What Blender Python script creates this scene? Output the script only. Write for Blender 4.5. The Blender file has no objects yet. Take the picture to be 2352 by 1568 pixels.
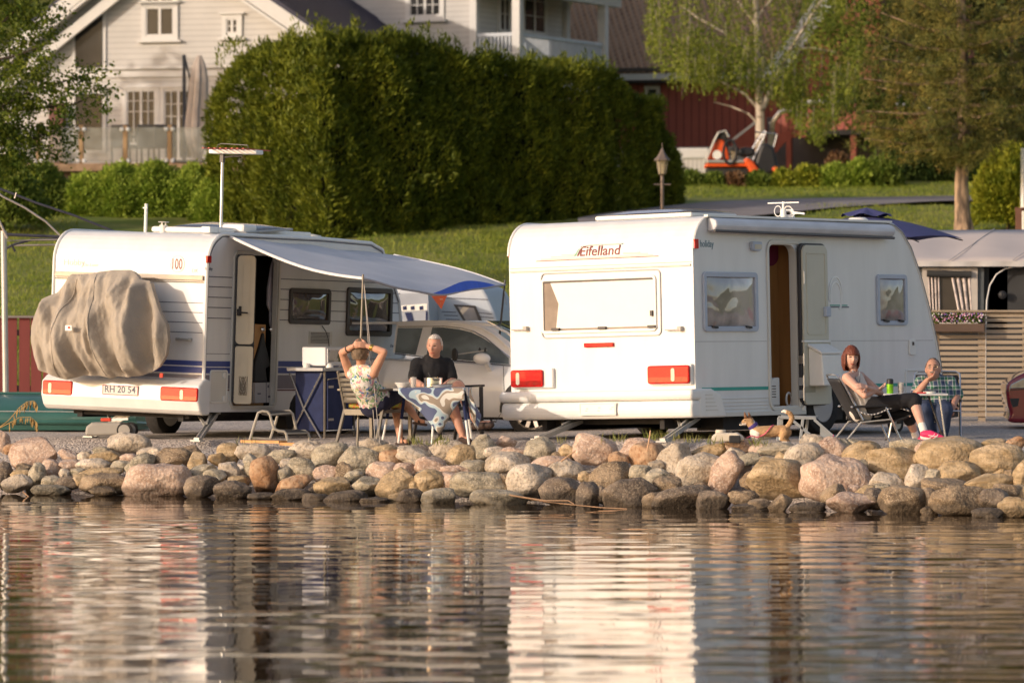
import bpy, bmesh, math, random
import numpy as np
from mathutils import Vector, Matrix, noise as mnoise
from mathutils.geometry import tessellate_polygon
R = math.radians
PI = math.pi
random.seed(7)
rng = np.random.default_rng(11)
V = Vector
scene = bpy.context.scene
C = scene.collection
# ------------------------------------------------------------------ camera
FPX = 10300.0      # focal length in pixels of a 2352 px wide picture
CX = 1176.0
HY = 745.0         # row of the horizon
HC = 1.85          # height of the camera above the water
cam_d = bpy.data.cameras.new('camera')
cam = bpy.data.objects.new('camera', cam_d)
C.objects.link(cam)
cam.location = (0, 0, HC)
cam.rotation_euler = (R(90), 0, 0)
cam_d.sensor_width = 36
cam_d.lens = FPX / 2352 * 36
cam_d.shift_y = -(784 - HY) / 2352
cam_d.clip_end = 2000
cam_d.clip_start = 0.5
cam_d.dof.use_dof = True
cam_d.dof.focus_distance = 48.5
cam_d.dof.aperture_fstop = 2.6
scene.camera = cam
# ------------------------------------------------------------------ light
SUN_EL, SUN_AZ = 15.0, 238.0      # azimuth clockwise from +Y
w = bpy.data.worlds.new('World')
scene.world = w
w.use_nodes = True
nt = w.node_tree
sky = nt.nodes.new('ShaderNodeTexSky')
sky.sky_type = 'NISHITA'
sky.sun_disc = False
sky.sun_elevation = R(SUN_EL)
sky.sun_rotation = R(SUN_AZ)
sky.dust_density = 2.0
sky.air_density = 1.0
sky.ozone_density = 0.4
tint = nt.nodes.new('ShaderNodeMix')
tint.data_type = 'RGBA'
tint.blend_type = 'MULTIPLY'
tint.inputs[0].default_value = 1
tint.inputs[7].default_value = (1.10, .985, .965, 1)
nt.links.new(sky.outputs[0], tint.inputs[6])
nt.links.new(tint.outputs[2], nt.nodes['Background'].inputs[0])
nt.nodes['Background'].inputs[1].default_value = 0.15
sd = bpy.data.lights.new('sun', 'SUN')
sd.energy = 2.2
sd.angle = R(0.55)
sd.color = (1.0, 0.86, 0.71)
so = bpy.data.objects.new('sun', sd)
C.objects.link(so)
sdir = V((math.sin(R(SUN_AZ)) * math.cos(R(SUN_EL)), math.cos(R(SUN_AZ)) * math.cos(R(SUN_EL)), math.sin(R(SUN_EL))))
so.rotation_euler = sdir.to_track_quat('Z', 'Y').to_euler()
so.location = sdir * 60
scene.view_settings.view_transform = 'Standard'
scene.view_settings.look = 'None'
scene.view_settings.gamma = 1
scene.view_settings.exposure = 0.38
scene.cycles.max_bounces = 6
scene.cycles.transparent_max_bounces = 12
# ------------------------------------------------------------------ helpers
def P(X, Y, d):
 """world point seen at picture position (X, Y) at distance d"""
 return V(((X - CX) / FPX * d, d, HC + (HY - Y) / FPX * d))
def gpt(X, d, z):
 return V(((X - CX) / FPX * d, d, z))
MATS = {}
def mat(name, col=(.5, .5, .5), rough=.6, metal=0., var=.08, vs=6., bump=0., bs=30., col2=None,
  stretch=None, spec=.4, coat=0., alpha=1., trans=0., thresh=None, emit=None, gen='Object', detail=4., sss=0.):
 if name in MATS: return MATS[name]
 m = bpy.data.materials.new(name)
 m.use_nodes = True
 N = m.node_tree.nodes; L = m.node_tree.links
 b = N['Principled BSDF']
 tc = N.new('ShaderNodeTexCoord')
 mp = N.new('ShaderNodeMapping')
 L.new(tc.outputs[gen], mp.inputs[0])
 if stretch: mp.inputs['Scale'].default_value = stretch
 nz = N.new('ShaderNodeTexNoise')
 nz.inputs['Scale'].default_value = vs
 nz.inputs['Detail'].default_value = detail
 L.new(mp.outputs[0], nz.inputs['Vector'])
 cr = N.new('ShaderNodeValToRGB')
 a, c = (thresh or (.3, .7))
 cr.color_ramp.elements[0].position = a
 cr.color_ramp.elements[1].position = c
 c1 = tuple(max(0, x * (1 - var)) for x in col)
 c2 = col2 if col2 else tuple(min(1, x * (1 + var)) for x in col)
 cr.color_ramp.elements[0].color = (*c1, 1)
 cr.color_ramp.elements[1].color = (*c2, 1)
 L.new(nz.outputs['Fac'], cr.inputs[0])
 L.new(cr.outputs[0], b.inputs['Base Color'])
 b.inputs['Roughness'].default_value = rough
 b.inputs['Metallic'].default_value = metal
 b.inputs['Specular IOR Level'].default_value = spec
 b.inputs['Coat Weight'].default_value = coat
 b.inputs['Alpha'].default_value = alpha
 b.inputs['Transmission Weight'].default_value = trans
 if sss:
  b.inputs['Subsurface Weight'].default_value = sss
  b.inputs['Subsurface Scale'].default_value = .02
 if emit:
  b.inputs['Emission Color'].default_value = (*emit[:3], 1)
  b.inputs['Emission Strength'].default_value = emit[3]
 if bump:
  n2 = N.new('ShaderNodeTexNoise')
  n2.inputs['Scale'].default_value = bs
  n2.inputs['Detail'].default_value = 5
  L.new(mp.outputs[0], n2.inputs['Vector'])
  bp = N.new('ShaderNodeBump')
  bp.inputs['Strength'].default_value = bump
  bp.inputs['Distance'].default_value = .02
  L.new(n2.outputs['Fac'], bp.inputs['Height'])
  L.new(bp.outputs[0], b.inputs['Normal'])
 MATS[name] = m
 return m
def tag(o, label=None, cat=None, group=None, kind=None):
 if label: o['label'] = label
 if cat: o['category'] = cat
 if group: o['group'] = group
 if kind: o['kind'] = kind
 return o
def thing(name, label, cat, loc=(0, 0, 0), rot=(0, 0, 0), group=None):
 o = bpy.data.objects.new(name, None)
 o.empty_display_size = .2
 C.objects.link(o)
 o.location = loc
 o.rotation_euler = rot
 tag(o, label, cat, group)
 return o
def MX(o):
 return Matrix.Translation(o.location) @ o.rotation_euler.to_matrix().to_4x4()
def link(name, me, m=None, parent=None):
 o = bpy.data.objects.new(name, me)
 C.objects.link(o)
 if m is not None:
  if isinstance(m, (list, tuple)):
   for k in m: me.materials.append(k)
  else: me.materials.append(m)
 if parent: o.parent = parent
 return o
class MB:
 def __init__(s):
  s.v = []; s.f = []; s.mi = []; s.cur = 0
 def add(s, vs, fs):
  o = len(s.v)
  s.v += [tuple(a) for a in vs]
  s.f += [tuple(i + o for i in f) for f in fs]
  s.mi += [s.cur] * len(fs)
  return s
 def box(s, c, size, rz=0., rot=None):
  hx, hy, hz = size[0] / 2, size[1] / 2, size[2] / 2
  pts = [V((x, y, z)) for x in (-hx, hx) for y in (-hy, hy) for z in (-hz, hz)]
  m = rot if rot is not None else Matrix.Rotation(rz, 3, 'Z')
  pts = [m @ p + V(c) for p in pts]
  s.add(pts, [(0, 1, 3, 2), (4, 6, 7, 5), (0, 4, 5, 1), (2, 3, 7, 6), (0, 2, 6, 4), (1, 5, 7, 3)])
  return s
 def beam(s, a, b, w, h, up=(0, 0, 1)):
  a, b = V(a), V(b)
  d = (b - a)
  ln = d.length
  if ln < 1e-6: return s
  d.normalize()
  u = V(up)
  x = d.cross(u)
  if x.length < 1e-3: x = d.cross(V((1, 0, 0)))
  x.normalize(); z = x.cross(d)
  pts = [p + x * sx * w / 2 + z * sz * h / 2 for p in (a, b) for sx, sz in ((-1, -1), (1, -1), (1, 1), (-1, 1))]
  s.add(pts, [(0, 1, 2, 3), (7, 6, 5, 4), (0, 4, 5, 1), (1, 5, 6, 2), (2, 6, 7, 3), (3, 7, 4, 0)])
  return s
 def tube(s, pts, r, n=8, cap=True, closed=False):
  pts = [V(p) for p in pts]
  k = len(pts)
  rs = r if isinstance(r, (list, tuple)) else [r] * k
  ref = None
  vs = []; fs = []
  for i, p in enumerate(pts):
   if closed: d = pts[(i + 1) % k] - pts[i - 1]
   else: d = pts[min(i + 1, k - 1)] - pts[max(i - 1, 0)]
   if d.length < 1e-9: d = V((0, 0, 1))
   d.normalize()
   if ref is None:
    ref = d.orthogonal().normalized()
   ref = (ref - d * ref.dot(d))
   if ref.length < 1e-6: ref = d.orthogonal()
   ref.normalize()
   b = d.cross(ref)
   for j in range(n):
    a = 2 * PI * j / n
    vs.append(p + (ref * math.cos(a) + b * math.sin(a)) * rs[i])
  m = k if closed else k - 1
  for i in range(m):
   i2 = (i + 1) % k
   for j in range(n):
    j2 = (j + 1) % n
    fs.append((i * n + j, i * n + j2, i2 * n + j2, i2 * n + j))
  if cap and not closed:
   fs.append(tuple(range(n - 1, -1, -1)))
   fs.append(tuple((k - 1) * n + j for j in range(n)))
  return s.add(vs, fs)
 def lathe(s, prof, c=(0, 0, 0), n=20, rot=None):
  """prof: list of (r, z)"""
  vs = []; fs = []
  for r, z in prof:
   for j in range(n):
    a = 2 * PI * j / n
    p = V((r * math.cos(a), r * math.sin(a), z))
    if rot is not None: p = rot @ p
    vs.append(p + V(c))
  k = len(prof)
  for i in range(k - 1):
   for j in range(n):
    j2 = (j + 1) % n
    fs.append((i * n + j, i * n + j2, (i + 1) * n + j2, (i + 1) * n + j))
  fs.append(tuple(range(n - 1, -1, -1)))
  fs.append(tuple((k - 1) * n + j for j in range(n)))
  return s.add(vs, fs)
 def prism(s, poly, dirv):
  """poly: 3D points, extruded by dirv"""
  poly = [V(p) for p in poly]
  n = len(poly)
  d = V(dirv)
  vs = poly + [p + d for p in poly]
  fs = [tuple(range(n - 1, -1, -1)), tuple(range(n, 2 * n))]
  for i in range(n):
   j = (i + 1) % n
   fs.append((i, j, n + j, n + i))
  return s.add(vs, fs)
 def ringprism(s, outer, inner, dirv):
  n = len(outer)
  d = V(dirv)
  o = [V(p) for p in outer]; i_ = [V(p) for p in inner]
  vs = o + i_ + [p + d for p in o] + [p + d for p in i_]
  fs = []
  for k in range(n):
   j = (k + 1) % n
   fs += [(k, n + k, n + j, j), (2 * n + k, 2 * n + j, 3 * n + j, 3 * n + k),
     (k, j, 2 * n + j, 2 * n + k), (n + k, 3 * n + k, 3 * n + j, n + j)]
  return s.add(vs, fs)
 def sphere(s, c, r, n=12, m=8, scale=(1, 1, 1), rot=None):
  vs = []; fs = []
  for i in range(m + 1):
   t = PI * i / m
   for j in range(n):
    a = 2 * PI * j / n
    p = V((math.sin(t) * math.cos(a) * r * scale[0], math.sin(t) * math.sin(a) * r * scale[1], math.cos(t) * r * scale[2]))
    if rot is not None: p = rot @ p
    vs.append(p + V(c))
  for i in range(m):
   for j in range(n):
    j2 = (j + 1) % n
    fs.append((i * n + j, (i + 1) * n + j, (i + 1) * n + j2, i * n + j2))
  return s.add(vs, fs)
 def grid(s, fn, nu, nv):
  vs = [fn(i / nu, j / nv) for j in range(nv + 1) for i in range(nu + 1)]
  fs = [(j * (nu + 1) + i, j * (nu + 1) + i + 1, (j + 1) * (nu + 1) + i + 1, (j + 1) * (nu + 1) + i) for j in range(nv) for i in range(nu)]
  return s.add(vs, fs)
 def build(s, name, m, parent=None, bevel=0., smooth=False, fix=True, solid=0., seg=2, merge=False, offset=0):
  me = bpy.data.meshes.new(name)
  me.from_pydata(s.v, [], s.f)
  if fix or merge or smooth:
   bm = bmesh.new(); bm.from_mesh(me)
   if merge: bmesh.ops.remove_doubles(bm, verts=bm.verts, dist=1e-5)
   else: bmesh.ops.dissolve_degenerate(bm, dist=1e-7, edges=bm.edges)
   if fix: bmesh.ops.recalc_face_normals(bm, faces=bm.faces)
   bm.to_mesh(me); bm.free()
  ok = len(me.polygons) == len(s.mi)
  if ok and any(s.mi):
   me.polygons.foreach_set('material_index', s.mi)
  o = link(name, me, m, parent)
  if smooth:
   me.polygons.foreach_set('use_smooth', [True] * len(me.polygons))
   try: me.set_sharp_from_angle(angle=R(40))
   except Exception: pass
  if solid:
   q = o.modifiers.new('solid', 'SOLIDIFY'); q.thickness = solid; q.offset = offset
  if bevel:
   q = o.modifiers.new('bevel', 'BEVEL'); q.width = bevel; q.segments = seg; q.limit_method = 'ANGLE'; q.angle_limit = R(35)
   q.harden_normals = False
  return o
def rrect(a0, a1, b0, b1, r, n=5):
 """rounded rectangle outline; r one radius or (bl, br, tr, tl)"""
 rs = r if isinstance(r, (tuple, list)) else (r,) * 4
 pts = []
 for (cx, cy, st, rr) in ((a0, b0, 180, rs[0]), (a1, b0, 270, rs[1]), (a1, b1, 0, rs[2]), (a0, b1, 90, rs[3])):
  ox = cx + rr * (1 if cx == a0 else -1); oy = cy + rr * (1 if cy == b0 else -1)
  for i in range(n + 1):
   t = R(st + 90 * i / n)
   pts.append((ox + rr * math.cos(t), oy + rr * math.sin(t)))
 return pts
class Fr:
 """a flat working plane inside a thing: origin, two axes, outward normal"""
 def __init__(s, M, o, u, v, n):
  s.M = M; s.o = V(o); s.u = V(u).normalized(); s.v = V(v).normalized(); s.n = V(n).normalized()
  s.Mi = M.inverted()
 def p(s, a, b, t=0.):
  return s.o + s.u * a + s.v * b + s.n * t
 def px(s, X, Y):
  o = s.Mi @ V((0, 0, HC))
  d = s.Mi.to_3x3() @ V(((X - CX) / FPX, 1, (HY - Y) / FPX))
  t = (s.o - o).dot(s.n) / d.dot(s.n)
  q = o + d * t - s.o
  return q.dot(s.u), q.dot(s.v)
 def rect(s, X0, Y0, X1, Y1):
  """rectangle through the picture positions of its corners (averaged)"""
  a = s.px(X0, Y0); b = s.px(X1, Y1); c = s.px(X0, Y1); d = s.px(X1, Y0)
  return min(a[0], b[0]), max(a[0], b[0]), min(a[1], b[1]), max(a[1], b[1])
 def panel(s, mb, rc, r, t0, t1, n=5):
  if not isinstance(r, tuple) and r <= 0: pts = [(rc[0], rc[2]), (rc[1], rc[2]), (rc[1], rc[3]), (rc[0], rc[3])]
  else: pts = rrect(*rc, r, n)
  mb.prism([s.p(a, b, t0) for a, b in pts], s.n * (t1 - t0))
  return mb
 def ring(s, mb, rc, wd, r, t0, t1, n=5):
  r = max(r, .002)
  o = rrect(*rc, r, n)
  i_ = rrect(rc[0] + wd, rc[1] - wd, rc[2] + wd, rc[3] - wd, max(r - wd, .002), n)
  mb.ringprism([s.p(a, b, t0) for a, b in o], [s.p(a, b, t0) for a, b in i_], s.n * (t1 - t0))
  return mb
 def poly(s, mb, pts, t0, t1):
  mb.prism([s.p(a, b, t0) for a, b in pts], s.n * (t1 - t0))
  return mb
def text_part(txt, fr, a, b, h, m, parent, t=.004, name='lettering', width=None, shear=0., ext=.0015, bold=0., rot=0.):
 """raised lettering on a plane; (a, b) lower left corner, h capital height"""
 cu = bpy.data.curves.new('txt', 'FONT')
 cu.body = txt
 cu.size = 1
 cu.shear = shear
 cu.offset = bold
 cu.extrude = 0.5
 cu.resolution_u = 3
 to = bpy.data.objects.new('txt', cu)
 C.objects.link(to)
 dg = bpy.context.evaluated_depsgraph_get()
 me = bpy.data.meshes.new_from_object(to.evaluated_get(dg))
 bpy.data.objects.remove(to)
 n = len(me.vertices)
 co = np.empty(n * 3); me.vertices.foreach_get('co', co); co = co.reshape(-1, 3)
 sc = h / .69
 wx = co[:, 0].max() - co[:, 0].min()
 sx = width / wx if width else sc
 out = np.empty_like(co)
 x = (co[:, 0] - co[:, 0].min()) * sx; y = co[:, 1] * sc
 cr, sr = math.cos(rot), math.sin(rot)
 x, y = x * cr - y * sr, x * sr + y * cr
 for i in range(n):
  out[i] = fr.p(a + x[i], b + y[i], t + co[i, 2] * 2 * ext)
 me.vertices.foreach_set('co', out.ravel())
 me.update()
 bm = bmesh.new(); bm.from_mesh(me); bmesh.ops.recalc_face_normals(bm, faces=bm.faces); bm.to_mesh(me); bm.free()
 me.materials.clear()
 o = link(name, me, m, parent)
 return o
def lerp(a, b, t): return a + (b - a) * t
def interp(x, xs, ys): return float(np.interp(x, xs, ys))
def raw_mesh(name, verts, quads, m, parent=None, tri=False, smooth=False):
 k = 3 if tri else 4
 me = bpy.data.meshes.new(name)
 nv = len(verts); nf = len(quads)
 me.vertices.add(nv); me.vertices.foreach_set('co', np.asarray(verts, dtype=np.float32).ravel())
 me.loops.add(nf * k); me.loops.foreach_set('vertex_index', np.asarray(quads, dtype=np.int32).ravel())
 me.polygons.add(nf)
 me.polygons.foreach_set('loop_start', np.arange(0, nf * k, k, dtype=np.int32))
 me.polygons.foreach_set('loop_total', np.full(nf, k, dtype=np.int32))
 me.update(calc_edges=True)
 if smooth: me.polygons.foreach_set('use_smooth', [True] * nf)
 return link(name, me, m, parent)
# ------------------------------------------------------------------ ground shape
def shore_d(X):      # distance of the waterline seen at picture column X
 return interp(X, [-400, 0, 1176, 1700, 2352, 2800], [50.5, 48.8, 46.0, 44.6, 42.7, 41.5])
def ds_x(x):         # the same from the world x
 X = CX
 for _ in range(6):
  X = CX + x / shore_d(X) * FPX
 return shore_d(X)
GY = [57, 60.5, 66, 75, 84, 88, 92, 96, 100, 116, 128, 160, 220, 400, 1500]
GZ = [.60, .66, 1.15, 2.35, 3.70, 4.20, 4.42, 4.85, 5.22, 5.7, 6.5, 17, 42, 75, 120]
def topz(x): return interp(x, [-2.2, 1.5], [.53, .60])
def ground_z(x, y):
 ds = ds_x(x) if y < 60 else 0
 if y < ds + 3.1:
  t = (y - ds) / 3.1
  return lerp(-.18, topz(x) - .02, min(1, max(-2.2, t)) if t > 0 else t * 3)
 if y < 60.5: return lerp(topz(x), .66, max(0, min(1, (y - 57) / 3.5)))
 return interp(y, GY, GZ)
def G(X, Y):
 """point of the gravel seen at picture position (X, Y)"""
 z = .57
 for _ in range(4):
  d = (HC - z) * FPX / (Y - HY)
  z = topz((X - CX) / FPX * d)
 return V(((X - CX) / FPX * d, d, z))
# ================================================================== SETTING
# ---- ground sheet
def vnoise(x, y, s, seed=0.):
 return mnoise.noise(V((x * s, y * s, seed)))
def build_ground():
 xs = sorted(set([-400, -200, -100, -60, -40, -30, -24, -20, -17] + [round(-15 + i * .5, 3) for i in range(61)] + [17, 20, 24, 30, 40, 60, 100, 200, 400]))
 ys = [-60, 0, 30, 36] + [round(38 + i * .35, 3) for i in range(40)] + [round(52.2 + i * .7, 3) for i in range(75)] + [107, 112, 116, 125, 140, 170, 230, 400, 800, 1500]
 vs = []
 for y in ys:
  for x in xs:
   z = ground_z(x, y)
   if y > 61 and y < 180: z += .06 * vnoise(x, y, .5) + .03 * vnoise(x, y, 1.9, 3)
   if y < 38: z = min(z, -1.5)
   if y > 45 and y < 61: z += .012 * vnoise(x, y, 1.2)
   vs.append((x, y, z))
 nx = len(xs)
 fs = []; mi = []
 for j in range(len(ys) - 1):
  for i in range(nx - 1):
   fs.append((j * nx + i, j * nx + i + 1, (j + 1) * nx + i + 1, (j + 1) * nx + i))
   mi.append(1 if ys[j] > 61.2 + .8 * vnoise(xs[i], 0, .7) else 0)
 o = raw_mesh('ground', vs, fs, None, smooth=True)
 o.data.materials.append(gravel_m()); o.data.materials.append(lawn_m())
 o.data.polygons.foreach_set('material_index', mi)
 tag(o, kind='structure')
 return o
def gravel_m():
 m = mat('gravel', (.42, .365, .32), rough=.9, var=.1, vs=1.2, bump=1., bs=28)
 N = m.node_tree.nodes; L = m.node_tree.links
 b = N['Principled BSDF']
 vo = N.new('ShaderNodeTexVoronoi'); vo.inputs['Scale'].default_value = 38
 tc = N.new('ShaderNodeTexCoord'); L.new(tc.outputs['Object'], vo.inputs['Vector'])
 cr = N.new('ShaderNodeValToRGB')
 L.new(vo.outputs['Color'], cr.inputs[0])
 for e, (p, c) in zip(cr.color_ramp.elements, ((.15, (.19, .165, .15, 1)), (.85, (.70, .61, .53, 1)))): e.position = p; e.color = c
 mx = N.new('ShaderNodeMix'); mx.data_type = 'RGBA'; mx.blend_type = 'MIX'; mx.inputs[0].default_value = .65
 src = b.inputs['Base Color'].links[0].from_socket
 L.new(src, mx.inputs[6]); L.new(cr.outputs[0], mx.inputs[7]); L.new(mx.outputs[2], b.inputs['Base Color'])
 bp = [n for n in N if n.type == 'BUMP'][0]
 L.new(vo.outputs['Distance'], bp.inputs['Height']); bp.inputs['Distance'].default_value = .02; bp.invert = True
 return m
def lawn_m():
 m = mat('lawn', (.12, .165, .02), rough=.95, vs=.7, col2=(.28, .26, .07), thresh=(.38, .72), bump=.6, bs=14, detail=9)
 return m
build_ground()
# ---- road up the hill
def road():
 Xs = [1330, 1350, 1370, 1400, 1650, 1900, 2200, 2600, 3400, 4200]
 Ds = [83, 83.3, 83.6, 84, 86.3, 88.5, 90.2, 91, 92, 93]
 vs = []; n = 60
 for i in range(n + 1):
  X = lerp(1330, 4200, i / n)
  d = float(np.interp(X, Xs, Ds))
  for k in range(7):
   y = d - 1.75 + 3.5 * k / 6
   x = (X - CX) / FPX * d
   vs.append((x, y, ground_z(x, y) + .07))
 fs = [(i * 7 + k, (i + 1) * 7 + k, (i + 1) * 7 + k + 1, i * 7 + k + 1) for i in range(n) for k in range(6)]
 m = mat('asphalt', (.26, .235, .235), rough=.9, var=.15, vs=2, bump=.3, bs=60)
 o = raw_mesh('road', vs, fs, m, smooth=True)
 bm = bmesh.new(); bm.from_mesh(o.data); bmesh.ops.recalc_face_normals(bm, faces=bm.faces); bm.to_mesh(o.data); bm.free()
 tag(o, kind='structure')
road()
# ---- water: a real rippled surface
def build_water():
 fx = np.arange(-6.5, 6.5, .06)
 fy = np.concatenate([np.arange(21, 30, .045), np.arange(30, 40, .06), np.arange(40, 51, .08)])
 xs = np.concatenate([[-300, -120, -60, -30, -20, -14, -10, -8], fx, [7, 8, 10, 14, 20, 30, 60, 120, 300]])
 ys = np.concatenate([[-200, -80, -30, -5, 5, 12, 16, 19, 20.5], fy, [51.5, 54]])
 X, Y = np.meshgrid(xs, ys)
 Z = np.zeros_like(X)
 r2 = np.random.default_rng(5)
 for i in range(85):
  lam = float(np.exp(r2.uniform(np.log(.20), np.log(1.15))))
  th = r2.normal(0, .30) + (PI / 2)
  k = 2 * PI / lam
  slope = .0036 * (lam / .5) ** .15 * (1.25 if lam < .45 else 1.0)
  Z += slope / k * np.sin(k * (X * np.cos(th) + Y * np.sin(th)) + r2.uniform(0, 2 * PI))
 gust = .75 + .35 * np.sin(X * .55 + Y * .21 + 1.) * np.sin(Y * .33 - X * .2)
 near = np.clip((50 - Y) / 9, .30, 1)
 Z *= gust * near
 edge = (np.abs(X) > 6.6) | (Y < 20.8) | (Y > 50.9)
 Z[edge] = 0
 v = np.stack([X.ravel(), Y.ravel(), Z.ravel()], 1)
 nx = len(xs); ny = len(ys)
 idx = np.arange(nx * ny).reshape(ny, nx)
 q = np.stack([idx[:-1, :-1], idx[:-1, 1:], idx[1:, 1:], idx[1:, :-1]], -1).reshape(-1, 4)
 m = bpy.data.materials.new('water'); m.use_nodes = True
 b = m.node_tree.nodes['Principled BSDF']
 b.inputs['Base Color'].default_value = (.065, .042, .024, 1)
 b.inputs['Roughness'].default_value = .025
 b.inputs['IOR'].default_value = 1.42
 b.inputs['Specular IOR Level'].default_value = .5
 o = raw_mesh('water', v, q, m, smooth=True)
 tag(o, kind='structure')
build_water()
# ------------------------------------------------------------------ boulders on the bank
def rock_mat(name, c1, c2, c3, scale, wave=0.):
 m = bpy.data.materials.new(name); m.use_nodes = True
 N = m.node_tree.nodes; L = m.node_tree.links
 b = N['Principled BSDF']
 ge = N.new('ShaderNodeNewGeometry')
 oi = N.new('ShaderNodeObjectInfo')
 tc = N.new('ShaderNodeTexCoord')
 ad = N.new('ShaderNodeVectorMath'); ad.operation = 'ADD'
 sc = N.new('ShaderNodeVectorMath'); sc.operation = 'SCALE'; sc.inputs['Scale'].default_value = 37
 cb = N.new('ShaderNodeCombineXYZ')
 L.new(oi.outputs['Random'], cb.inputs[0]); L.new(oi.outputs['Random'], cb.inputs[1])
 L.new(cb.outputs[0], sc.inputs[0]); L.new(tc.outputs['Object'], ad.inputs[0]); L.new(sc.outputs[0], ad.inputs[1])
 mp = N.new('ShaderNodeMapping'); L.new(ad.outputs[0], mp.inputs[0])
 mp.inputs['Scale'].default_value = (1, 1, 1 + wave * 3); mp.inputs['Rotation'].default_value = (.5, .25, 0)
 n1 = N.new('ShaderNodeTexNoise'); n1.inputs['Scale'].default_value = 4; n1.inputs['Detail'].default_value = 8; n1.inputs['Roughness'].default_value = .65
 n2 = N.new('ShaderNodeTexNoise'); n2.inputs['Scale'].default_value = scale; n2.inputs['Detail'].default_value = 3
 L.new(mp.outputs[0], n1.inputs['Vector']); L.new(ad.outputs[0], n2.inputs['Vector'])
 r1 = N.new('ShaderNodeValToRGB'); r1.color_ramp.elements[0].position = .35; r1.color_ramp.elements[1].position = .66
 r1.color_ramp.elements[0].color = (*c1, 1); r1.color_ramp.elements[1].color = (*c2, 1)
 r2 = N.new('ShaderNodeValToRGB'); r2.color_ramp.elements[0].position = .52; r2.color_ramp.elements[1].position = .64
 r2.color_ramp.elements[0].color = (0, 0, 0, 1); r2.color_ramp.elements[1].color = (.75, .75, .75, 1)
 L.new(n1.outputs['Fac'], r1.inputs[0]); L.new(n2.outputs['Fac'], r2.inputs[0])
 mx = N.new('ShaderNodeMix'); mx.data_type = 'RGBA'
 L.new(r2.outputs[0], mx.inputs[0]); L.new(r1.outputs[0], mx.inputs[6]); mx.inputs[7].default_value = (*c3, 1)
 sp = N.new('ShaderNodeSeparateXYZ'); L.new(ge.outputs['Position'], sp.inputs[0])
 n3 = N.new('ShaderNodeTexNoise'); n3.inputs['Scale'].default_value = 3.
 L.new(ge.outputs['Position'], n3.inputs['Vector'])
 ma = N.new('ShaderNodeMath'); ma.operation = 'MULTIPLY_ADD'; ma.inputs[1].default_value = -.16
 L.new(n3.outputs['Fac'], ma.inputs[0]); L.new(sp.outputs['Z'], ma.inputs[2])
 mr = N.new('ShaderNodeMapRange'); mr.inputs[1].default_value = .0; mr.inputs[2].default_value = .05
 mr.inputs[3].default_value = .42; mr.inputs[4].default_value = 1
 L.new(ma.outputs[0], mr.inputs[0])
 mu = N.new('ShaderNodeMix'); mu.data_type = 'RGBA'; mu.blend_type = 'MULTIPLY'; mu.inputs[0].default_value = 1
 L.new(mx.outputs[2], mu.inputs[6]); L.new(mr.outputs[0], mu.inputs[7])
 L.new(mu.outputs[2], b.inputs['Base Color'])
 b.inputs['Roughness'].default_value = .8
 n4 = N.new('ShaderNodeTexNoise'); n4.inputs['Scale'].default_value = 22; n4.inputs['Detail'].default_value = 6
 L.new(ad.outputs[0], n4.inputs['Vector'])
 bp = N.new('ShaderNodeBump'); bp.inputs['Strength'].default_value = 1.; bp.inputs['Distance'].default_value = .022
 L.new(n4.outputs['Fac'], bp.inputs['Height']); L.new(bp.outputs[0], b.inputs['Normal'])
 return m
RM = {
 'p': rock_mat('rock_pink', (.30, .19, .135), (.58, .43, .33), (.66, .54, .44), 45, .4),
 'w': rock_mat('rock_pale', (.32, .26, .19), (.66, .57, .46), (.25, .20, .15), 40),
 'g': rock_mat('rock_grey', (.17, .145, .095), (.47, .41, .31), (.54, .46, .34), 60, 1.),
 't': rock_mat('rock_tan', (.25, .17, .08), (.58, .44, .28), (.27, .20, .10), 55, .8),
 'o': rock_mat('rock_orange', (.30, .15, .065), (.52, .37, .24), (.26, .13, .06), 30),
 'b': rock_mat('rock_brown', (.11, .075, .045), (.34, .25, .16), (.46, .36, .24), 70, .5),
 'd': rock_mat('rock_dark', (.08, .06, .045), (.24, .185, .135), (.32, .26, .19), 60),
}
_ico = None
def rock_mesh(sx, sy, sz, seed, ang):
 global _ico
 if _ico is None:
  bm = bmesh.new(); bmesh.ops.create_icosphere(bm, subdivisions=4, radius=1)
  _ico = ([v.co.copy() for v in bm.verts], [[v.index for v in f.verts] for f in bm.faces]); bm.free()
 rr = random.Random(seed)
 off = V((rr.uniform(-50, 50), rr.uniform(-50, 50), rr.uniform(-50, 50)))
 planes = []
 for k in range(rr.randint(3, 6) if ang < .5 else rr.randint(6, 10)):
  n = V((rr.gauss(0, 1), rr.gauss(0, 1), rr.gauss(0, 1))).normalized()
  planes.append((n, rr.uniform(.62, .9) if ang >= .5 else rr.uniform(.78, .96)))
 out = []
 e = 2.0 + rr.uniform(.1, .7)
 for p in _ico[0]:
  q = p.copy()
  k = (abs(q.x) ** e + abs(q.y) ** e + abs(q.z) ** e) ** (-1 / e)
  q *= k
  q *= 1 + .22 * mnoise.noise(p * .9 + off) + .13 * mnoise.noise(p * 2.1 + off)
  for n, dd in planes:
   h = q.dot(n) - dd
   if h > 0: q -= n * h * .9
  q *= 1 + .022 * mnoise.noise(p * 5 + off) + .009 * mnoise.noise(p * 12 + off)
  out.append((q.x * sx, q.y * sy, q.z * sz))
 return out, _ico[1]
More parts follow.
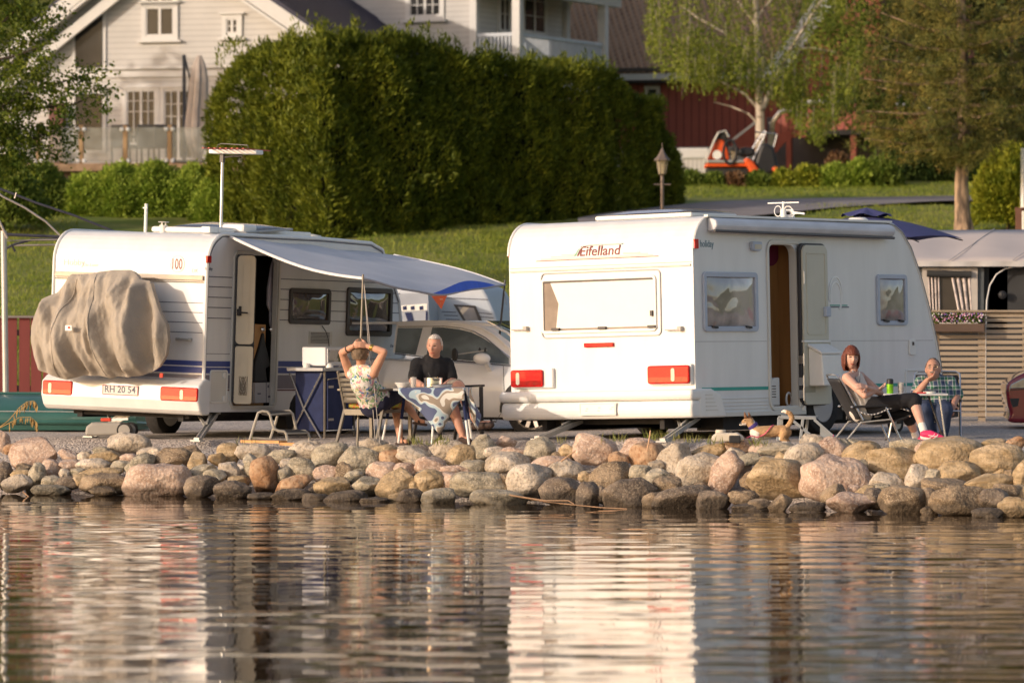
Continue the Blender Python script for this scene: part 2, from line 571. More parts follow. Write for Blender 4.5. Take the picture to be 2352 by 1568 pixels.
ROCKS = [
 (0,295,270,405,265,0,'p'),(0,25,150,110,160,0,'p'),(0,130,205,180,80,-8,'o'),(0,1075,165,320,165,0,'w'),(0,580,262,160,90,18,'p'),
 (0,720,292,125,105,0,'w'),(0,860,222,130,65,0,'g'),(0,905,285,255,125,0,'t'),(0,1255,228,190,60,-8,'w'),(0,1100,285,160,70,0,'p'),
 (0,1310,242,120,75,0,'w'),(0,1435,292,300,165,0,'b'),(0,1600,250,200,135,0,'b'),(0,1915,250,175,155,0,'t'),(0,2130,238,255,125,0,'w'),
 (0,590,345,185,95,0,'p'),(0,435,370,155,165,0,'p'),(0,540,415,85,75,0,'w'),(0,640,400,110,55,-10,'g'),(0,800,350,270,115,0,'w'),
 (0,1010,352,175,85,-8,'g'),(0,850,412,305,85,-6,'t'),(0,1180,350,245,160,-28,'g'),(0,180,425,155,85,0,'t'),(0,300,450,130,255,12,'g'),
 (0,140,500,235,125,-8,'w'),(0,440,492,165,105,0,'g'),(0,570,500,180,105,0,'d'),(0,690,482,155,115,0,'t'),(0,890,500,405,165,0,'b'),
 (0,870,567,195,75,0,'b'),(0,420,557,295,90,0,'g'),(0,1320,485,505,255,0,'p'),(0,1700,540,270,175,0,'d'),(0,1720,390,205,115,-12,'g'),
 (0,1655,320,150,135,0,'t'),(0,1820,300,130,95,0,'t'),(0,1800,452,175,135,0,'g'),(0,1925,392,210,155,28,'w'),(0,2000,485,150,95,0,'t'),
 (0,1945,562,285,145,0,'d'),(0,25,425,120,210,0,'d'),
 (1,70,232,205,115,0,'g'),(1,30,350,135,190,0,'g'),(1,140,450,275,295,10,'o'),(1,110,607,225,60,0,'d'),(1,290,272,225,110,-8,'g'),
 (1,490,222,260,155,-6,'w'),(1,690,272,295,210,0,'g'),(1,450,387,245,175,0,'g'),(1,330,330,110,85,0,'w'),(1,300,425,115,120,0,'g'),
 (1,660,420,195,155,-15,'p'),(1,370,520,295,145,-12,'o'),(1,370,607,300,110,0,'d'),(1,720,530,275,185,-8,'t'),(1,560,620,190,80,0,'d'),
 (1,810,412,140,165,10,'b'),(1,940,302,315,225,0,'g'),(1,1040,182,225,110,0,'w'),(1,1140,225,185,95,-6,'t'),(1,1210,285,210,120,0,'o'),
 (1,1120,392,215,175,0,'p'),(1,1310,380,180,105,0,'p'),(1,1000,522,215,155,0,'g'),(1,890,445,145,105,0,'g'),(1,815,617,310,110,0,'d'),
 (1,1250,515,330,240,-24,'t'),(1,1060,642,210,55,0,'d'),(1,1360,612,215,120,0,'d'),(1,1395,275,280,135,18,'w'),(1,1530,347,215,135,0,'p'),
 (1,1520,495,245,190,-18,'t'),(1,1400,522,85,80,0,'t'),(1,1500,432,160,75,0,'g'),(1,1672,470,165,170,30,'p'),(1,1600,622,275,155,0,'g'),
 (1,1690,222,275,155,-6,'w'),(1,1790,272,225,165,-20,'t'),(1,1760,387,255,85,4,'p'),(1,1940,502,475,205,4,'g'),(1,1890,362,205,105,0,'g'),
 (1,1980,222,205,205,-24,'g'),(1,2060,235,180,85,0,'w'),(1,1850,692,170,65,0,'d'),
 (2,80,157,155,105,0,'p'),(2,150,242,225,90,4,'p'),(2,105,337,335,175,4,'w'),(2,370,237,240,205,-10,'g'),(2,590,237,130,125,0,'t'),
 (2,60,482,140,115,0,'b'),(2,20,632,425,145,4,'g'),(2,265,482,345,255,-8,'w'),(2,455,332,265,110,-8,'p'),(2,590,397,260,165,0,'w'),
 (2,560,562,335,205,5,'d'),(2,830,217,325,215,12,'p'),(2,740,442,100,95,0,'t'),(2,945,442,345,265,0,'b'),(2,1030,305,155,130,20,'o'),
 (2,1190,232,265,175,0,'p'),(2,1270,265,260,205,0,'o'),(2,1440,192,140,60,0,'w'),(2,775,612,170,220,8,'d'),(2,890,592,140,140,0,'d'),
 (2,1120,592,405,255,0,'d'),(2,1215,422,155,135,0,'g'),(2,1350,350,120,95,0,'w'),(2,1360,462,185,165,-15,'g'),(2,1525,312,285,280,15,'w'),
 (2,1450,522,210,155,0,'b'),(2,1315,652,175,130,-20,'b'),(2,1550,627,405,190,-8,'d'),(2,1715,397,375,265,0,'w'),(2,1820,222,310,105,-8,'t'),
 (2,1800,285,140,65,0,'b'),(2,1990,272,215,155,-20,'w'),(2,2040,192,235,130,0,'p'),(2,1920,420,190,370,32,'p'),(2,1820,655,320,160,0,'d'),
 (2,2080,622,225,110,5,'b'),(2,2130,702,290,80,0,'d'),
 (3,120,227,145,115,0,'p'),(3,300,217,295,120,0,'g'),(3,60,290,160,110,0,'g'),(3,200,302,160,65,0,'g'),(3,275,475,545,335,10,'t'),
 (3,560,150,205,115,12,'w'),(3,500,287,285,215,-6,'w'),(3,330,292,120,115,0,'t'),(3,740,222,215,175,8,'p'),(3,797,142,52,40,0,'o'),
 (3,840,192,105,125,0,'g'),(3,910,167,125,90,0,'g'),(3,1000,252,295,195,0,'t'),(3,790,470,545,345,14,'p'),(3,990,372,110,125,0,'g'),
 (3,1270,332,495,275,10,'t'),(3,1390,192,275,130,0,'g'),(3,1540,212,185,140,-30,'p'),(3,1480,290,140,95,0,'t'),(3,1740,267,475,315,0,'t'),
 (3,1460,462,195,195,0,'w'),(3,1590,452,170,125,0,'g'),(3,1800,412,325,190,-6,'t'),(3,2100,182,240,95,-6,'t'),(3,2280,172,165,115,-18,'o'),
 (3,2140,312,395,245,0,'t'),(3,2335,460,140,260,10,'t'),(3,2220,472,95,105,0,'t'),(3,2050,502,345,155,-4,'t'),(3,2200,562,210,110,0,'b'),
 (3,140,672,175,100,0,'b'),(3,310,667,195,135,-20,'b'),(3,90,712,210,60,0,'d'),(3,10,622,205,115,0,'b'),(3,540,702,265,90,0,'d'),
 (3,530,742,245,50,0,'d'),(3,770,602,225,195,0,'b'),(3,925,552,100,80,0,'p'),(3,920,662,375,190,-6,'p'),(3,1090,622,165,165,0,'d'),
 (3,1040,562,205,105,0,'t'),(3,1200,492,245,155,0,'w'),(3,1160,542,160,95,0,'g'),(3,1340,652,385,235,0,'b'),(3,1700,542,400,145,4,'b'),
 (3,1560,622,110,155,0,'d'),(3,1820,652,485,225,0,'b'),(3,2050,752,245,95,0,'d'),(3,2270,702,235,155,0,'t'),(3,2100,622,255,145,0,'d'),
]
LAND = [(-100, 'the left edge of the photo'), (60, 'the red fence'), (130, 'the left tail light of the striped caravan'), (220, 'the folded steady leg under the number plate'),
  (290, 'the number plate'), (370, 'the tyre of the striped caravan'), (470, 'the right rear steady leg of the striped caravan'), (560, 'the open door of the striped caravan'),
  (640, 'the double step stool'), (710, 'the navy kitchen stand'), (800, 'the leaning canopy pole'), (860, 'the slatted chair'), (925, 'the sunlit bare calf of the woman'),
  (985, 'the camping table'), (1060, 'the sandal of the man in black'), (1130, 'the far canopy pole'), (1220, 'the silver car wheel'), (1300, 'the left steady leg of the plain caravan'),
  (1380, 'the number plate of the plain caravan'), (1470, 'the thin orange stake'), (1550, 'the right steady leg of the plain caravan'), (1650, 'the white water tank'),
  (1755, 'the dog'), (1850, 'the grey metal steps'), (1910, 'the caravan wheel by the steps'), (2000, 'the chair of the red-haired woman'), (2090, 'the pink shoe'),
  (2170, 'the man in plaid'), (2260, 'the slatted fence'), (2352, 'the right edge of the photo')]
CN = {'p': 'pink', 'w': 'pale', 'g': 'grey', 't': 'tan', 'o': 'rusty orange', 'b': 'brown', 'd': 'dark wet'}
def build_rocks():
 items = []
 rr = random.Random(3)
 for (b, x, y, wd, ht, ti, c) in ROCKS:
  off = (0, 620, 1240, 1860)[b]
  items.append([(off + x / 3.36) / 1.0884, (1060 + y / 3.36) / 1.0884, wd / 3.36 / 1.0884, ht / 3.36 / 1.0884, ti, c, 0])
 for i in range(55):
  X = rr.uniform(-20, 2380)
  yw = 745 + HC * FPX / shore_d(X)
  fr = rr.random()
  Y = lerp(yw - 6, yw - 118, fr)
  s = rr.uniform(20, 42)
  items.append([X, Y, s * 1.3, s, rr.uniform(-20, 20), rr.choice('bddgt' if fr < .4 else 'gtbpw'), 1])
 labels = {}
 out = []
 for k, (X, Y, wd, ht, ti, c, fill) in enumerate(items):
  dsh = shore_d(X)
  yw = 745 + HC * FPX / dsh
  fr = (yw - Y) / 120.0
  d = dsh + .10 + 1.75 * max(0, fr - .1)
  sx = wd / 2 * d / FPX; sz = ht / 2 * d / FPX
  sy = (sx + sz) / 2 * rr.uniform(.85, 1.1)
  d += .25 * sy
  if fill: d += .28
  ang = rr.choice([0, 0, 1])
  sh = 1.0 if fill else 1.17
  vs, fs = rock_mesh(sx * sh, sy * 1.1, sz * sh, 100 + k, ang)
  me = bpy.data.meshes.new('boulder'); me.from_pydata(vs, [], fs)
  me.polygons.foreach_set('use_smooth', [True] * len(fs))
  o = link('boulder' if wd > 45 else 'stone', me, RM[c])
  o.location = P(X, Y, d)
  o.rotation_euler = (0, R(ti), 0)
  row = 'at the waterline' if fr < .30 else ('low on the bank' if fr < .52 else ('halfway up the bank' if fr < .75 else 'on top of the bank'))
  size = 'huge' if wd > 115 else ('big' if wd > 75 else ('middling' if wd > 50 else ('small' if wd > 30 else 'tiny')))
  lm = min(LAND, key=lambda t: abs(t[0] - X))[1]
  shp = ' round' if abs(wd / ht - 1) < .12 else (' upright' if wd < ht * .88 else (' flat' if wd > ht * 2.1 else (' oblong' if wd > ht * 1.5 else '')))
  out.append([o, size, CN[c], shp, row, lm, X, Y])
 groups = {}
 for r_ in out:
  groups.setdefault(tuple(r_[1:6]), []).append(r_)
 for key, lst in groups.items():
  size, col, shp, row, lm = key
  lst.sort(key=lambda t: t[6])
  for i, r_ in enumerate(lst):
   base = f'{size} {col}{shp} stone {row} below {lm}'
   if len(lst) > 1: base = ('leftmost ' if i == 0 else ('rightmost ' if i == len(lst) - 1 else 'middle ')) + base
   base = ' '.join(base.replace('on top of the bank', 'atop the bank').replace('halfway up the bank', 'halfway up').split())
   if len(base.split()) > 16: base = base.replace(' of the striped caravan', '').replace(' of the plain caravan', '')
   if len(base.split()) > 16: base = base.replace('stone ', '', 1)
   tag(r_[0], base, 'rock', 'boulders and stones along the shore')
build_rocks()
# ================================================================== CARAVANS
m_van = mat('caravan_white', (.75, .748, .735), rough=.32, var=.05, vs=3.2, spec=.5, coat=.3, bump=.05, bs=3, stretch=(1.6, 1.6, .35), detail=8)
m_van2 = mat('caravan_cream', (.66, .64, .58), rough=.42, var=.03, vs=3)
m_trim = mat('white_plastic', (.78, .77, .73), rough=.4, var=.03, vs=8)
m_seam = mat('dark_seam', (.12, .12, .15), rough=.7, var=.1)
m_seam2 = mat('grey_seam', (.42, .41, .41), rough=.6, var=.05)
m_alu = mat('aluminium', (.62, .62, .62), rough=.35, metal=.9, var=.06, vs=12)
m_greyalu = mat('grey_painted_metal', (.42, .41, .38), rough=.45, metal=.35, var=.08, vs=10)
m_black = mat('black_plastic', (.02, .02, .022), rough=.5, var=.2)
m_dark = mat('dark_underbody', (.025, .023, .022), rough=.8, var=.4, vs=6)
m_rubber = mat('rubber', (.028, .026, .025), rough=.85, var=.2, vs=20, bump=.3, bs=40)
m_bframe = mat('brown_grey_frame', (.075, .065, .06), rough=.45, var=.1, vs=8)
m_red = mat('red_lens', (.55, .004, .006), rough=.28, var=.35, vs=10, coat=.25, spec=.25)
m_red2 = mat('deep_red_lens', (.30, .003, .004), rough=.2, var=.3, vs=16, coat=.4)
m_clear = mat('clear_lens', (.55, .50, .42), rough=.2, var=.1, coat=.6)
m_blue = mat('blue_stripe', (.045, .07, .26), rough=.4, var=.05)
m_gstripe = mat('grey_stripe', (.22, .20, .23), rough=.45, var=.05)
m_maroon = mat('maroon_line', (.13, .02, .03), rough=.5)
m_teal = mat('teal_stripe', (.03, .33, .27), rough=.4, var=.05)
m_wood = mat('cabinet_wood', (.30, .135, .038), rough=.5, var=.2, vs=5, stretch=(1, 1, .12), col2=(.38, .18, .055))
m_navy = mat('navy_cloth', (.018, .027, .085), rough=.85, var=.15, vs=8, bump=.25, bs=10)
m_beige = mat('beige_plastic', (.62, .55, .42), rough=.5, var=.03)
m_ink = mat('dark_lettering', (.08, .09, .14), rough=.5)
m_inkred = mat('brown_lettering', (.20, .045, .05), rough=.5)
m_fadeink = mat('faded_lettering', (.62, .52, .50), rough=.5)
m_bluegrey = mat('blue_grey_frame', (.42, .47, .56), rough=.4, var=.04)
def pane_mat(name, col, warp=1.9):
 m = mat(name, col, rough=.06, var=.35, vs=2.2, spec=.6, coat=1., thresh=(.4, .62))
 N = m.node_tree.nodes; L = m.node_tree.links
 b = N['Principled BSDF']
 n = N.new('ShaderNodeTexNoise'); n.inputs['Scale'].default_value = warp; n.inputs['Detail'].default_value = 1.2; n.inputs['Distortion'].default_value = 1.5
 tc = N.new('ShaderNodeTexCoord'); L.new(tc.outputs['Object'], n.inputs['Vector'])
 bp = N.new('ShaderNodeBump'); bp.inputs['Strength'].default_value = .4; bp.inputs['Distance'].default_value = .05
 L.new(n.outputs['Fac'], bp.inputs['Height']); L.new(bp.outputs[0], b.inputs['Normal']); L.new(bp.outputs[0], b.inputs['Coat Normal'])
 return m
m_tint = pane_mat('smoked_window', (.075, .055, .042))
m_tint2 = pane_mat('hazy_window', (.34, .30, .275), 1.6)
def bulge(fr, rc, dep, t, n=10):
 mb = MB()
 mb.grid(lambda u, v: fr.p(lerp(rc[0], rc[1], u), lerp(rc[2], rc[3], v), t + dep * (1 - (2 * u - 1) ** 4) * (1 - (2 * v - 1) ** 4)), n, n)
 return mb
def side_outline(fr, pts):
 return [fr.px(*p) for p in pts]
def shell(name, M, W, outline, holes, m, parent):
 """closed coach body: profile (y, z) between x=0 and x=W, with door openings in the near side"""
 mb = MB()
 n = len(outline)
 vs = [V((0, y, z)) for y, z in outline] + [V((W, y, z)) for y, z in outline]
 fs = [(i, (i + 1) % n, n + (i + 1) % n, n + i) for i in range(n)]
 mb.add(vs, fs)
 mb.add([V((0, y, z)) for y, z in outline], [tuple(range(n))])
 loops = [[V((W, y, z)) for y, z in outline]] + [[V((W, y, z)) for y, z in h] for h in holes]
 flat = [p for l in loops for p in l]
 tri = tessellate_polygon([[V((p.y, p.z, 0)) for p in l] for l in loops])
 mb.add(flat, [tuple(t) for t in tri])
 o = mb.build(name, m, parent, fix=False)
 bm = bmesh.new(); bm.from_mesh(o.data)
 bmesh.ops.remove_doubles(bm, verts=bm.verts, dist=1e-4)
 bmesh.ops.recalc_face_normals(bm, faces=bm.faces)
 bm.to_mesh(o.data); bm.free()
 return o
def reveal(mb, fr, loop, depth):
 """inner lining of an opening"""
 n = len(loop)
 vs = [fr.p(a, b, 0) for a, b in loop] + [fr.p(a, b, -depth) for a, b in loop]
 mb.add(vs, [(i, (i + 1) % n, n + (i + 1) % n, n + i) for i in range(n)])
 return mb
def window(fr, rc, wd, r, mf, mp, parent, t=.0, dep=.02, label=None, inner=None):
 f = fr.ring(MB(), rc, wd, r, t, t + .028).build('window', mf, parent, bevel=.006)
 if label: f['label'] = label
 rc2 = (rc[0] + wd * .95, rc[1] - wd * .95, rc[2] + wd * .95, rc[3] - wd * .95)
 b = bulge(fr, rc2, dep, t + .006).build('pane', mp, f, smooth=True, fix=False)
 return f
def wheel(parent, c, r, wd, axis, rim_m, holes=10, hub=True, spokes=0):
 rot = V((0, 0, 1)).rotation_difference(V(axis)).to_matrix()
 prof = [(r * .62, -wd / 2), (r * .9, -wd / 2), (r * .975, -wd * .42), (r, -wd * .28), (r, wd * .28), (r * .975, wd * .42), (r * .9, wd / 2), (r * .62, wd / 2)]
 tb = MB().lathe(prof, c, 40, rot)
 tb.f = tb.f[:-2]; tb.mi = tb.mi[:-2]
 w_ = tb.build('wheel', m_rubber, parent, smooth=True)
 rm = MB()
 rm.lathe([(r * .63, wd * .46), (r * .6, wd * .48), (r * .56, wd * .36), (r * .5, wd * .2), (r * .2, wd * .22), (r * .16, wd * .38), (.001, wd * .4)] if not spokes else
    [(r * .68, wd * .5), (r * .63, wd * .5), (r * .6, wd * .2), (r * .58, -wd * .1)], c, 40, rot)
 if spokes:
  rm.f = [f for f in rm.f if len(f) == 4]; rm.mi = [0] * len(rm.f)
  rm.lathe([(r * .16, wd * .2), (r * .16, wd * .42), (.001, wd * .46)], c, 16, rot)
  for k in range(spokes):
   a = 2 * PI * k / spokes
   p0 = V(c) + rot @ V((math.cos(a) * r * .12, math.sin(a) * r * .12, wd * .36))
   p1 = V(c) + rot @ V((math.cos(a) * r * .64, math.sin(a) * r * .64, wd * .42))
   rm.beam(p0, p1, .045, .03, up=rot @ V((0, 0, 1)))
 ri = rm.build('rim', rim_m, w_, smooth=not spokes)
 if spokes:
  MB().lathe([(r * .6, -wd * .12), (.001, -wd * .12)], c, 24, rot).build('brake_disc', m_dark, w_)
 if holes:
  hb = MB()
  for k in range(holes):
   a = 2 * PI * k / holes
   hb.lathe([(r * .085, wd * .2), (r * .085, wd * .24)], V(c) + rot @ V((math.cos(a) * r * .43, math.sin(a) * r * .43, 0)), 10, rot)
  hb.build('rim_holes', m_black, ri)
 return w_
def steady(parent, M, top, foot_px, d, z0, lean):
 """folding corner steady leg: a channel strut, a brace and a foot plate; top is local, foot given by picture"""
 Mi = M.inverted()
 ft = Mi @ gpt(foot_px, d, z0)
 mb = MB()
 top = V(top)
 for s in (-.028, .028):
  mb.beam(top + V((s, 0, 0)), ft + V((s, 0, .015)), .012, .05)
 mb.beam(top + V((0, .015, 0)), ft + V((0, .015, .015)), .06, .008)
 mid = top.lerp(ft, .5)
 o = mb.build('steady_leg', m_greyalu, parent)
 b = MB()
 b.beam(top + V((lean * .42, 0, .01)), mid, .03, .02)
 b.beam(top + V((lean * .1, 0, .02)), mid + V((0, 0, .05)), .02, .02)
 b.beam(top + V((lean * .5, 0, .02)), top + V((-lean * .1, 0, .02)), .04, .03)
 b.build('brace', m_greyalu, o)
 f = MB()
 f.box(ft + V((0, 0, .01)), (.13, .12, .015))
 f.box(ft + V((0, 0, .03)), (.07, .06, .03))
 f.build('foot_plate', m_greyalu, o)
 return o
# ------------------------------------------------------------------ the striped caravan on the left
def hobby():
 W = 2.09
 th = R(28)
 N = V(((462 - CX) / FPX * 51.5, 51.5))
 org = (N.x - W * math.cos(th), N.y + W * math.sin(th), .54)
 t = thing('caravan', 'white caravan with blue stripes and thin dark lines, grey cover hung on its rear', 'caravan', org, (-.012, .030, -th))
 M = MX(t)
 S = Fr(M, (W, 0, 0), (0, 1, 0), (0, 0, 1), (1, 0, 0))
 B = Fr(M, (0, 0, 0), (1, 0, 0), (0, 0, 1), (0, -1, 0))
 zt = S.px(620, 545)[1]
 zb = S.px(620, 945)[1]
 y1 = S.px(928, 850)[0]
 zt = B.px(300, 531)[1] - .0
 r = .36
 prof = [(.06, zb), (0, zb + .12), (0, zt - r)]
 for i in range(1, 9):
  a = R(180 - 90 * i / 8)
  prof.append((r * 1.05 + r * 1.05 * math.cos(a), zt - r + r * math.sin(a)))
 yf = y1
 prof += [(yf * .55, zt + .01), (yf * .80, zt - .01), (yf * .86, zt - .08), (S.px(915, 690)), (S.px(925, 790)), (yf + .01, S.px(930, 850)[1]), (yf - .02, S.px(930, 925)[1]), (yf - .1, zb)]
 wy = 2.3; wz = zb
 for i in range(0, 9):
  a = R(180 * i / 8)
  prof.append((wy + .36 * math.cos(a), wz + .26 * math.sin(a)))
 dr = S.rect(540, 584, 628, 932)
 hole = rrect(dr[0], dr[1], dr[2], dr[3], (.02, .02, .09, .02), 5)
 body = shell('body', M, W, prof, [hole], m_van, t)
 for x in (W + .006, -.006):
  pts = [V((x, y, z)) for y, z in prof[1:-10]]
  MB().tube(pts, .021, 6).build('edge_moulding', m_trim, body, smooth=True)
 MB().tube([V((W + .008, y + (.03 if i < 8 else 0), z - .03)) for i, (y, z) in enumerate(prof[1:15])], .006, 5).build('edge_seam', m_seam, body)
 mb = MB()
 reveal(mb, S, hole, .06)
 mb.build('door_frame_lining', m_trim, body, fix=False)
 S.ring(MB(), (dr[0] - .035, dr[1] + .045, dr[2] - .03, dr[3] + .045), .035, .1, 0, .022).build('door_frame', m_van2, body, bevel=.004)
 mb = MB()
 x1 = W - .7
 ya, yb = dr[0] - .35, dr[1] + .35
 def q(pts): mb.add(pts, [(0, 1, 2, 3)])
 q([V((x1, ya, dr[2])), V((x1, yb, dr[2])), V((x1, yb, dr[3])), V((x1, ya, dr[3]))])
 q([V((W - .03, ya, dr[2])), V((x1, ya, dr[2])), V((x1, ya, dr[3])), V((W - .03, ya, dr[3]))])
 q([V((W - .03, yb, dr[2])), V((x1, yb, dr[2])), V((x1, yb, dr[3])), V((W - .03, yb, dr[3]))])
 q([V((W - .01, ya, dr[2])), V((x1, ya, dr[2])), V((x1, yb, dr[2])), V((W - .01, yb, dr[2]))])
 q([V((W - .01, ya, dr[3])), V((x1, ya, dr[3])), V((x1, yb, dr[3])), V((W - .01, yb, dr[3]))])
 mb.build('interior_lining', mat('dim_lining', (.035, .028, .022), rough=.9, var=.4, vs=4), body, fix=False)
 zc = S.px(600, 745)[1]
 MB().box((W - .22, (dr[0] + dr[1]) / 2 + .1, (zc + dr[2]) / 2), (.25, .62, zc - dr[2])).build('cupboard', mat('light_wood', (.50, .27, .10), rough=.5, var=.12, vs=4), body)
 Ci = Fr(M, (W - .09, 0, 0), (0, 1, 0), (0, 0, 1), (1, 0, 0))
 k = MB()
 for X in (600, 620):
  a, b = Ci.px(X, 756)
  k.lathe([(.026, 0), (.03, .02), (.018, .04)], Ci.p(a, b, 0), 14, V((0, 0, 1)).rotation_difference(V((1, 0, 0))).to_matrix())
 k.build('chrome_hook', mat('chrome', (.8, .8, .8), rough=.15, metal=1), body, smooth=True)
 DFo = V((W + .05, S.px(529, 760)[0], 0)); DFe = DFo
 for k2 in range(400):
  e = DFo + V((.16 + k2 * .001, .1 + k2 * .001, 0))
  pw = M @ V((e.x, e.y, 1.2))
  if CX + FPX * pw.x / pw.y > 584: DFe = e; break
 u = (DFe - DFo).normalized(); nrm = V((u.y, -u.x, 0))
 D = Fr(M, DFo, u, (0, 0, 1), nrm)
 ln = (DFe - DFo).length
 z0, z1 = D.px(560, 930)[1], D.px(560, 584)[1]
 zm = D.px(560, 850 - 0)[1]
 zsplit = D.px(570, 793)[1]
 D.panel(MB(), (0, ln, z0, z1), .06, -.045, -.01).build('door_skin', mat('door_edge_rubber', (.05, .05, .055), rough=.5), t, bevel=.004)
 up = D.panel(MB(), (.02, ln - .01, zsplit + .01, z1 - .012), .05, -.01, .012).build('upper_door_leaf', m_beige, t, bevel=.008)
 lo = D.panel(MB(), (.02, ln - .01, z0 + .012, zsplit - .01), .03, -.01, .012).build('lower_door_leaf', m_beige, t, bevel=.008)
 D.ring(MB(), (.07, ln - .07, zsplit + .12, z1 - .1), .012, .02, .012, .02).build('leaf_panel_rim', m_beige, up)
 D.ring(MB(), (.07, ln - .07, z0 + .08, zsplit - .1), .012, .02, .012, .02).build('leaf_panel_rim', m_beige, lo)
 D.panel(MB(), (0, ln, zsplit - .008, zsplit + .008), 0, -.01, .016).build('leaf_gap', m_black, lo)
 zl = D.px(550, 717)[1]
 lk = MB(); lk.box(D.p(.05, zl, .03), (.04, .05, .08)); lk.beam(D.p(.05, zl, .05), D.p(.15, zl - .005, .06), .02, .018); lk.box(D.p(.06, zl + .05, .03), (.025, .03, .04))
 lk.build('door_lock', m_black, up, bevel=.006)
 nz0, nz1 = D.px(560, 907)[1], D.px(560, 864)[1]
 net = MB()
 a0, a1 = .075, ln - .07
 for i in range(6):
  f = i / 5
  net.tube([D.p(lerp(a0, a1, f), nz0, .018), D.p(lerp(a0, a1, max(0, f - .6)), nz1, .018)], .0025, 4)
  net.tube([D.p(lerp(a0, a1, f), nz0, .018), D.p(lerp(a0, a1, min(1, f + .6)), nz1, .018)], .0025, 4)
 net.tube([D.p(a0, nz0, .018), D.p(a1, nz0, .018), D.p(a1, nz1, .018), D.p((a0 + a1) / 2, nz1 - .03, .018), D.p(a0, nz1, .018)], .004, 4, closed=True)
 net.build('door_net', mat('net_brown', (.10, .07, .05), rough=.8), lo)
 z_ = [S.px(475, Y)[1] for Y in (635, 658, 682, 705.5, 730)]
 yl0, yl1 = .03, dr[0] - .05
 seam = MB();
 for z in z_: S.panel(seam, (yl0, yl1, z - .005, z + .005), 0, .0005, .003)
 yr0 = dr[1] + .05; yr1 = yf - .04
 zr = [S.px(660, Y)[1] for Y in (641, 664.5, 688, 711.5, 735)]
 for z in zr: S.panel(seam, (yr0, yr1 - .12 + .0 * z, z - .005, z + .005), 0, .0005, .003)
 S.panel(seam, (.03, dr[0] - .05, S.px(475, 812)[1] - .003, S.px(475, 812)[1] + .003), 0, .0005, .002)
 seam.build('panel_seams', m_seam, body)
 st = MB()
 for ya, yb in ((.02, dr[0] - .04), (dr[1] + .05, yf - .005)):
  X = 480 if ya < .1 else 660
  for Y0, Y1 in ((829, 841.5), (844, 857)):
   z0_, z1_ = S.px(X, Y1)[1], S.px(X, Y0)[1]
   S.panel(st, (ya, yb, z0_, z1_), 0, .001, .004)
 st.build('blue_stripes', m_blue, body)
 st = MB()
 for ya, yb in ((.02, dr[0] - .04), (dr[1] + .05, yf - .01)):
  X = 480 if ya < .1 else 660
  S.panel(st, (ya, yb, S.px(X, 892)[1], S.px(X, 861)[1]), 0, .001, .004)
 st.build('grey_stripe', m_gstripe, body)
 st = MB()
 for ya, yb in ((.02, dr[0] - .04), (dr[1] + .05, yf - .01)):
  X = 480 if ya < .1 else 660
  S.panel(st, (ya, yb, S.px(X, 897)[1], S.px(X, 894)[1]), 0, .001, .004)
 st.build('maroon_line', m_maroon, body)
 sm = MB()
 for Y in (695, 717, 740, 763):
  z = B.px(430, Y)[1]
  B.panel(sm, (.02, W - .03, z - .004, z + .004), 0, .0005, .003)
 sm.build('rear_seams', m_seam, body)
 rs = MB()
 for Y0, Y1 in ((828, 839), (842, 856)):
  B.panel(rs, (.8, W - .02, B.px(440, Y1)[1], B.px(440, Y0)[1]), 0, .001, .004)
 rs.build('rear_blue_stripes', m_blue, body)
 B.panel(MB(), (.8, W - .02, B.px(440, 873)[1], B.px(440, 860)[1]), 0, .001, .004).build('rear_grey_stripe', m_gstripe, body)
 z = B.px(430, 632 + 6)[1]
 rl = MB()
 B.panel(rl, (.02, W - .03, z - .028, z + .03), 0, .0, .03)
 B.panel(rl, (.02, W - .03, z - .052, z - .04), 0, .0, .022)
 rl.build('rear_rail', mat('rail_bronze', (.36, .30, .24), rough=.45, metal=.3), body, bevel=.008)
 zb0 = B.px(300, 946)[1]; zb1 = B.px(300, 866)[1]
 bp = MB()
 pr = [(0.0, zb1 + .02), (-.07, zb1 - .01), (-.16, zb1 - .07), (-.17, zb0 + .16), (-.12, zb0 + .05), (-.06, zb0), (.1, zb0), (.1, zb1)]
 bp.prism([V((-.03, y, z)) for y, z in pr], V((W + .08, 0, 0)))
 bum = bp.build('bumper', m_van, t, bevel=.03, seg=4)
 BB = Fr(M, (0, -.165, 0), (1, 0, 0), (0, 0, 1), (0, -1, 0))
 for (x0, y0, x1_, y1_, fl) in ((99, 872, 166, 908, 0), (369, 887, 454, 923, 1)):
  rc = BB.rect(x0, y0, x1_, y1_)
  rc = (max(rc[0], -.03), min(rc[1], W + .045), rc[2], rc[3])
  lt = BB.panel(MB(), rc, .025, -.02, .012).build('tail_light', m_red, t, bevel=.012, seg=3, smooth=True)
  BB.panel(MB(), (rc[0] + .012, rc[1] - .012, rc[2] + .012, lerp(rc[2], rc[3], .36)), .015, .012, .015).build('lower_lens', m_red2, lt)
  a = lerp(rc[0], rc[1], .58 if fl else .26)
  BB.panel(MB(), (a - .022, a + .022, rc[2] + .02, rc[3] - .03), .02, .012, .018).build('reversing_lens', m_clear, lt)
 rc = BB.rect(237, 883, 318, 909)
 pl = BB.panel(MB(), rc, .008, .002, .012).build('number_plate', mat('plate_white', (.62, .60, .58), rough=.5, var=.03), t)
 BB.ring(MB(), rc, .008, .008, .012, .015).build('plate_border', mat('plate_red', (.35, .06, .05), rough=.5), pl)
 text_part('RH 20 54', BB, rc[0] + .035, rc[2] + .03, .075, m_ink, pl, t=.013, width=rc[1] - rc[0] - .07, bold=.008)
 text_part('Hobby', S, *S.px(471, 620), .036, m_ink, body, t=.002, width=.16)
 text_part('Hobby', B, *B.px(147, 608), .075, m_fadeink, body, t=.002, width=.29, bold=.002)
 text_part('De Luxe', B, *B.px(191, 611), .035, m_fadeink, body, t=.002, shear=.3, width=.21)
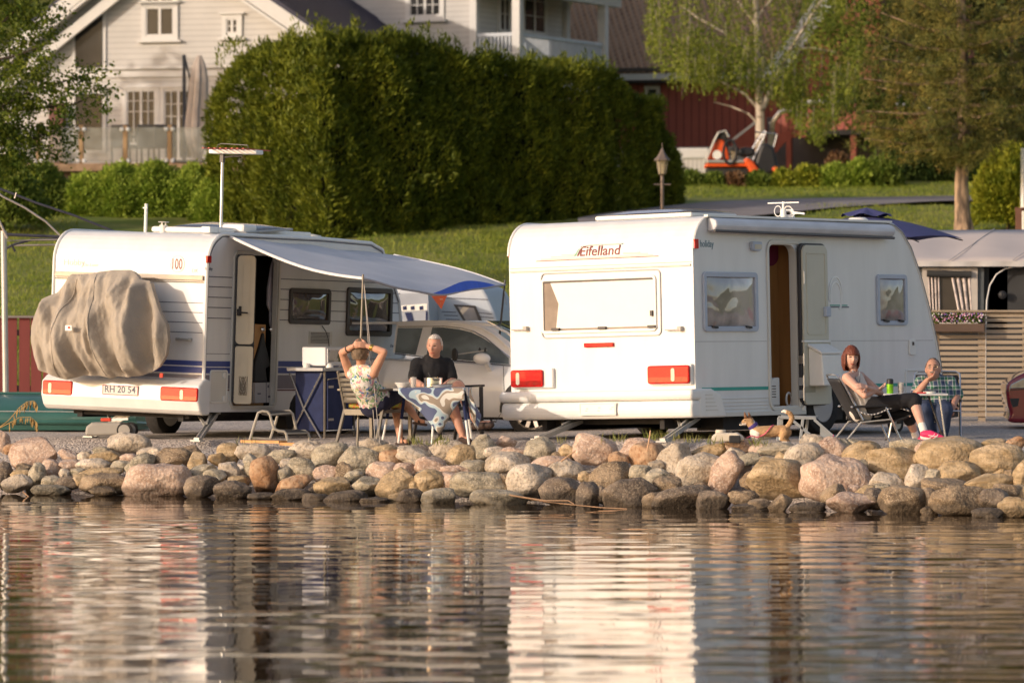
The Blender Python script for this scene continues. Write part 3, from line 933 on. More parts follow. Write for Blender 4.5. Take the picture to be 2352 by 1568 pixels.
 text_part('DK', B, *B.px(441, 626), .045, m_fadeink, body, t=.002)
 a, b = B.px(408, 606)
 Bd = V((0, 0, 1)).rotation_difference(V((0, -1, 0))).to_matrix()
 dk = MB().lathe([(.098, 0), (.098, .003)], B.p(a, b, 0), 32, Bd).build('speed_disc', m_trim, body)
 mbq = MB(); pts = [B.p(a + .095 * math.cos(2 * PI * i / 32), b + .095 * math.sin(2 * PI * i / 32), .004) for i in range(32)]
 mbq.tube(pts, .002, 4, closed=True); mbq.build('disc_rim', m_fadeink, dk)
 text_part('100', B, a - .068, b - .06, .12, m_inkred, dk, t=.004, width=.135, bold=.004)
 text_part('De Luxe', S, *S.px(896, 797), .035, m_ink, body, t=.002, shear=.3, width=.22)
 rc = S.rect(472, 587, 481, 604)
 S.panel(MB(), rc, .005, .0, .03).build('marker_light', m_red, t, bevel=.005)
 a, b = B.px(425, 779)
 hd = MB(); hd.beam(B.p(a - .09, b, .045), B.p(a + .09, b - .005, .045), .03, .03)
 for s in (-.085, .085): hd.beam(B.p(a + s, b, 0), B.p(a + s, b, .05), .035, .035)
 hd.build('rear_handle', m_greyalu, t, bevel=.006)
 rc = S.rect(481, 849, 519, 925)
 lk = S.ring(MB(), rc, .018, .04, .0, .018).build('locker_hatch', m_trim, t, bevel=.004)
 S.panel(MB(), (rc[0] + .02, rc[1] - .02, rc[2] + .02, rc[3] - .02), .03, .001, .008).build('hatch_panel', m_van2, lk)
 for Yk in (862, 915):
  a, b = S.px(512, Yk)
  S.panel(MB(), (a - .03, a + .03, b - .035, b + .035), .025, .008, .026).build('hatch_catch', m_trim, lk, bevel=.004)
 rc = S.rect(709, 760, 761, 791)
 vt = S.panel(MB(), rc, .01, 0, .012).build('fridge_vent', m_van2, t, bevel=.004)
 sl = MB()
 for i in range(8):
  z = lerp(rc[2] + .02, rc[3] - .02, i / 7)
  S.panel(sl, (rc[0] + .03, rc[1] - .07, z - .004, z + .004), 0, .013, .016)
 sl.build('vent_slots', m_bframe, vt)
 a, b = S.px(736, 747)
 MB().tube([S.p(*S.px(738, 748), .01), S.p(*S.px(746, 760), .012), S.p(*S.px(751, 775), .012), S.p(*S.px(754, 795), .012)], .005, 5).build('cable', m_black, t)
 window(S, S.rect(664, 661, 755, 746), .055, .05, m_bframe, m_tint, t, dep=.035)
 window(S, S.rect(796, 659, 896, 773), .06, .05, m_bframe, m_tint, t, dep=.035)
 T = zt
 rf = MB()
 rb = S.px(640, 533)
 roof = MB().box((1.45, .95, T + .04), (.95, .85, .07)).build('roof_hatch_base', m_trim, t, bevel=.03)
 hz = T + .04
 p = [V((1.05, .55, hz + .0)), V((2.05, .9, hz - .01)), V((2.05, 1.95, hz + .06)), V((1.05, 1.6, hz + .09))]
 lid = MB()
 lid.grid(lambda u_, v_: (p[0].lerp(p[1], u_)).lerp(p[3].lerp(p[2], u_), v_) + V((0, 0, .06 * (1 - (2 * u_ - 1) ** 4) * (1 - (2 * v_ - 1) ** 4))), 10, 8)
 lid.build('roof_hatch_lid', mat('smoked_lid', (.10, .09, .10), rough=.12, var=.3, alpha=.75, coat=.5), t, smooth=True, fix=False, solid=.01)
 fr_ = MB(); fr_.tube(p, .015, 5, closed=True)
 for q0 in (.3, .75):
  fr_.beam(p[0].lerp(p[1], q0) + V((0, .35, -.1)), p[0].lerp(p[1], q0) + V((0, .5, .09)), .05, .02)
 fr_.build('hatch_frame', m_greyalu, t)
 rail = MB().box((W - .25, 1.5, T + .045), (.12, 2.3, .075)).build('roof_rail', m_trim, t, bevel=.01)
 MB().box((1.85, 1.05, T + .07), (.35, .3, .12)).build('hatch_motor', m_trim, t, bevel=.03)
 dm = MB().lathe([(.16, 0), (.17, .03), (.14, .06), (.05, .075), (.001, .078)], (W - .6, 3.3, T + .0), 24).build('roof_vent', mat('ivory', (.68, .65, .55), rough=.5), t, smooth=True)
 def top_at(X, Y, y):
  fr2 = Fr(M, (0, y, 0), (1, 0, 0), (0, 0, 1), (0, -1, 0)); return fr2.px(X, Y)
 x_, z1_ = top_at(376, 516, .55)
 fl = MB().lathe([(.045, T - .02), (.045, T + .06), (.05, T + .065), (.05, T + .09), (.03, T + .09)], (x_, .55, 0), 16)
 fl.lathe([(.06, T + .12), (.065, T + .125), (.06, T + .13)], (x_, .55, 0), 16)
 for k in range(4): fl.box((x_ + .03 * math.cos(k * PI / 2), .55 + .03 * math.sin(k * PI / 2), T + .105), (.008, .008, .04))
 fl.build('flue', m_van2, t)
 x_, z1_ = top_at(336, 468, .6)
 pm = MB().tube([V((x_, .6, T - .02)), V((x_, .6, z1_))], .02, 8)
 pm.tube([V((x_ - .03, .58, z1_ - .05)), V((x_ + .03, .58, z1_ - .05))], .01, 6)
 pm.build('roof_pole', m_trim, t)
 fr2 = Fr(M, (0, .9, 0), (1, 0, 0), (0, 0, 1), (0, -1, 0))
 x0, za = fr2.px(511, 362); x1_, zb_ = fr2.px(508, 520)
 ms = MB().tube([V((x1_, .9, zb_ - .15)), V((x0, .9, za))], .019, 10).build('aerial_mast', m_alu, t, smooth=True)
 g = MB();
 xa, _ = fr2.px(487, 352); xb, zc_ = fr2.px(597, 351)
 g.box(((xa + xb) / 2, .9, zc_ + .005), (xb - xa, .16, .05))
 g.build('aerial', m_trim, ms, bevel=.01)
 e = MB()
 for i in range(8):
  xx = lerp(xa + .06, xb - .05, i / 7)
  e.beam(V((xx, .6, zc_ + .035)), V((xx, 1.2, zc_ + .035)), .025, .012)
 e.build('aerial_elements', mat('aerial_red', (.45, .08, .05), rough=.5), ms)
 h = MB().tube([V((xa + .05, .9, zc_ + .02)), V((xa + .08, .9, zc_ + .085)), V((xa + .13, .9, zc_ + .10)), V((xb - .17, .9, zc_ + .085)), V((xb - .155, .9, zc_ + .03))], .006, 6)
 h.tube([V((x0, .9, za)), V((x0 + .15, .9, za + .02)), V((xa + .42, .9, za + .02))], .01, 6)
 h.box((x0 + .0, .9, za), (.045, .045, .12))
 h.build('aerial_bracket', m_bframe, ms)
 ch = MB()
 for x in (.35, W - .35): ch.box((x, 2.3, zb - .06), (.07, 4.4, .12))
 ch.box((W / 2, .15, zb - .05), (W - .5, .06, .07)); ch.box((W / 2, 2.3, zb - .03), (W - .3, 4.5, .03))
 ch.tube([V((.1, 2.7, .3)), V((W - .1, 2.7, .3))], .05, 8)
 ch.build('chassis', m_dark, t)
 for x in (.12, W - .14):
  wheel(t, (x if x > 1 else x, 2.3, .315), .325, .19, (1, 0, 0), m_trim if x < 1 else m_dark, holes=0)
 steady(t, M, (.98, .25, zb - .03), 207, 52.4, .53, -.85)
 steady(t, M, (W - .1, .45, zb - .03), 454, 50.6, .53, -.6)
 return t, M, S, B, zt
HOB, HM, HS, HB, HZT = hobby()
# ------------------------------------------------------------------ the plain caravan on the right
def eifel():
 W = 2.49
 th = R(37)
 N = V(((1600 - CX) / FPX * 48.4, 48.4))
 org = (N.x - W * math.cos(th), N.y + W * math.sin(th), .57)
 t = thing('caravan', 'plain white caravan with thin green stripe low on its side and big rear window', 'caravan', org, (0, -.024, -th))
 M = MX(t)
 S = Fr(M, (W, 0, 0), (0, 1, 0), (0, 0, 1), (1, 0, 0))
 B = Fr(M, (0, 0, 0), (1, 0, 0), (0, 0, 1), (0, -1, 0))
 zt = S.px(1640, 496)[1]
 zb = S.px(1640, 953)[1]
 r = .36
 prof = [(0, zb), (0, zt - r)]
 for i in range(1, 9):
  a = R(180 - 90 * i / 8)
  prof.append((r + r * math.cos(a), zt - r + r * math.sin(a)))
 for q in ((1750, 501), (1900, 507), (2030, 512), (2052, 518), (2070, 533), (2090, 568), (2112, 630), (2132, 705), (2148, 775), (2158, 830), (2164, 880), (2163, 920), (2150, 935)):
  prof.append(S.px(*q))
 zf = S.px(2140, 938)[1]
 ya_ = S.px(1958, 900)[0]; yb_ = S.px(1855, 930)[0]
 wy = S.px(1893, 965)[0]
 prof += [(prof[-1][0] - .05, zf), (wy + .42, zb + .02)]
 for i in range(1, 10):
  a = R(180 * i / 10)
  prof.append((wy + .42 * math.cos(a), zb + .02 + .33 * math.sin(a)))
 prof += [(wy - .42, zb)]
 n_arch = 13
 dr = S.rect(1762, 563, 1834, 934)
 dr = (dr[0], dr[1], S.px(1800, 932)[1], S.px(1800, 562)[1])
 hole = rrect(*dr, (.02, .02, .12, .12), 5)
 body = shell('body', M, W, prof, [hole], m_van, t)
 rim = prof[0:-n_arch]
 for x in (W + .004, -.004):
  MB().tube([V((x, y, z)) for y, z in rim[1:]], .017, 6).build('edge_moulding', m_trim, body, smooth=True)
 MB().tube([V((W + .01, y, z)) for y, z in rim[8:]], .012, 5).build('edge_rubber', m_bframe, body)
 MB().tube([V((W + .006, y + .02, z)) for y, z in rim[1:10]], .004, 4).build('edge_seam', m_seam2, body)
 reveal(MB(), S, hole, .09).build('door_frame_lining', m_van2, body, fix=False)
 S.ring(MB(), (dr[0] - .03, dr[1] + .14, dr[2] - .05, dr[3] + .05), .04, .12, 0, .02).build('door_frame', m_van2, body, bevel=.004)
 S.panel(MB(), (dr[1] + .005, dr[1] + .10, dr[2] - .02, dr[3] - .05), .02, .0, .03).build('door_post', m_van2, body, bevel=.008)
 mb = MB()
 x1 = W - .9; ya, yb = dr[0] - .25, dr[1] + .06
 def q4(*p): mb.add([V(a) for a in p], [(0, 1, 2, 3)])
 q4((x1, ya, dr[2]), (x1, yb, dr[2]), (x1, yb, dr[3]), (x1, ya, dr[3]))
 q4((W - .03, ya, dr[2]), (x1, ya, dr[2]), (x1, ya, dr[3]), (W - .03, ya, dr[3]))
 q4((W - .03, yb, dr[2]), (x1, yb, dr[2]), (x1, yb, dr[3]), (W - .03, yb, dr[3]))
 q4((W - .01, ya, dr[2]), (x1, ya, dr[2]), (x1, yb, dr[2]), (W - .01, yb, dr[2]))
 q4((W - .01, ya, dr[3]), (x1, ya, dr[3]), (x1, yb, dr[3]), (W - .01, yb, dr[3]))
 mb.build('interior_lining', m_wood, body, fix=False)
 I = Fr(M, (x1 + .62, 0, 0), (0, 1, 0), (0, 0, 1), (1, 0, 0))
 I.panel(MB(), (ya, yb, dr[2], dr[3]), 0, -.03, 0).build('wardrobe_side', m_wood, body)
 a, b = I.px(1768, 580)
 mbc = MB(); mbc.prism([I.p(a + .17 * math.cos(2 * PI * i / 24), b + .15 * math.sin(2 * PI * i / 24), .002) for i in range(24)], V((.01, 0, 0)))
 mbc.build('maroon_disc', mat('maroon_cloth', (.13, .01, .03), rough=.9), body)
 rc = I.rect(1793, 697, 1812, 747)
 pn = I.panel(MB(), rc, .005, .002, .02).build('control_panel', mat('panel_navy', (.012, .02, .05), rough=.4), body)
 a, b = I.px(1800, 726); MB().tube([I.p(a + .035 * math.cos(x), b + .045 * math.sin(x), .03) for x in [R(60 + 24 * i) for i in range(10)]], .006, 5).build('ring_handle', m_trim, pn)
 I2 = Fr(M, (W - .12, 0, 0), (0, 1, 0), (0, 0, 1), (1, 0, 0))
 rc = I2.rect(1767, 867, 1792, 931)
 ht = MB(); pf = [(rc[0], rc[2]), (rc[1], rc[2]), (rc[1], rc[3] - .0), (lerp(rc[0], rc[1], .55), rc[3]), (rc[0], rc[3] - .03)]
 I2.poly(ht, pf, -.12, .0)
 h_ = ht.build('heater', m_trim, body, bevel=.012)
 sl = MB()
 for i in range(5): I2.panel(sl, (rc[0] + .02, lerp(rc[0], rc[1], .6), rc[3] - .10 - .03 * i, rc[3] - .09 - .03 * i), 0, .001, .004)
 sl.build('heater_slots', m_bframe, h_)
 a, b = I2.px(1812, 917)
 mbc = MB().tube([I2.p(a + .055 * math.cos(2 * PI * i / 20), b + .075 * math.sin(2 * PI * i / 20), -.0) for i in range(20)], .012, 6, closed=True)
 mbc.build('floor_vent', m_trim, body, smooth=True)
 D = Fr(M, (W + .07, 0, 0), (0, 1, 0), (0, 0, 1), (1, 0, 0))
 rc = D.rect(1836, 562, 1905, 930)
 z0, z1 = D.px(1870, 929)[1], D.px(1870, 562)[1]
 zs = D.px(1870, 785)[1]
 y0, y1 = rc[0] + .02, rc[1]
 D.panel(MB(), (y0 - .01, y1 + .015, z0 - .01, z1 + .015), .1, -.05, -.01).build('door_skin', mat('door_edge_rubber', (.05, .05, .055), rough=.5), t, bevel=.004)
 md = mat('door_inner', (.55, .53, .43), rough=.5, var=.03)
 up = D.panel(MB(), (y0 + .015, y1 - .005, zs + .02, z1 - .005), (.01, .01, .09, .09), -.01, .018).build('upper_door_leaf', md, t, bevel=.008)
 lo = D.panel(MB(), (y0 + .015, y1 + .03, z0, zs - .005), (.06, .06, .01, .01), -.01, .018).build('lower_door_leaf', md, t, bevel=.008)
 D.ring(MB(), (y0 + .08, y1 - .06, zs + .08, z1 - .09), .012, .03, .018, .026).build('leaf_panel_rim', md, up)
 D.panel(MB(), (y0, y1 + .01, zs - .005, zs + .02), 0, -.01, .03).build('leaf_rail', m_trim, lo, bevel=.004)
 a, b = D.px(1894, 716)
 MB().box(D.p(a, b, .03), (.06, .10, .11)).build('door_latch', m_bluegrey, up, bevel=.01)
 a, b = D.px(1856, 894)
 vs_ = MB(); D.panel(vs_, (a - .09, a + .12, b - .035, b + .035), 0, .018, .022); vs_.build('door_vent', mat('olive_grille', (.36, .35, .27), rough=.6), lo)
 hg = MB()
 for Y in (638, 826, 876, 985 - 30):
  if Y > 930: Y = 905
  a, b = S.px(1832, Y); hg.box(S.p(a, b, .05), (.05, .035, .09)); hg.lathe([(.012, -.07), (.012, .07)], S.p(a, b, .085), 8)
 hg.build('hinge', m_alu, body)
 S.panel(MB(), (dr[1] + .11, dr[1] + .135, dr[2], dr[3]), 0, .02, .05).build('hinge_strip', m_alu, body)
 E = Fr(M, (W + .09, 0, 0), (0, 1, 0), (0, 0, 1), (1, 0, 0))
 ra = E.rect(1858, 800, 1918, 886)
 y0b, y1b = E.px(1858, 880)[0], E.px(1902, 880)[0]
 zb0, zb1 = E.px(1870, 886)[1] + .0, E.px(1860, 797)[1]
 bn = MB()
 dp = .20
 pr = [(0, zb1), (dp * .9, zb1 - .09), (dp, zb0 + .0), (0, zb0)]
 bn.prism([V((W + .09 + x, y0b, z)) for x, z in pr], V((0, y1b - y0b, 0)))
 bo = bn.build('waste_bin', m_trim, lo, bevel=.015)
 ld = MB(); ld.prism([V((W + .09 + x, y0b - .015, z)) for x, z in ((0, zb1 + .005), (dp * .93, zb1 - .085), (dp * .95, zb1 - .06), (0, zb1 + .04))], V((0, y1b - y0b + .03, 0)))
 ld.build('bin_lid', m_trim, bo, bevel=.006)
 window(S, S.rect(1612, 624, 1739, 761), .055, .05, m_bluegrey, m_tint2, t, dep=.03)
 window(S, S.rect(2011, 630, 2082, 747), .05, .05, m_bluegrey, m_tint2, t, dep=.03)
 for X, Y in ((1636, 755 - 5), (1714, 750), (2030, 736), (2064, 736)):
  cl = MB(); a, b = S.px(X, Y); cl.beam(S.p(a - .05, b, .035), S.p(a + .05, b - .01, .035), .03, .02)
  cl.build('window_catch', m_black, t)
 sw = MB()
 a0, b0 = S.px(1921, 678)
 for rr_, dy in ((.155, 0), (.125, -.02)):
  sw.tube([S.p(a0 + rr_ * .9 * math.cos(x) - .02, b0 + dy + rr_ * 1.35 * math.sin(x), .002) for x in [R(200 - 14 * i) for i in range(19)]], .009, 4)
 sw.build('swoosh', mat('pale_swoosh', (.88, .87, .83), rough=.4), body)
 ln = MB(); a1, b1 = S.px(1906, 701); a2, b2 = S.px(1946, 701)
 S.panel(ln, (a1, a2, b1 - .006, b1 + .006), 0, .001, .004); ln.build('green_line', m_teal, body)
 ln = MB(); S.panel(ln, (a1, a2 + .03, b1 - .026, b1 - .014), 0, .001, .004); ln.build('dark_line', m_ink, body)
 sm = MB()
 z = S.px(1660, 784)[1]
 for ya2, yb2 in ((.02, dr[0] - .05), (S.px(1908, 783)[0], S.px(2145, 780)[0] - .02)): S.panel(sm, (ya2, yb2, z - .003, z + .003), 0, .0005, .002)
 sm.build('side_seam', m_seam2, body)
 z = S.px(1700, 892)[1]
 te = MB(); S.panel(te, (S.px(1612, 893)[0], dr[0] - .04, z - .018, z + .018), 0, .001, .005)
 z3 = S.px(2060, 883)[1]; S.panel(te, (S.px(1980, 883)[0], S.px(2110, 883)[0], z3 - .018, z3 + .018), 0, .001, .005)
 te.build('green_stripe', m_teal, body)
 rb = MB()
 for Y in (914, 922, 930, 938, 945):
  z = S.px(1680, Y)[1]; S.panel(rb, (.15, dr[0] - .045, z - .008, z + .006), 0, .0, .010)
 rb.build('skirt_ribs', m_van, body, bevel=.003)
 S.panel(MB(), (.05, wy - .4, zb - .02, zb + .03), 0, .0, .03).build('skirt_rail', m_van2, body, bevel=.006)
 text_part('holiday', S, *S.px(1608, 567), .075, mat('teal_ink', (.16, .25, .28), rough=.5), body, t=.002, width=S.px(1639, 567)[0] - S.px(1608, 567)[0])
 rc = S.rect(1590, 549, 1600, 571)
 S.panel(MB(), (max(.0, rc[0]), rc[1], rc[2], rc[3]), .004, 0, .03).build('marker_light', m_red, t, bevel=.005)
 zc_ = B.px(1168, 578)[1]
 MB().box((-.02, .06, zc_), (.04, .05, .12)).build('marker_light', m_red, t, bevel=.005)
 rc = S.rect(1721, 555, 1743, 577)
 al = S.panel(MB(), rc, (.05, .05, .01, .01), 0, .05).build('awning_lamp', m_bluegrey, t, bevel=.01)
 S.panel(MB(), (rc[0] + .03, rc[1] - .02, rc[2] + .02, rc[3] - .03), .01, .05, .054).build('lamp_lens', m_clear, al)
 rc = S.rect(2086, 779, 2101, 815)
 wf = S.panel(MB(), rc, .03, 0, .02).build('water_filler', m_trim, t, bevel=.006)
 MB().box(S.p((rc[0] + rc[1]) / 2, rc[3] - .05, .024), (.02, .02, .04)).build('filler_lock', m_bframe, wf)
 rc = S.rect(2078, 848, 2160, 925)
 S.ring(MB(), (rc[0], rc[1] - .05, rc[2], rc[3]), .02, .05, 0, .015).build('locker_hatch', m_trim, t, bevel=.004)
 A = MB()
 pA = S.px(1621, 497);
 y0a, y1a = S.px(1616, 520)[0] + .06, S.px(2036, 530)[0]
 zT = S.px(1640, 499)[1]; zB = S.px(1640, 532)[1]
 zT2 = S.px(2020, 514)[1]; zB2 = S.px(2020, 545)[1]
 prA = [(0, 0), (.06, -.01), (.12, -.045), (.135, -.10), (.10, -.16), (0, -.165)]
 vs = [V((W + x, y0a, zT + z * (zT - zB) / .165)) for x, z in prA] + [V((W + x, y1a, zT2 + z * (zT2 - zB2) / .165)) for x, z in prA]
 n = len(prA)
 A.add(vs, [(i, (i + 1) % n, n + (i + 1) % n, n + i) for i in range(n)] + [tuple(range(n - 1, -1, -1)), tuple(range(n, 2 * n))])
 aw = A.build('awning_roll', mat('dull_white_vinyl', (.62, .63, .66), rough=.5, var=.12, vs=2.5, bump=.15, bs=6, stretch=(3, 1, 3)), t, bevel=.02)
 bb = MB(); bb.tube([V((W + .10, y0a, zB + .005)), V((W + .10, (y0a + y1a) / 2, (zB + zB2) / 2 - .005)), V((W + .10, y1a, zB2 - .01))], .016, 6)
 bb.build('awning_binding', m_bframe, aw)
 S.panel(MB(), (y0a - .05, y1a + .05, zT - .0, zT + .025), 0, .0, .05).build('awning_rail', m_trim, t)
 rc = B.rect(1243, 640, 1510, 760)
 wf = B.ring(MB(), rc, .035, .05, 0, .02).build('rear_window', m_trim, t, bevel=.006)
 B.panel(MB(), (rc[0] + .02, rc[1] - .02, rc[2] + .02, rc[3] - .02), .04, -.05, .001).build('window_recess', mat('recess_brown', (.30, .24, .19), rough=.8, var=.3, vs=3), wf)
 bl = MB()
 B.poly(bl, [(rc[0] + .13, rc[3] - .05), (rc[1] - .04, rc[3] - .05), (rc[1] - .04, rc[2] + .055), (rc[0] + .20, rc[2] + .055), (rc[0] + .24, rc[2] + .33)], .003, .010)
 bl.build('blind', mat('blind_white', (.78, .76, .72), rough=.8, var=.02), wf)
 B.panel(MB(), (rc[0] + .03, rc[1] - .03, rc[3] - .052, rc[3] - .035), 0, .012, .018).build('blind_rail', m_bframe, wf)
 B.ring(MB(), (rc[0] - .0, rc[1] + .06, rc[2] - .05, rc[3] + .06), .012, .06, 0, .014).build('window_seal', m_seam2, wf)
 ct = MB()
 for X in (1279, 1386, 1500):
  a, b = B.px(X, 752); ct.beam(B.p(a - .05, rc[2] + .05, .025), B.p(a + .05, rc[2] + .05, .025), .03, .03)
 a, b = B.px(1505, 719); ct.box(B.p(a - .03, b, .025), (.03, .03, .06))
 ct.build('window_catch', m_bframe, wf)
 a, b = B.px(1332, 588)
 a2, _ = B.px(1426, 585)
 text_part('Eifelland', B, a, b, .105, m_inkred, body, t=.002, shear=.15, width=a2 - a, bold=.01)
 def line(X0, Y0, X1, Y1, h, m, nm):
  p0 = B.px(X0, Y0); p1 = B.px(X1, Y1)
  MB().beam(B.p(*p0, .003), B.p(*p1, .003), .004, h).build(nm, m, body)
 mg = mat('pale_green_line', (.55, .62, .56), rough=.5)
 line(1232, 600, 1513, 588, .007, m_inkred, 'badge_line')
 ml = MB()
 for X0, Y0, X1, Y1 in ((1243, 596, 1500, 585), (1266, 590.5, 1320, 588), (1290, 585, 1320, 584), (1432, 580.5, 1470, 579.5), (1432, 583, 1488, 582), (1360, 562, 1430, 559)):
  ml.beam(B.p(*B.px(X0, Y0), .003), B.p(*B.px(X1, Y1), .003), .004, .012)
 ml.tube([B.p(*B.px(*q), .003) for q in ((1325, 588), (1331, 574), (1340, 565), (1360, 562))], .006, 4)
 ml.build('badge_lines', mg, body)
 gl = MB(); gl.prism([B.p(*B.px(*q), .002) for q in ((1319, 588), (1325, 588), (1334, 569), (1328, 573))], V((0, -.003, 0))); gl.build('badge_slash', mat('slash_green', (.20, .38, .28), rough=.5), body)
 gl = MB(); gl.prism([B.p(*B.px(*q), .002) for q in ((1326, 588), (1329, 588), (1337, 570), (1334, 571))], V((0, -.003, 0))); gl.build('badge_slash', m_inkred, body)
 tr = MB(); z = B.px(1400, 615)[1]
 B.panel(tr, (.02, W - .03, z - .012, z + .012), 0, 0, .018); B.panel(tr, (.02, W - .02, z + .03, z + .036), 0, 0, .012)
 tr.build('rear_rail', m_van2, body, bevel=.004)
 a, b = B.px(1516, 640); z2 = B.px(1516, 758)[1]
 for X in (1201, 1555):
  a, b = B.px(X, 757)
  h = MB(); h.beam(B.p(a - .12, b, .05), B.p(a + .06, b, .05), .02, .012); h.box(B.p(a + .06, b + .01, .025), (.05, .06, .05)); h.box(B.p(a - .12, b, .025), (.02, .05, .012))
  h.build('grab_handle', mat('handle_grey', (.45, .42, .38), rough=.5), t, bevel=.004)
 rc = B.rect(1344, 788, 1411, 796)
 B.panel(MB(), rc, .008, 0, .03).build('brake_light', m_red, t, bevel=.008)
 BB = Fr(M, (0, -.17, 0), (1, 0, 0), (0, 0, 1), (0, -1, 0))
 zA, zBm, zC = BB.px(1400, 896)[1], BB.px(1400, 921)[1], BB.px(1400, 962)[1]
 def bar(z0, z1, dep, ext, nm):
  pr = []
  for i in range(9):
   aa = R(90 + 180 * i / 8)
   pr.append((-dep + .05 + .05 * math.cos(aa) , (z0 + z1) / 2 + (z1 - z0) / 2 * math.sin(aa)))
  pr = [(.05, z1)] + pr + [(.05, z0)]
  b_ = MB().prism([V((-ext, y, z)) for y, z in pr], V((W + 2 * ext, 0, 0)))
  return b_.build(nm, m_trim, t, bevel=.035, seg=4)
 bar(zBm, zA, .17, .06, 'bumper_beam')
 lb = bar(zC, zBm - .002, .15, .045, 'bumper_apron')
 cp = MB(); yc = S.px(1662, 940)[0]
 for a in (0,):
  z_hi = zA;
  cp.prism([V((W + .0, .0, zC)), V((W + .0, yc, zC)), V((W, yc * .80, zC + .25)), V((W, yc * .45, z_hi)), V((W, 0, z_hi))], V((.05, 0, 0)))
 cpo = cp.build('bumper_corner', m_trim, t, bevel=.03, seg=4)
 rbs = MB()
 for k in range(5):
  z = lerp(zC + .08, zBm + .05, k / 4); rbs.beam(V((W + .052, yc * .22, z)), V((W + .052, yc * (.66 - .05 * k), z)), .008, .012)
 rbs.build('corner_ribs', m_van2, cpo)
 for x0, y0_, x1_, y1_, fl in ((1173, 850, 1247, 888, 0), (1487, 840, 1584, 880, 1)):
  Q = Fr(M, (0, -.07, 0), (1, 0, 0), (0, 0, 1), (0, -1, 0))
  rc = Q.rect(x0, y0_, x1_, y1_)
  rc = (max(rc[0], -.02), min(rc[1], W + .0), rc[2], rc[3])
  hs = MB(); B.panel(hs, (rc[0] + .0, rc[1] + (.12 if not fl else .01), rc[2] - .015, rc[3] + .015), .02, 0, .05)
  hs.build('light_housing', m_trim, t, bevel=.015, seg=3)
  lt = Q.panel(MB(), rc, .03, -.02, .012).build('tail_light', m_red, t, bevel=.014, seg=3, smooth=True)
  Q.panel(MB(), (rc[0] + .015, rc[1] - .015, rc[2] + .015, lerp(rc[2], rc[3], .36)), .015, .012, .015).build('lower_lens', m_red2, lt)
  a = lerp(rc[0], rc[1], .62 if fl else .24)
  Q.panel(MB(), (a - .024, a + .024, rc[2] + .025, rc[3] - .03), .022, .012, .018).build('reversing_lens', m_clear, lt)
 rc = BB.rect(1325, 922, 1420, 955)
 pl = BB.panel(MB(), (rc[0] + .03, rc[1] - .03, rc[2] + .01, rc[3] - .015), .008, -.01, .0).build('number_plate', mat('plate_bleached', (.76, .74, .72), rough=.5, var=.03), lb)
 BB.ring(MB(), (rc[0] + .04, rc[1] - .04, rc[2] + .02, rc[3] - .025), .005, .008, 0, .003).build('plate_border', m_fadeink, pl)
 fm = MB()
 for k, (u, v) in enumerate(((.2, .4), (.22, .55), (.5, .4), (.52, .6), (.8, .5), (.84, .62))):
  BB.panel(fm, (lerp(rc[0], rc[1], u), lerp(rc[0], rc[1], u) + .03, lerp(rc[2], rc[3], v) - .01, lerp(rc[2], rc[3], v)), 0, .0005, .003)
 fm.build('faint_marks', m_fadeink, pl)
 def at(X, Y, x):
  f = Fr(M, (x, 0, 0), (0, 1, 0), (0, 0, 1), (1, 0, 0)); return f.px(X, Y)
 T = zt
 rf = MB().box((1.55, .85, T + .03), (1.3, .9, .05)).build('roof_hatch', m_trim, t, bevel=.02)
 l = MB(); l.grid(lambda u_, v_: V((lerp(.9, 2.2, u_), lerp(.4, 1.3, v_), T + .065 + .05 * (1 - (2 * u_ - 1) ** 4) * (1 - (2 * v_ - 1) ** 4))), 10, 8)
 l.build('hatch_dome', mat('milky_dome', (.35, .33, .40), rough=.15, coat=.5), rf, smooth=True, fix=False)
 xa = 1.5
 a, b = at(1808, 493, xa)
 zr = T - .02
 an = MB().lathe([(.075, zr), (.075, zr + .10), (.06, zr + .13)], (xa, a + .03, 0), 16)
 an.lathe([(.035, zr), (.035, zr + .19)], (xa, a - .08, 0), 10)
 o = an.build('aerial_base', m_trim, t, smooth=True)
 f = Fr(M, (xa, 0, 0), (0, 1, 0), (0, 0, 1), (1, 0, 0))
 e = MB();
 fr9 = Fr(M, (0, a, 0), (1, 0, 0), (0, 0, 1), (0, -1, 0))
 def w9(X, Y): return fr9.p(*fr9.px(X, Y))
 e.tube([w9(1764, 467), w9(1835, 465)], .009, 6); e.tube([w9(1799, 463), w9(1799, 490)], .014, 8)
 e.tube([w9(1795, 484), w9(1822, 483)], .012, 6); e.tube([w9(1815, 487), w9(1848, 491)], .012, 6); e.tube([w9(1815, 492), w9(1845, 489)], .007, 5)
 c9 = w9(1787, 485); e.tube([c9 + V((.05 * math.cos(x), 0, .06 * math.sin(x))) for x in [2 * PI * i / 14 for i in range(14)]], .006, 5, closed=True)
 e.tube([w9(*q) for q in ((1800, 482), (1806, 474), (1814, 474), (1822, 483), (1825, 492), (1820, 498))], .006, 5)
 e.build('aerial', m_trim, o)
 fr9 = Fr(M, (0, 3.6, 0), (1, 0, 0), (0, 0, 1), (0, -1, 0))
 c9 = w9(1970, 510)
 MB().lathe([(.10, -.02), (.12, .0), (.12, .025), (.09, .05), (.001, .055)], c9, 24).build('roof_vent', m_trim, t, smooth=True)
 ch = MB()
 for x in (.45, W - .45): ch.box((x, 2.6, zb - .07), (.06, 5.2, .14))
 ch.box((W / 2, .2, zb - .05), (W - .5, .06, .07)); ch.box((W / 2, 2.5, zb - .02), (W - .2, 4.9, .03))
 ch.box((W - .3, 1.25, zb - .09), (.35, 1.1, .16)); ch.tube([V((.1, wy, .32)), V((W - .1, wy, .32))], .05, 8)
 ch.build('chassis', m_dark, t)
 zr_ = .33
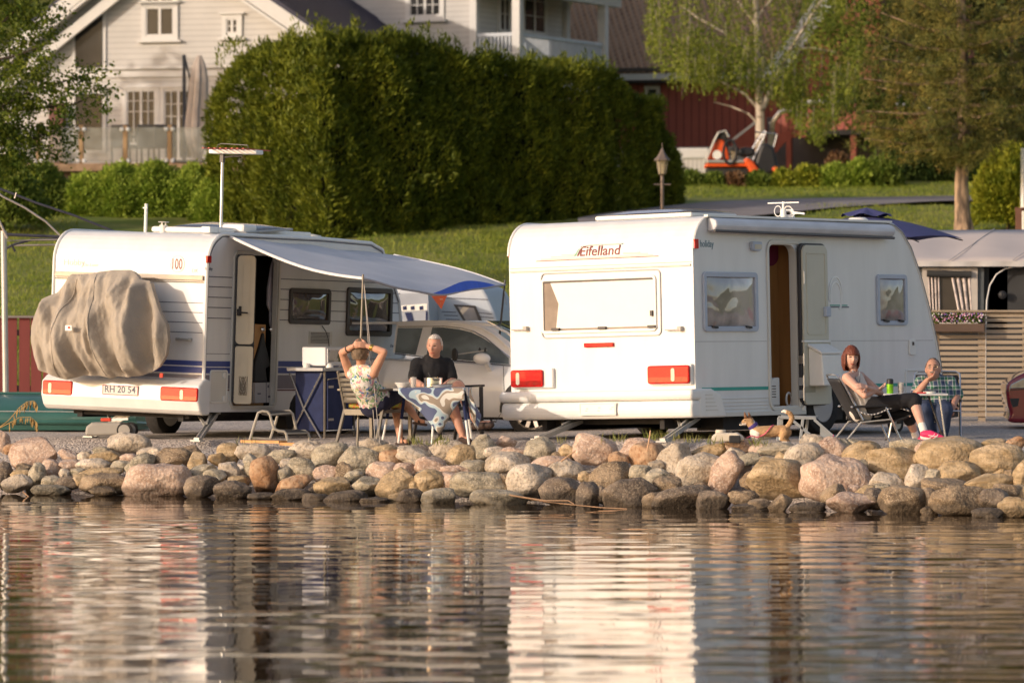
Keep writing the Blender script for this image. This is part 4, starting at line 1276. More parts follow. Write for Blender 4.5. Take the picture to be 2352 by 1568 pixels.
 rimm = mat('steel_rim', (.48, .47, .48), rough=.4, metal=.4, var=.05)
 for x in (.14, W - .10):
  wheel(t, (x, wy, zr_), .335, .19, (1, 0, 0) , rimm, holes=12)
 fl = MB(); S.ring(fl, (wy - .47, wy + .47, zb + .0, zb + .38), .05, .2, -.002, .02);
 fl = MB()
 arc = [(wy + .44 * math.cos(R(a)), zb + .02 + .35 * math.sin(R(a))) for a in range(0, 181, 12)]
 fl.tube([V((W + .012, y, z)) for y, z in arc], .03, 6)
 fl.build('wheel_flare', m_trim, t, smooth=True)
 well = MB(); well.box((W - .18, wy + .05, zb + .12), (.3, .76, .42)); well.build('wheel_well', m_black, t)
 steady(t, M, (.80, .3, zb - .02), 1237, 48.6, .60, -.75)
 steady(t, M, (W - .22, .35, zb - .02), 1525, 47.6, .60, -.65)
 yF = prof[-1][0]
 yF = max(p_[0] for p_ in prof)
 jw = M.inverted() @ gpt(2057, 50.6, .60 + .13)
 fr_ = MB(); fr_.beam(V((.5, yF - .3, zb)), jw + V((0, .1, .25)), .07, .09); fr_.beam(V((W - .5, yF - .3, zb)), jw + V((0, .1, .25)), .07, .09)
 fr_.tube([jw + V((0, 0, .15)), jw + V((0, 0, .32))], .03, 8)
 fr_.beam(jw + V((.04, 0, 0)), jw + V((.04, 0, .2)), .03, .06)
 fr_.build('drawbar', m_dark, t)
 wheel(t, jw, .10, .06, (1, -.3, 0), m_greyalu, holes=0)
 return t, M, S, B, zt, W
EIF, EM, ES, EB, EZT, EW = eifel()
# ================================================================== CAMP GEAR
m_char = mat('charcoal_metal', (.055, .05, .048), rough=.5, metal=.3, var=.1)
m_bronze = mat('bronze_grey_slats', (.17, .15, .12), rough=.45, metal=.3, var=.08)
m_canvas = mat('canopy_cloth', (.56, .56, .58), rough=.85, var=.05, vs=3)
m_cblue = mat('canopy_blue', (.05, .13, .62), rough=.8, var=.08)
m_rope = mat('rope', (.45, .40, .35), rough=.9)
m_steel = mat('steel_tube', (.66, .66, .66), rough=.22, metal=.9, var=.05)
def canopy():
 a = HM @ V((2.09 + .03, .45, HZT - .03))
 b = HM @ V((2.09 + .03, 4.3, HZT - .14))
 d1 = 49.2; d2 = 54.5
 c = P(1160, 653, d2); dd = P(833, 641, d1)
 t = thing('canopy', 'grey white fabric canopy stretched from the striped caravan to two leaning poles', 'canopy', tuple((a + c) / 2 - V((0, 0, 1.2))))
 Mi = MX(t).inverted()
 L = lambda p: Mi @ p
 def surf(u, v):
  e0 = a.lerp(b, u); e1 = dd.lerp(c, u)
  p = e0.lerp(e1, v)
  p.z -= .13 * math.sin(PI * u) * v ** 1.5
  p.z += .04 * math.sin(PI * v) * (.35 + .65 * u)
  p.z -= .045 * math.sin(PI * v) * (1 - u) * 2
  p.z += .012 * math.sin(9 * u + 6 * v + 1) * v + .012 * math.sin(17 * (u - v)) * math.sin(PI * u)
  p += (c - dd).normalized() * (.10 * math.sin(PI * v) * (.15 if u < .5 else -1) * abs(2 * u - 1) ** 2)
  return L(p)
 mb = MB().grid(surf, 36, 28)
 cl = mb.build('canopy_cloth', m_canvas, t, smooth=True, fix=False)
 m_hem = mat('white_hem', (.78, .76, .74), rough=.8, var=.03)
 MB().tube([surf(0, i / 28) for i in range(29)], .016, 5).build('hem', m_hem, cl)
 MB().tube([surf(1, i / 28) for i in range(29)], .012, 5).build('hem', m_hem, cl)
 vb = MB()
 def val(u, v):
  uu = .46 + .54 * u
  q = surf(uu, 1); q2 = surf(uu, .86)
  w_ = math.sin(PI * min(1, u * 1.08)) ** .8
  return q + V((0, -.012 - .03 * w_, .02 * w_ * v)) + V((0, 0, .085 * v * w_)) + V((-.06 * v * u, 0, 0))
 vb.grid(val, 30, 5)
 vb.build('blue_hem_flap', m_cblue, cl, smooth=True, fix=False)
 MB().tube([surf(i / 30, 1) for i in range(31)], .014, 5).build('front_hem', mat('grey_hem', (.33, .33, .36), rough=.8), cl)
 p0 = surf(.47, 1); p1 = surf(.55, 1); pm = (p0 + p1) / 2
 pf = MB(); pf.prism([p0 + V((-.02, -.05, -.02)), p1 + V((.03, -.05, -.01)), pm + V((.03, -.05, -.17))], V((0, -.004, 0)))
 pn = pf.build('pennant', mat('orange_cloth', (.80, .13, .03), rough=.7, var=.08), t)
 dm = MB(); q = pm + V((0, -.056, -.055)); dm.box(q, (.09, .002, .008)); dm.box(q + V((.01, 0, -.05)), (.02, .002, .02)); dm.build('pennant_print', mat('print_cream', (.8, .6, .4), rough=.7), pn)
 for top, bot, nm, r in ((P(834, 630, d1), V((0, 0, 0)), 'pole', .014), (P(1160, 643, d2), V((0, 0, 0)), 'pole', .014)):
  g_ = P(820, 1018, 49.1) if top.x < -1 else P(1124, 985, 54.2)
  g_.z = topz(g_.x) - .1
  mb = MB().tube([L(g_), L(g_.lerp(top, .5)), L(top)], [r, r, r * .8], 8)
  mb.tube([L(g_.lerp(top, .42)), L(g_.lerp(top, .45))], r * 1.6, 8)
  mb.build(nm, m_bronze if top.x < -1 else m_bframe, t, smooth=True)
 for (x0, y0, dA, x1, y1, dB) in ((836, 650, d1, 862, 1018, 48.7), (836, 650, d1, 872, 1018, 48.4), (1156, 655, d2, 1163, 700, 54.2)):
  e = P(x1, y1, dB)
  MB().tube([L(P(x0, y0, dA)), L(e)], .0045, 4).build('guy_rope', m_rope, t)
canopy()
# ------------------------------------------------------------------ kitchen stand with oven
def kitchen():
 th = R(28)
 c0 = gpt(745, 52.0, topz(-2.2))
 t = thing('kitchen_stand', 'folding camping kitchen stand with navy fabric sides and crossed steel legs', 'camping kitchen', c0, (0, 0, -th))
 M = MX(t)
 E = Fr(M, (0, 0, 0), (1, 0, 0), (0, 0, 1), (0, -1, 0))     # end panel facing the rear left
 F = Fr(M, (0, 0, 0), (0, 1, 0), (0, 0, 1), (1, 0, 0))      # long side
 wE = -E.px(674, 930)[0]
 lF = F.px(812, 930)[0]
 zt = E.px(700, 850)[1]
 z1 = E.px(700, 992)[1]
 mb = MB().box((-wE / 2, lF / 2, (zt + z1) / 2), (wE - .03, lF - .02, zt - z1 - .02))
 fb = mb.build('fabric_box', m_navy, t, bevel=.015)
 top = MB().box((-wE / 2 - .01, lF / 2 - .02, zt + .01), (wE + .07, lF + .12, .04)).build('table_top', mat('grey_top', (.42, .42, .42), rough=.5, var=.05), t, bevel=.008)
 def tb(pts, nm='leg', r=.012):
  MB().tube([E.p(*E.px(*p), .02) for p in pts], r, 6).build(nm, m_steel, t, smooth=True)
 tb([(667, 856), (699, 936), (745, 1016)]); tb([(741, 856), (701, 936), (676, 985)])
 MB().tube([V((0.01, -.01, 0)), V((.01, -.01, zt))], .014, 6).build('corner_post', m_bronze, t)
 MB().tube([V((0.01, lF, 0)), V((.01, lF, zt))], .012, 6).build('corner_post', m_bronze, t)
 MB().tube([V((.01, -.01, .09)), V((.01, lF, .09))], .008, 6).build('bottom_bar', m_steel, t)
 fp = MB()
 pts = [F.px(*p) for p in ((751, 866), (792, 869), (795, 930), (803, 985), (750, 985))]
 fp.tube([F.p(*p, .02) for p in [F.px(750, 871), F.px(770, 868), F.px(789, 871), F.px(792, 880)]], .006, 5)
 fp.build('piping', mat('piping_beige', (.45, .40, .34), rough=.8), fb)
 fl = MB(); F.poly(fl, [F.px(*p) for p in ((760, 870), (806, 930), (806, 985), (750, 985), (750, 875))], .004, .02)
 fl.build('door_flap', m_navy, fb)
 st = MB()
 for Y in (888, 963):
  rc = F.rect(751, Y - 2.5, 762, Y + 2.5); F.panel(st, rc, 0, .021, .026)
 st.build('strap', mat('piping_beige', (.45, .40, .34)), fb)
 o = thing('mini_oven', 'white mini oven with dark glass door standing on the camping kitchen', 'oven', tuple(M @ V((0, 0, zt + .03))), (0, 0, -th))
 Mo = MX(o); Fo = Fr(Mo, (0.02, 0, 0), (0, 1, 0), (0, 0, 1), (1, 0, 0)); Eo = Fr(Mo, (0, -.0, 0), (1, 0, 0), (0, 0, 1), (0, -1, 0))
 y0 = Fo.px(748, 820)[0]; y1 = Fo.px(800, 820)[0]; x0 = Eo.px(694, 820)[0]
 h = Fo.px(750, 797)[1]
 MB().box(((x0 + .02) / 2, (y0 + y1) / 2, (h + .02) / 2), (.02 - x0, y1 - y0, h - .02)).build('casing', mat('appliance_white', (.66, .66, .68), rough=.35, var=.02), o, bevel=.012)
 Fo.ring(MB(), (y0 + .02, y1 - .02, .04, h - .01), .025, .02, .0, .015).build('door_rim', mat('appliance_white', (.66, .66, .68)), o, bevel=.003)
 Fo.panel(MB(), (y0 + .05, y1 - .05, .06, h - .03), .01, 0, .006).build('glass_door', m_tint, o)
 for y in (y0 + .06, y1 - .05):
  MB().box((-.0, y, .01), (.03, .03, .03)).build('foot', m_black, o)
 k = thing('white_bowl_stack', 'two small white upturned cups in front of the mini oven', 'cups', tuple(M @ V((-.02, .06, zt + .03))))
 for i, X in enumerate((-.22, .05)):
  MB().lathe([(.045, 0), (.04, .03), (.025, .05), (.001, .055)], (X, -.04 * i, 0), 14).build('cup', m_trim, k, smooth=True)
kitchen()
def step_stool():
 o0 = G(610, 1012)
 t = thing('step_stool', 'double step stool of beige steel tube with dark treads at the open door', 'step stool', o0, (0, 0, 0))
 M = MX(t)
 F = Fr(M, (0, 0, 0), (1, 0, 0), (0, 0, 1), (0, -1, 0))
 F2 = Fr(M, (0, .42, 0), (1, 0, 0), (0, 0, 1), (0, -1, 0))
 m = mat('beige_tube', (.40, .37, .31), rough=.45, metal=.2, var=.06)
 def rail(pts, fr):
  MB().tube([fr.p(*fr.px(*p)) for p in pts], .016, 7).build('frame_tube', m, t, smooth=True)
 rail([(573, 1013), (586, 970), (593, 948), (602, 944), (614, 945), (620, 952), (626, 975), (631, 985), (640, 989), (652, 990), (657, 995), (661, 1014)], F)
 rail([(620, 1010), (633, 970), (640, 945), (665, 943), (672, 950), (680, 985), (682, 990), (700, 989), (708, 995), (712, 1010)], F2)
 for a, b in (((604, 944), (642, 944)), ((620, 952), (668, 948)), ((640, 989), (683, 989)), ((657, 995), (706, 994))):
  MB().tube([F.p(*F.px(*a)), F2.p(*F2.px(*b))], .012, 6).build('cross_tube', m, t)
 def tread(p, q, dz):
  a = F.p(*F.px(*p[0])); b = F.p(*F.px(*p[1])); c = F2.p(*F2.px(*q[1])); d = F2.p(*F2.px(*q[0]))
  MB().prism([v + V((0, 0, dz)) for v in (a, b, c, d)], V((0, 0, -.05))).build('tread', m_char, t, bevel=.008)
 tread(((600, 946), (620, 950)), ((642, 945), (668, 948)), .02)
 tread(((636, 989), (657, 993)), ((683, 989), (706, 994)), .02)
 MB().tube([F.p(*F.px(577, 1005)), F.p(*F.px(622, 1007))], .009, 6).build('base_tube', m, t)
 for i, (xa, xb, Y, dd) in enumerate(((562, 650, 1016, 0), (654, 705, 1022, 0))):
  g0 = G(xa, Y); g1 = G(xb, Y + 2)
  b = MB().beam(V(g0) + V((0, 0, .015)), V(g1) + V((0, 0, .015)), .14, .03)
  tag(b.build('plank', mat('fresh_wood', (.58, .30, .12), rough=.7, var=.2, vs=8), None), ('left' if i == 0 else 'right') + ' orange wooden plank lying under the double step stool', 'plank')
step_stool()
# ------------------------------------------------------------------ slatted armchair (woman A, man B)
def slat_chair(label, loc, rz, slat_m, leg_m, label_group):
 t = thing('armchair', label, 'chair', loc, (0, 0, rz), label_group)
 sw, sd, sh = .50, .50, .38
 for x in (-sw / 2, sw / 2):
  MB().beam((x * 1.06, -.05 - .10, 0), (x, .0, sh + .02), .035, .025).build('rear_leg', leg_m, t, bevel=.004)
  MB().beam((x * 1.04, sd + .02, 0), (x * 1.04, sd - .0, sh + .22), .04, .028).build('front_leg', leg_m, t, bevel=.004)
  MB().beam((x * 1.06, -.10, sh + .215), (x * 1.06, sd + .04, sh + .235), .05, .025).build('armrest', leg_m, t, bevel=.006)
  MB().beam((x, .0, sh - .02), (x, -.14, sh + .42), .03, .025, up=(1, 0, 0)).build('back_post', leg_m, t, bevel=.004)
 sf = MB()
 sf.box((0, sd / 2, sh - .02), (sw, sd, .035)); sf.box((0, -.02, sh - .03), (sw, .03, .07))
 sf.build('seat', slat_m, t, bevel=.006)
 for i in range(6):
  f0 = i / 6; z = sh + .09 + .32 * f0 + .02; y = -.01 - .14 * ((z - sh) / .42)
  h = .075 if i == 0 else .046
  mb = MB(); n = 8
  mb.grid(lambda u, v, z=z, y=y, h=h: V((lerp(-sw / 2 + .015, sw / 2 - .015, u), y - .035 * (1 - (2 * u - 1) ** 2) * 1 - .0, z + (v - .5) * h + .01 * (1 - (2 * u - 1) ** 2) * (f0 > .7))), n, 2)
  mb.build('back_slat', slat_m, t, smooth=True, fix=False, solid=.012)
 return t
CH_A = slat_chair('bronze slatted armchair under the woman with raised elbows', V(gpt(836, 49.0, topz(-1.6))), R(-33), m_bronze, m_bronze, 'armchairs at the left table')
# shift so the backrest stands at picture columns 800..870
def cushion(ch):
 M = MX(ch)
 m = mat('plaid_cushion', (.55, .16, .06), rough=.9, col2=(.30, .38, .06), vs=28, thresh=(.42, .58))
 o = MB().box((0, .25, .42), (.47, .46, .055)).build('seat_cushion', m, None, bevel=.022)
 o.location = ch.location; o.rotation_euler = ch.rotation_euler
 tag(o, 'red, green and yellow checked cushion on the slatted armchair', 'cushion')
cushion(CH_A)
CH_B = slat_chair('black armchair of the man in black, half hidden behind the table', V(gpt(1010, 50.2, topz(-.8))), R(180 + 28), m_char, m_char, 'armchairs at the left table')
# ------------------------------------------------------------------ table with cloth
def left_table():
 d = 48.7
 z0 = topz(-.9)
 loc = V(gpt(985, d, z0))
 t = thing('camping_table', 'folding camping table with blue and white legs under a duck patterned cloth', 'table', loc, (0, 0, R(-6)))
 M = MX(t)
 F = Fr(M, (0, -.25, 0), (1, 0, 0), (0, 0, 1), (0, -1, 0))
 zt = F.px(985, 892)[1]
 x0, x1 = F.px(903, 892)[0], F.px(1066, 892)[0]
 y0, y1 = -.25, .35
 MB().box(((x0 + x1) / 2, (y0 + y1) / 2, zt - .012), (x1 - x0, y1 - y0, .022)).build('table_top', mat('table_top_grey', (.5, .5, .5), rough=.5), t)
 for (xa, ya, xb, yb, m1) in ((x0 + .45, y0 + .04, x0 + .42, y0 + .02, 0), (x1 - .03, y0 + .06, x1 + .05, y0 + .02, 0), (x0 + .06, y1 - .05, x0 - .02, y1, 0), (x1 - .06, y1 - .04, x1 + .02, y1, 0), (x0 - .1, y1 + .1, x0 - .22, y1 + .15, 0)):
  top = V((xa, ya, zt - .02)); bot = V((xb, yb, 0)); mid = top.lerp(bot, .55)
  l = MB().tube([mid, bot], .013, 8).build('leg', m_trim, t, smooth=True)
  MB().tube([top, mid], .017, 8).build('leg_sleeve', m_navy, l, smooth=True)
 cm = bpy.data.materials.new('duck_cloth'); cm.use_nodes = True
 N = cm.node_tree.nodes; L = cm.node_tree.links; b = N['Principled BSDF']; b.inputs['Roughness'].default_value = .9
 tc = N.new('ShaderNodeTexCoord'); n = N.new('ShaderNodeTexNoise'); n.inputs['Scale'].default_value = 5.2; n.inputs['Detail'].default_value = .3; n.inputs['Distortion'].default_value = 1.3
 mp = N.new('ShaderNodeMapping'); mp.inputs['Rotation'].default_value = (0, .6, 0); mp.inputs['Location'].default_value = (.3, 0, .7)
 L.new(tc.outputs['Object'], mp.inputs[0]); L.new(mp.outputs[0], n.inputs['Vector'])
 cr = N.new('ShaderNodeValToRGB'); cr.color_ramp.interpolation = 'CONSTANT'
 L.new(n.outputs['Fac'], cr.inputs[0]); L.new(cr.outputs[0], b.inputs['Base Color'])
 e = cr.color_ramp.elements; e[0].position = 0; e[0].color = (.09, .11, .20, 1); e[1].position = .42; e[1].color = (.40, .52, .58, 1)
 for p, c in ((.50, (.62, .60, .55, 1)), (.56, (.30, .245, .19, 1)), (.68, (.62, .60, .55, 1))):
  q = e.new(p); q.color = c
 cl = MB()
 nx, ny = 34, 10
 def top(u, v):
  return V((lerp(x0 - .02, x1 + .01, u), lerp(y0 - .012, y1, v), zt + .006))
 cl.grid(top, nx, ny)
 def front(u, v):
  X = lerp(x0 + .06, x1 + .01, u)
  ln = np.interp(u, [0, .25, .5, .62, .68, .8, .93, 1], [.06, .20, .40, .50, .44, .26, .13, .14])
  return V((X, y0 - .012 - .03 * math.sin(v * PI) - .018 * math.sin(u * 14) * v, zt + .006 - ln * v))
 cl.grid(front, nx, 12)
 def right(u, v):
  Y = lerp(y0 - .012, y1, u)
  ln = np.interp(u, [0, .3, .6, 1], [.16, .42, .50, .30])
  return V((x1 + .012 + .10 * v * v + .01 * math.sin(u * 15) * v, Y, zt + .006 - ln * v))
 cl.grid(right, 12, 12)
 o = cl.build('tablecloth', cm, None, smooth=True, fix=False, solid=.003)
 o.location = t.location; o.rotation_euler = t.rotation_euler
 tag(o, 'grey, blue and white duck patterned cloth hanging over the left table', 'tablecloth')
 def on(X, Y=None, dy=0.):
  a = F.px(X, 892)[0]
  return M @ V((a, dy, zt + .009))
 ch = mat('chrome', (.8, .8, .8), rough=.15, metal=1)
 p = thing('saucepan', 'shiny steel saucepan with a dark handled ladle on the left table', 'saucepan', on(987, dy=.05))
 MB().lathe([(.09, 0), (.1, .01), (.1, .10), (.105, .105), (.095, .105), (.092, .012), (.001, .012)], (0, 0, 0), 28).build('pot', ch, p, smooth=True)
 hd = MB().tube([V((.07, -.07, .085)), V((.03, -.13, .08)), V((.0, -.10, .09))], .008, 6); hd.build('pot_handle', m_black, p)
 MB().tube([V((0, .02, .03)), V((-.05, .03, .16))], .009, 6).build('ladle', m_black, p)
 tr = thing('serving_dish', 'low glass dish with cutlery beside the saucepan', 'dish', on(1012, dy=-.08))
 MB().lathe([(.09, 0), (.12, .03), (.115, .03), (.085, .006), (.001, .006)], (0, 0, 0), 24).build('dish', mat('frosted_glass', (.6, .62, .65), rough=.1, alpha=.6), tr, smooth=True)
 MB().beam(V((-.16, -.03, .03)), V((.10, .02, .035)), .02, .008).build('cutlery', m_black, tr)
 g = thing('drinking_glass', 'tall clear tumbler standing left of the saucepan', 'glass', on(944, dy=-.05))
 gm = mat('clear_glass', (.62, .58, .54), rough=.05, alpha=.45, spec=.8)
 MB().lathe([(.03, 0), (.036, .11), (.033, .11), (.028, .008), (.001, .008)], (0, 0, 0), 18).build('tumbler', gm, g, smooth=True)
 b_ = thing('pepper_mill', 'slim dark capped shaker just behind the tumbler', 'shaker', on(940, dy=.08))
 MB().lathe([(.022, 0), (.02, .10), (.012, .12)], (0, 0, 0), 14).build('shaker_body', gm, b_, smooth=True)
 MB().lathe([(.013, .115), (.013, .17), (.001, .175)], (0, 0, 0), 12).build('cap', m_black, b_)
 w_ = thing('bowl', 'white bowl at the left end of the table', 'bowl', on(918, dy=-.02))
 MB().lathe([(.05, 0), (.09, .055), (.085, .055), (.045, .006), (.001, .006)], (0, 0, 0), 22).build('bowl_shell', mat('porcelain', (.75, .73, .70), rough=.25), w_, smooth=True)
 return M, zt
LT = left_table()
# ------------------------------------------------------------------ silver family car between the caravans
def silver_car():
 ph = R(16)
 loc = P(1222, 990, 53.5); loc.z = .50
 t = thing('parked_car', 'silver family car parked between the two caravans with a towing mirror', 'car', loc, (0, 0, -ph))
 M = MX(t)
 S = Fr(M, (0, 0, 0), (1, 0, 0), (0, 0, 1), (0, -1, 0))
 m = mat('silver_paint', (.80, .80, .80), rough=.33, metal=.0, var=.03, coat=.6)
 mg = pane_mat('car_glass', (.15, .185, .20), 1.2)
 S2 = Fr(M, (0, .10, 0), (1, 0, 0), (0, 0, 1), (0, -1, 0))
 belt = [S.px(*p) for p in ((925, 811), (1010, 822), (1121, 833), (1170, 838))]
 zb_ = belt[2][1]
 W = 1.72
 xs = [-3.15, -3.05, -2.6, -1.8, -.9, 0.0, .5, .85, 1.0]
 def ring(x):
  bz = np.interp(x, [-3.2, -2.0, -.6, .1, .7, 1.0], [zb_ + .06, zb_ + .05, zb_ - .0, zb_ - .06, zb_ - .25, zb_ - .42])
  ins = np.interp(x, [-3.15, -3.0, -2.5, .3, .85, 1.0], [.25, .08, 0, 0, .12, .35])
  pts = []
  for (y, z) in ((.10, .24), (.02, .34), (0, .55), (.0, .72), (.05, bz - .02), (.10, bz)):
   pts.append((y + ins, min(z, bz)))
  full = [V((x, y, z)) for y, z in pts] + [V((x, W - y, z)) for y, z in reversed(pts)]
  return full
 mb = MB(); rings = [ring(x) for x in xs]
 n = len(rings[0])
 vs = [p for r_ in rings for p in r_]
 fs = [(i * n + j, i * n + (j + 1) % n, (i + 1) * n + (j + 1) % n, (i + 1) * n + j) for i in range(len(xs) - 1) for j in range(n)]
 fs += [tuple(range(n)), tuple((len(xs) - 1) * n + j for j in range(n - 1, -1, -1))]
 mb.add(vs, fs)
 body = mb.build('body', m, t, bevel=.0, smooth=True)
 top = [S.px(*p) for p in ((905, 738), (960, 735.5), (1020, 736), (1063, 738.5), (1100, 742), (1125, 748), (1150, 760), (1172, 776))]
 roof = [(-3.05, zb_ + .05)] + [(-2.9, top[0][1] - .12)] + [(-2.6, top[0][1] - .01)] + [q for q in top if q[0] > -2.5] + [(.12, zb_ + .13), (.38, zb_ - .03)]
 g = MB()
 nn = len(roof)
 near = [V((x, .10 + .20 * max(0, (z - zb_)) / .5, z)) for x, z in roof]
 far = [V((x, W - .10 - .20 * max(0, (z - zb_)) / .5, z)) for x, z in roof]
 g.add(near + far, [(i, i + 1, nn + i + 1, nn + i) for i in range(nn - 1)])
 ro = g.build('roof', m, t, smooth=True, solid=.03, fix=False, offset=-1)
 def gy(z): return .10 + .20 * max(0, (z - zb_)) / .5
 def gp(X, Y, t_=0.):
  a, b_ = S2.px(X, Y); return V((a, gy(b_) - t_, b_))
 def sheet(name, pts, mm, par, off, th_=.006):
  q = [gp(*p, off) for p in pts]
  k = MB(); k.prism(q, V((0, -th_, 0))); return k.build(name, mm, par)
 sheet('side_panel', ((900, 740), (960, 737), (1020, 737.5), (1063, 740), (1100, 747), (1130, 760), (1172, 790), (1180, 838), (1121, 833), (1010, 822), (900, 809)), m, t, 0, .004)
 sheet('rear_side_window', ((905, 753), (962, 753), (953, 815), (905, 810)), mg, t, .006)
 fw = sheet('front_side_window', ((984, 752), (1010, 752), (1045, 756), (1075, 763), (1100, 774), (1130, 792), (1168, 822), (1169, 836), (1121, 832), (1060, 826), (978, 818)), mg, t, .006)
 ws = MB();
 c = [V((q_[0], q_[1])) if 0 else q_ for q_ in ()]
 A_ = V((top[4][0], .34, top[4][1] + .005)); Bq = V((.40, .14, zb_ - .01))
 wsn = MB(); wsn.add([A_ + V((0, 0, .02)), V((A_.x, W - .34, A_.z + .02)), V((.42, W - .14, zb_ + .02)), Bq + V((.02, 0, .03))], [(0, 1, 2, 3)])
 wsn.build('windscreen', mg, t, fix=False, solid=.01)
 pil = MB().tube([gp(*q_, .02) for q_ in ((1020, 741), (1063, 744), (1100, 753), (1125, 766), (1150, 784), (1172, 804))], .022, 6)
 pil.build('front_pillar', m, t, smooth=True)
 ch = MB().tube([gp(*q_, .01) for q_ in ((905, 750), (960, 750), (1010, 749), (1050, 753), (1080, 761), (1110, 776), (1150, 806), (1170, 820))], .007, 5)
 ch.build('chrome_trim', mat('chrome', (.8, .8, .8), rough=.15, metal=1), t)
 MB().tube([gp(*q_, .012) for q_ in ((905, 812), (953, 817), (1010, 824.5), (1121, 835), (1172, 840))], .007, 5).build('belt_trim', m_bframe, t)
 MB().tube([S.p(*S.px(*q_), .0) for q_ in ((965, 818), (958, 880), (956, 960))], .004, 4).build('door_gap', m_black, body)
 MB().tube([S.p(*S.px(*q_), .0) for q_ in ((1156, 840), (1158, 900), (1150, 950), (1140, 966))], .004, 4).build('door_gap', m_black, body)
 MB().tube([S.p(*S.px(*q_), .0) for q_ in ((930, 962), (1140, 968))], .012, 4).build('sill', m_bframe, body)
 hr = MB();
 for X in (1046,):
  q_ = V(gp(X, 790, -.25)); hr.sphere(q_ + V((0, .02, -.01)), .10, 14, 10, (1.05, .4, 1.15)); hr.box(q_ + V((0, 0, -.16)), (.05, .04, .08))
 hr.build('headrest', mat('seat_grey', (.12, .12, .13), rough=.9), t, smooth=True)
 q0 = S.p(*S.px(1113, 823), .12)
 mr = MB().sphere(q0, .11, 16, 10, (1.0, .55, .62)).build('door_mirror', m, t, smooth=True)
 MB().beam(q0 + V((.05, .03, -.05)), q0 + V((.06, .16, -.13)), .05, .05).build('mirror_foot', m, mr)
 q1 = S.p(*S.px(1061, 814), .30)
 rr = V((0, 0, 1)).rotation_difference(V((-.8, -.6, 0))).to_matrix()
 tm = MB().lathe([(.001, -.02), (.07, -.018), (.082, 0), (.075, .012), (.001, .014)], q1, 24, rr)
 tmo = tm.build('towing_mirror', m_black, t, smooth=True)
 MB().tube([q1, q0 + V((.0, -.02, .09)), q0 + V((.07, -.02, .1))], .008, 6).build('mirror_arm', m_greyalu, tmo)
 for dx in (-.02, .05): MB().lathe([(.016, 0), (.016, .03), (.008, .05)], q0 + V((dx, -.02, .08)), 8).build('clamp_knob', m_black, tmo)
 for X in (0.0, -2.55):
  arch = MB(); arc = [V((X + .40 * math.cos(R(a)), -.012, .33 + .40 * math.sin(R(a)))) for a in range(-14, 195, 11)]
  k = MB().prism(arc, V((0, .25, 0))); k.build('wheel_arch', m_black, body)
  wheel(t, (X, .09, .315), .32, .2, (0, -1, 0), mat('alloy', (.42, .41, .42), rough=.3, metal=.8), holes=0, spokes=10)
 wheel(t, (0, W - .12, .315), .32, .2, (0, 1, 0), m_dark, holes=0)
 MB().box((-1.3, W / 2, .27), (3.2, W - .2, .12)).build('underbody', m_dark, t)
silver_car()
# ------------------------------------------------------------------ small pale caravan behind
def far_caravan():
 loc = P(1000, 900, 64); loc.z = 1.0
 t = thing('caravan', 'pale blue grey caravan seen behind the silver car', 'caravan', loc, (0, 0, R(-8)))
 M = MX(t)
 S = Fr(M, (0, 0, 0), (1, 0, 0), (0, 0, 1), (0, -1, 0))
 pts = [S.px(*p) for p in ((860, 860), (860, 640), (900, 628), (1080, 650), (1110, 662), (1120, 680), (1135, 715), (1150, 760), (1165, 860))]
 m = mat('pale_caravan', (.50, .54, .60), rough=.5, var=.03)
 b = MB(); S.poly(b, pts, -2.2, 0); body = b.build('body', m, t, bevel=.04)
 w_ = MB(); S.poly(w_, [S.px(*p) for p in ((1042, 699), (1092, 702), (1110, 742), (1068, 742))], 0, .02); f = w_.build('window', m_bframe, t)
 w_ = MB(); S.poly(w_, [S.px(*p) for p in ((1052, 704), (1089, 707), (1102, 742), (1074, 742))], .02, .026); w_.build('pane', m_tint2, f)
 l = MB()
 for X0, Y0, X1, Y1 in ((1000, 683, 1121, 688), (1015, 716, 1048, 717), (1020, 724, 1052, 725), (1024, 733, 1056, 734), (1100, 718, 1130, 721), (1103, 727, 1134, 730)):
  l.beam(S.p(*S.px(X0, Y0), .002), S.p(*S.px(X1, Y1), .002), .008, .012)
 l.build('side_lines', m_seam, body)
 fr2 = Fr(M, (0, -.9, 0), (1, 0, 0), (0, 0, 1), (0, -1, 0))
 aw = MB(); fr2.poly(aw, [fr2.px(*p) for p in ((850, 690), (905, 675), (983, 672), (990, 860), (850, 860))], -.85, 0)
 tent = aw.build('awning_room', mat('awning_grey', (.33, .36, .42), rough=.8, var=.05), t)
 for X in (925, 943, 963):
  s_ = MB(); fr2.poly(s_, [fr2.px(*p) for p in ((X, 704), (X + 9, 702), (X + 10, 711), (X + 1, 712))], 0, .01); s_.build('navy_stripe', m_navy, tent)
 s_ = MB(); fr2.poly(s_, [fr2.px(*p) for p in ((918, 702), (981, 697), (981, 712), (918, 715))], -.002, .006); s_.build('white_band', m_trim, tent)
 s_ = MB(); fr2.poly(s_, [fr2.px(*p) for p in ((930, 718), (945, 717), (952, 742), (938, 742))], 0, .01); s_.build('navy_curtain', m_navy, tent)
 s_ = MB(); fr2.poly(s_, [fr2.px(*p) for p in ((978, 714), (982, 714), (982, 745), (978, 745))], 0, .01); s_.build('window_bar', m_navy, tent)
far_caravan()
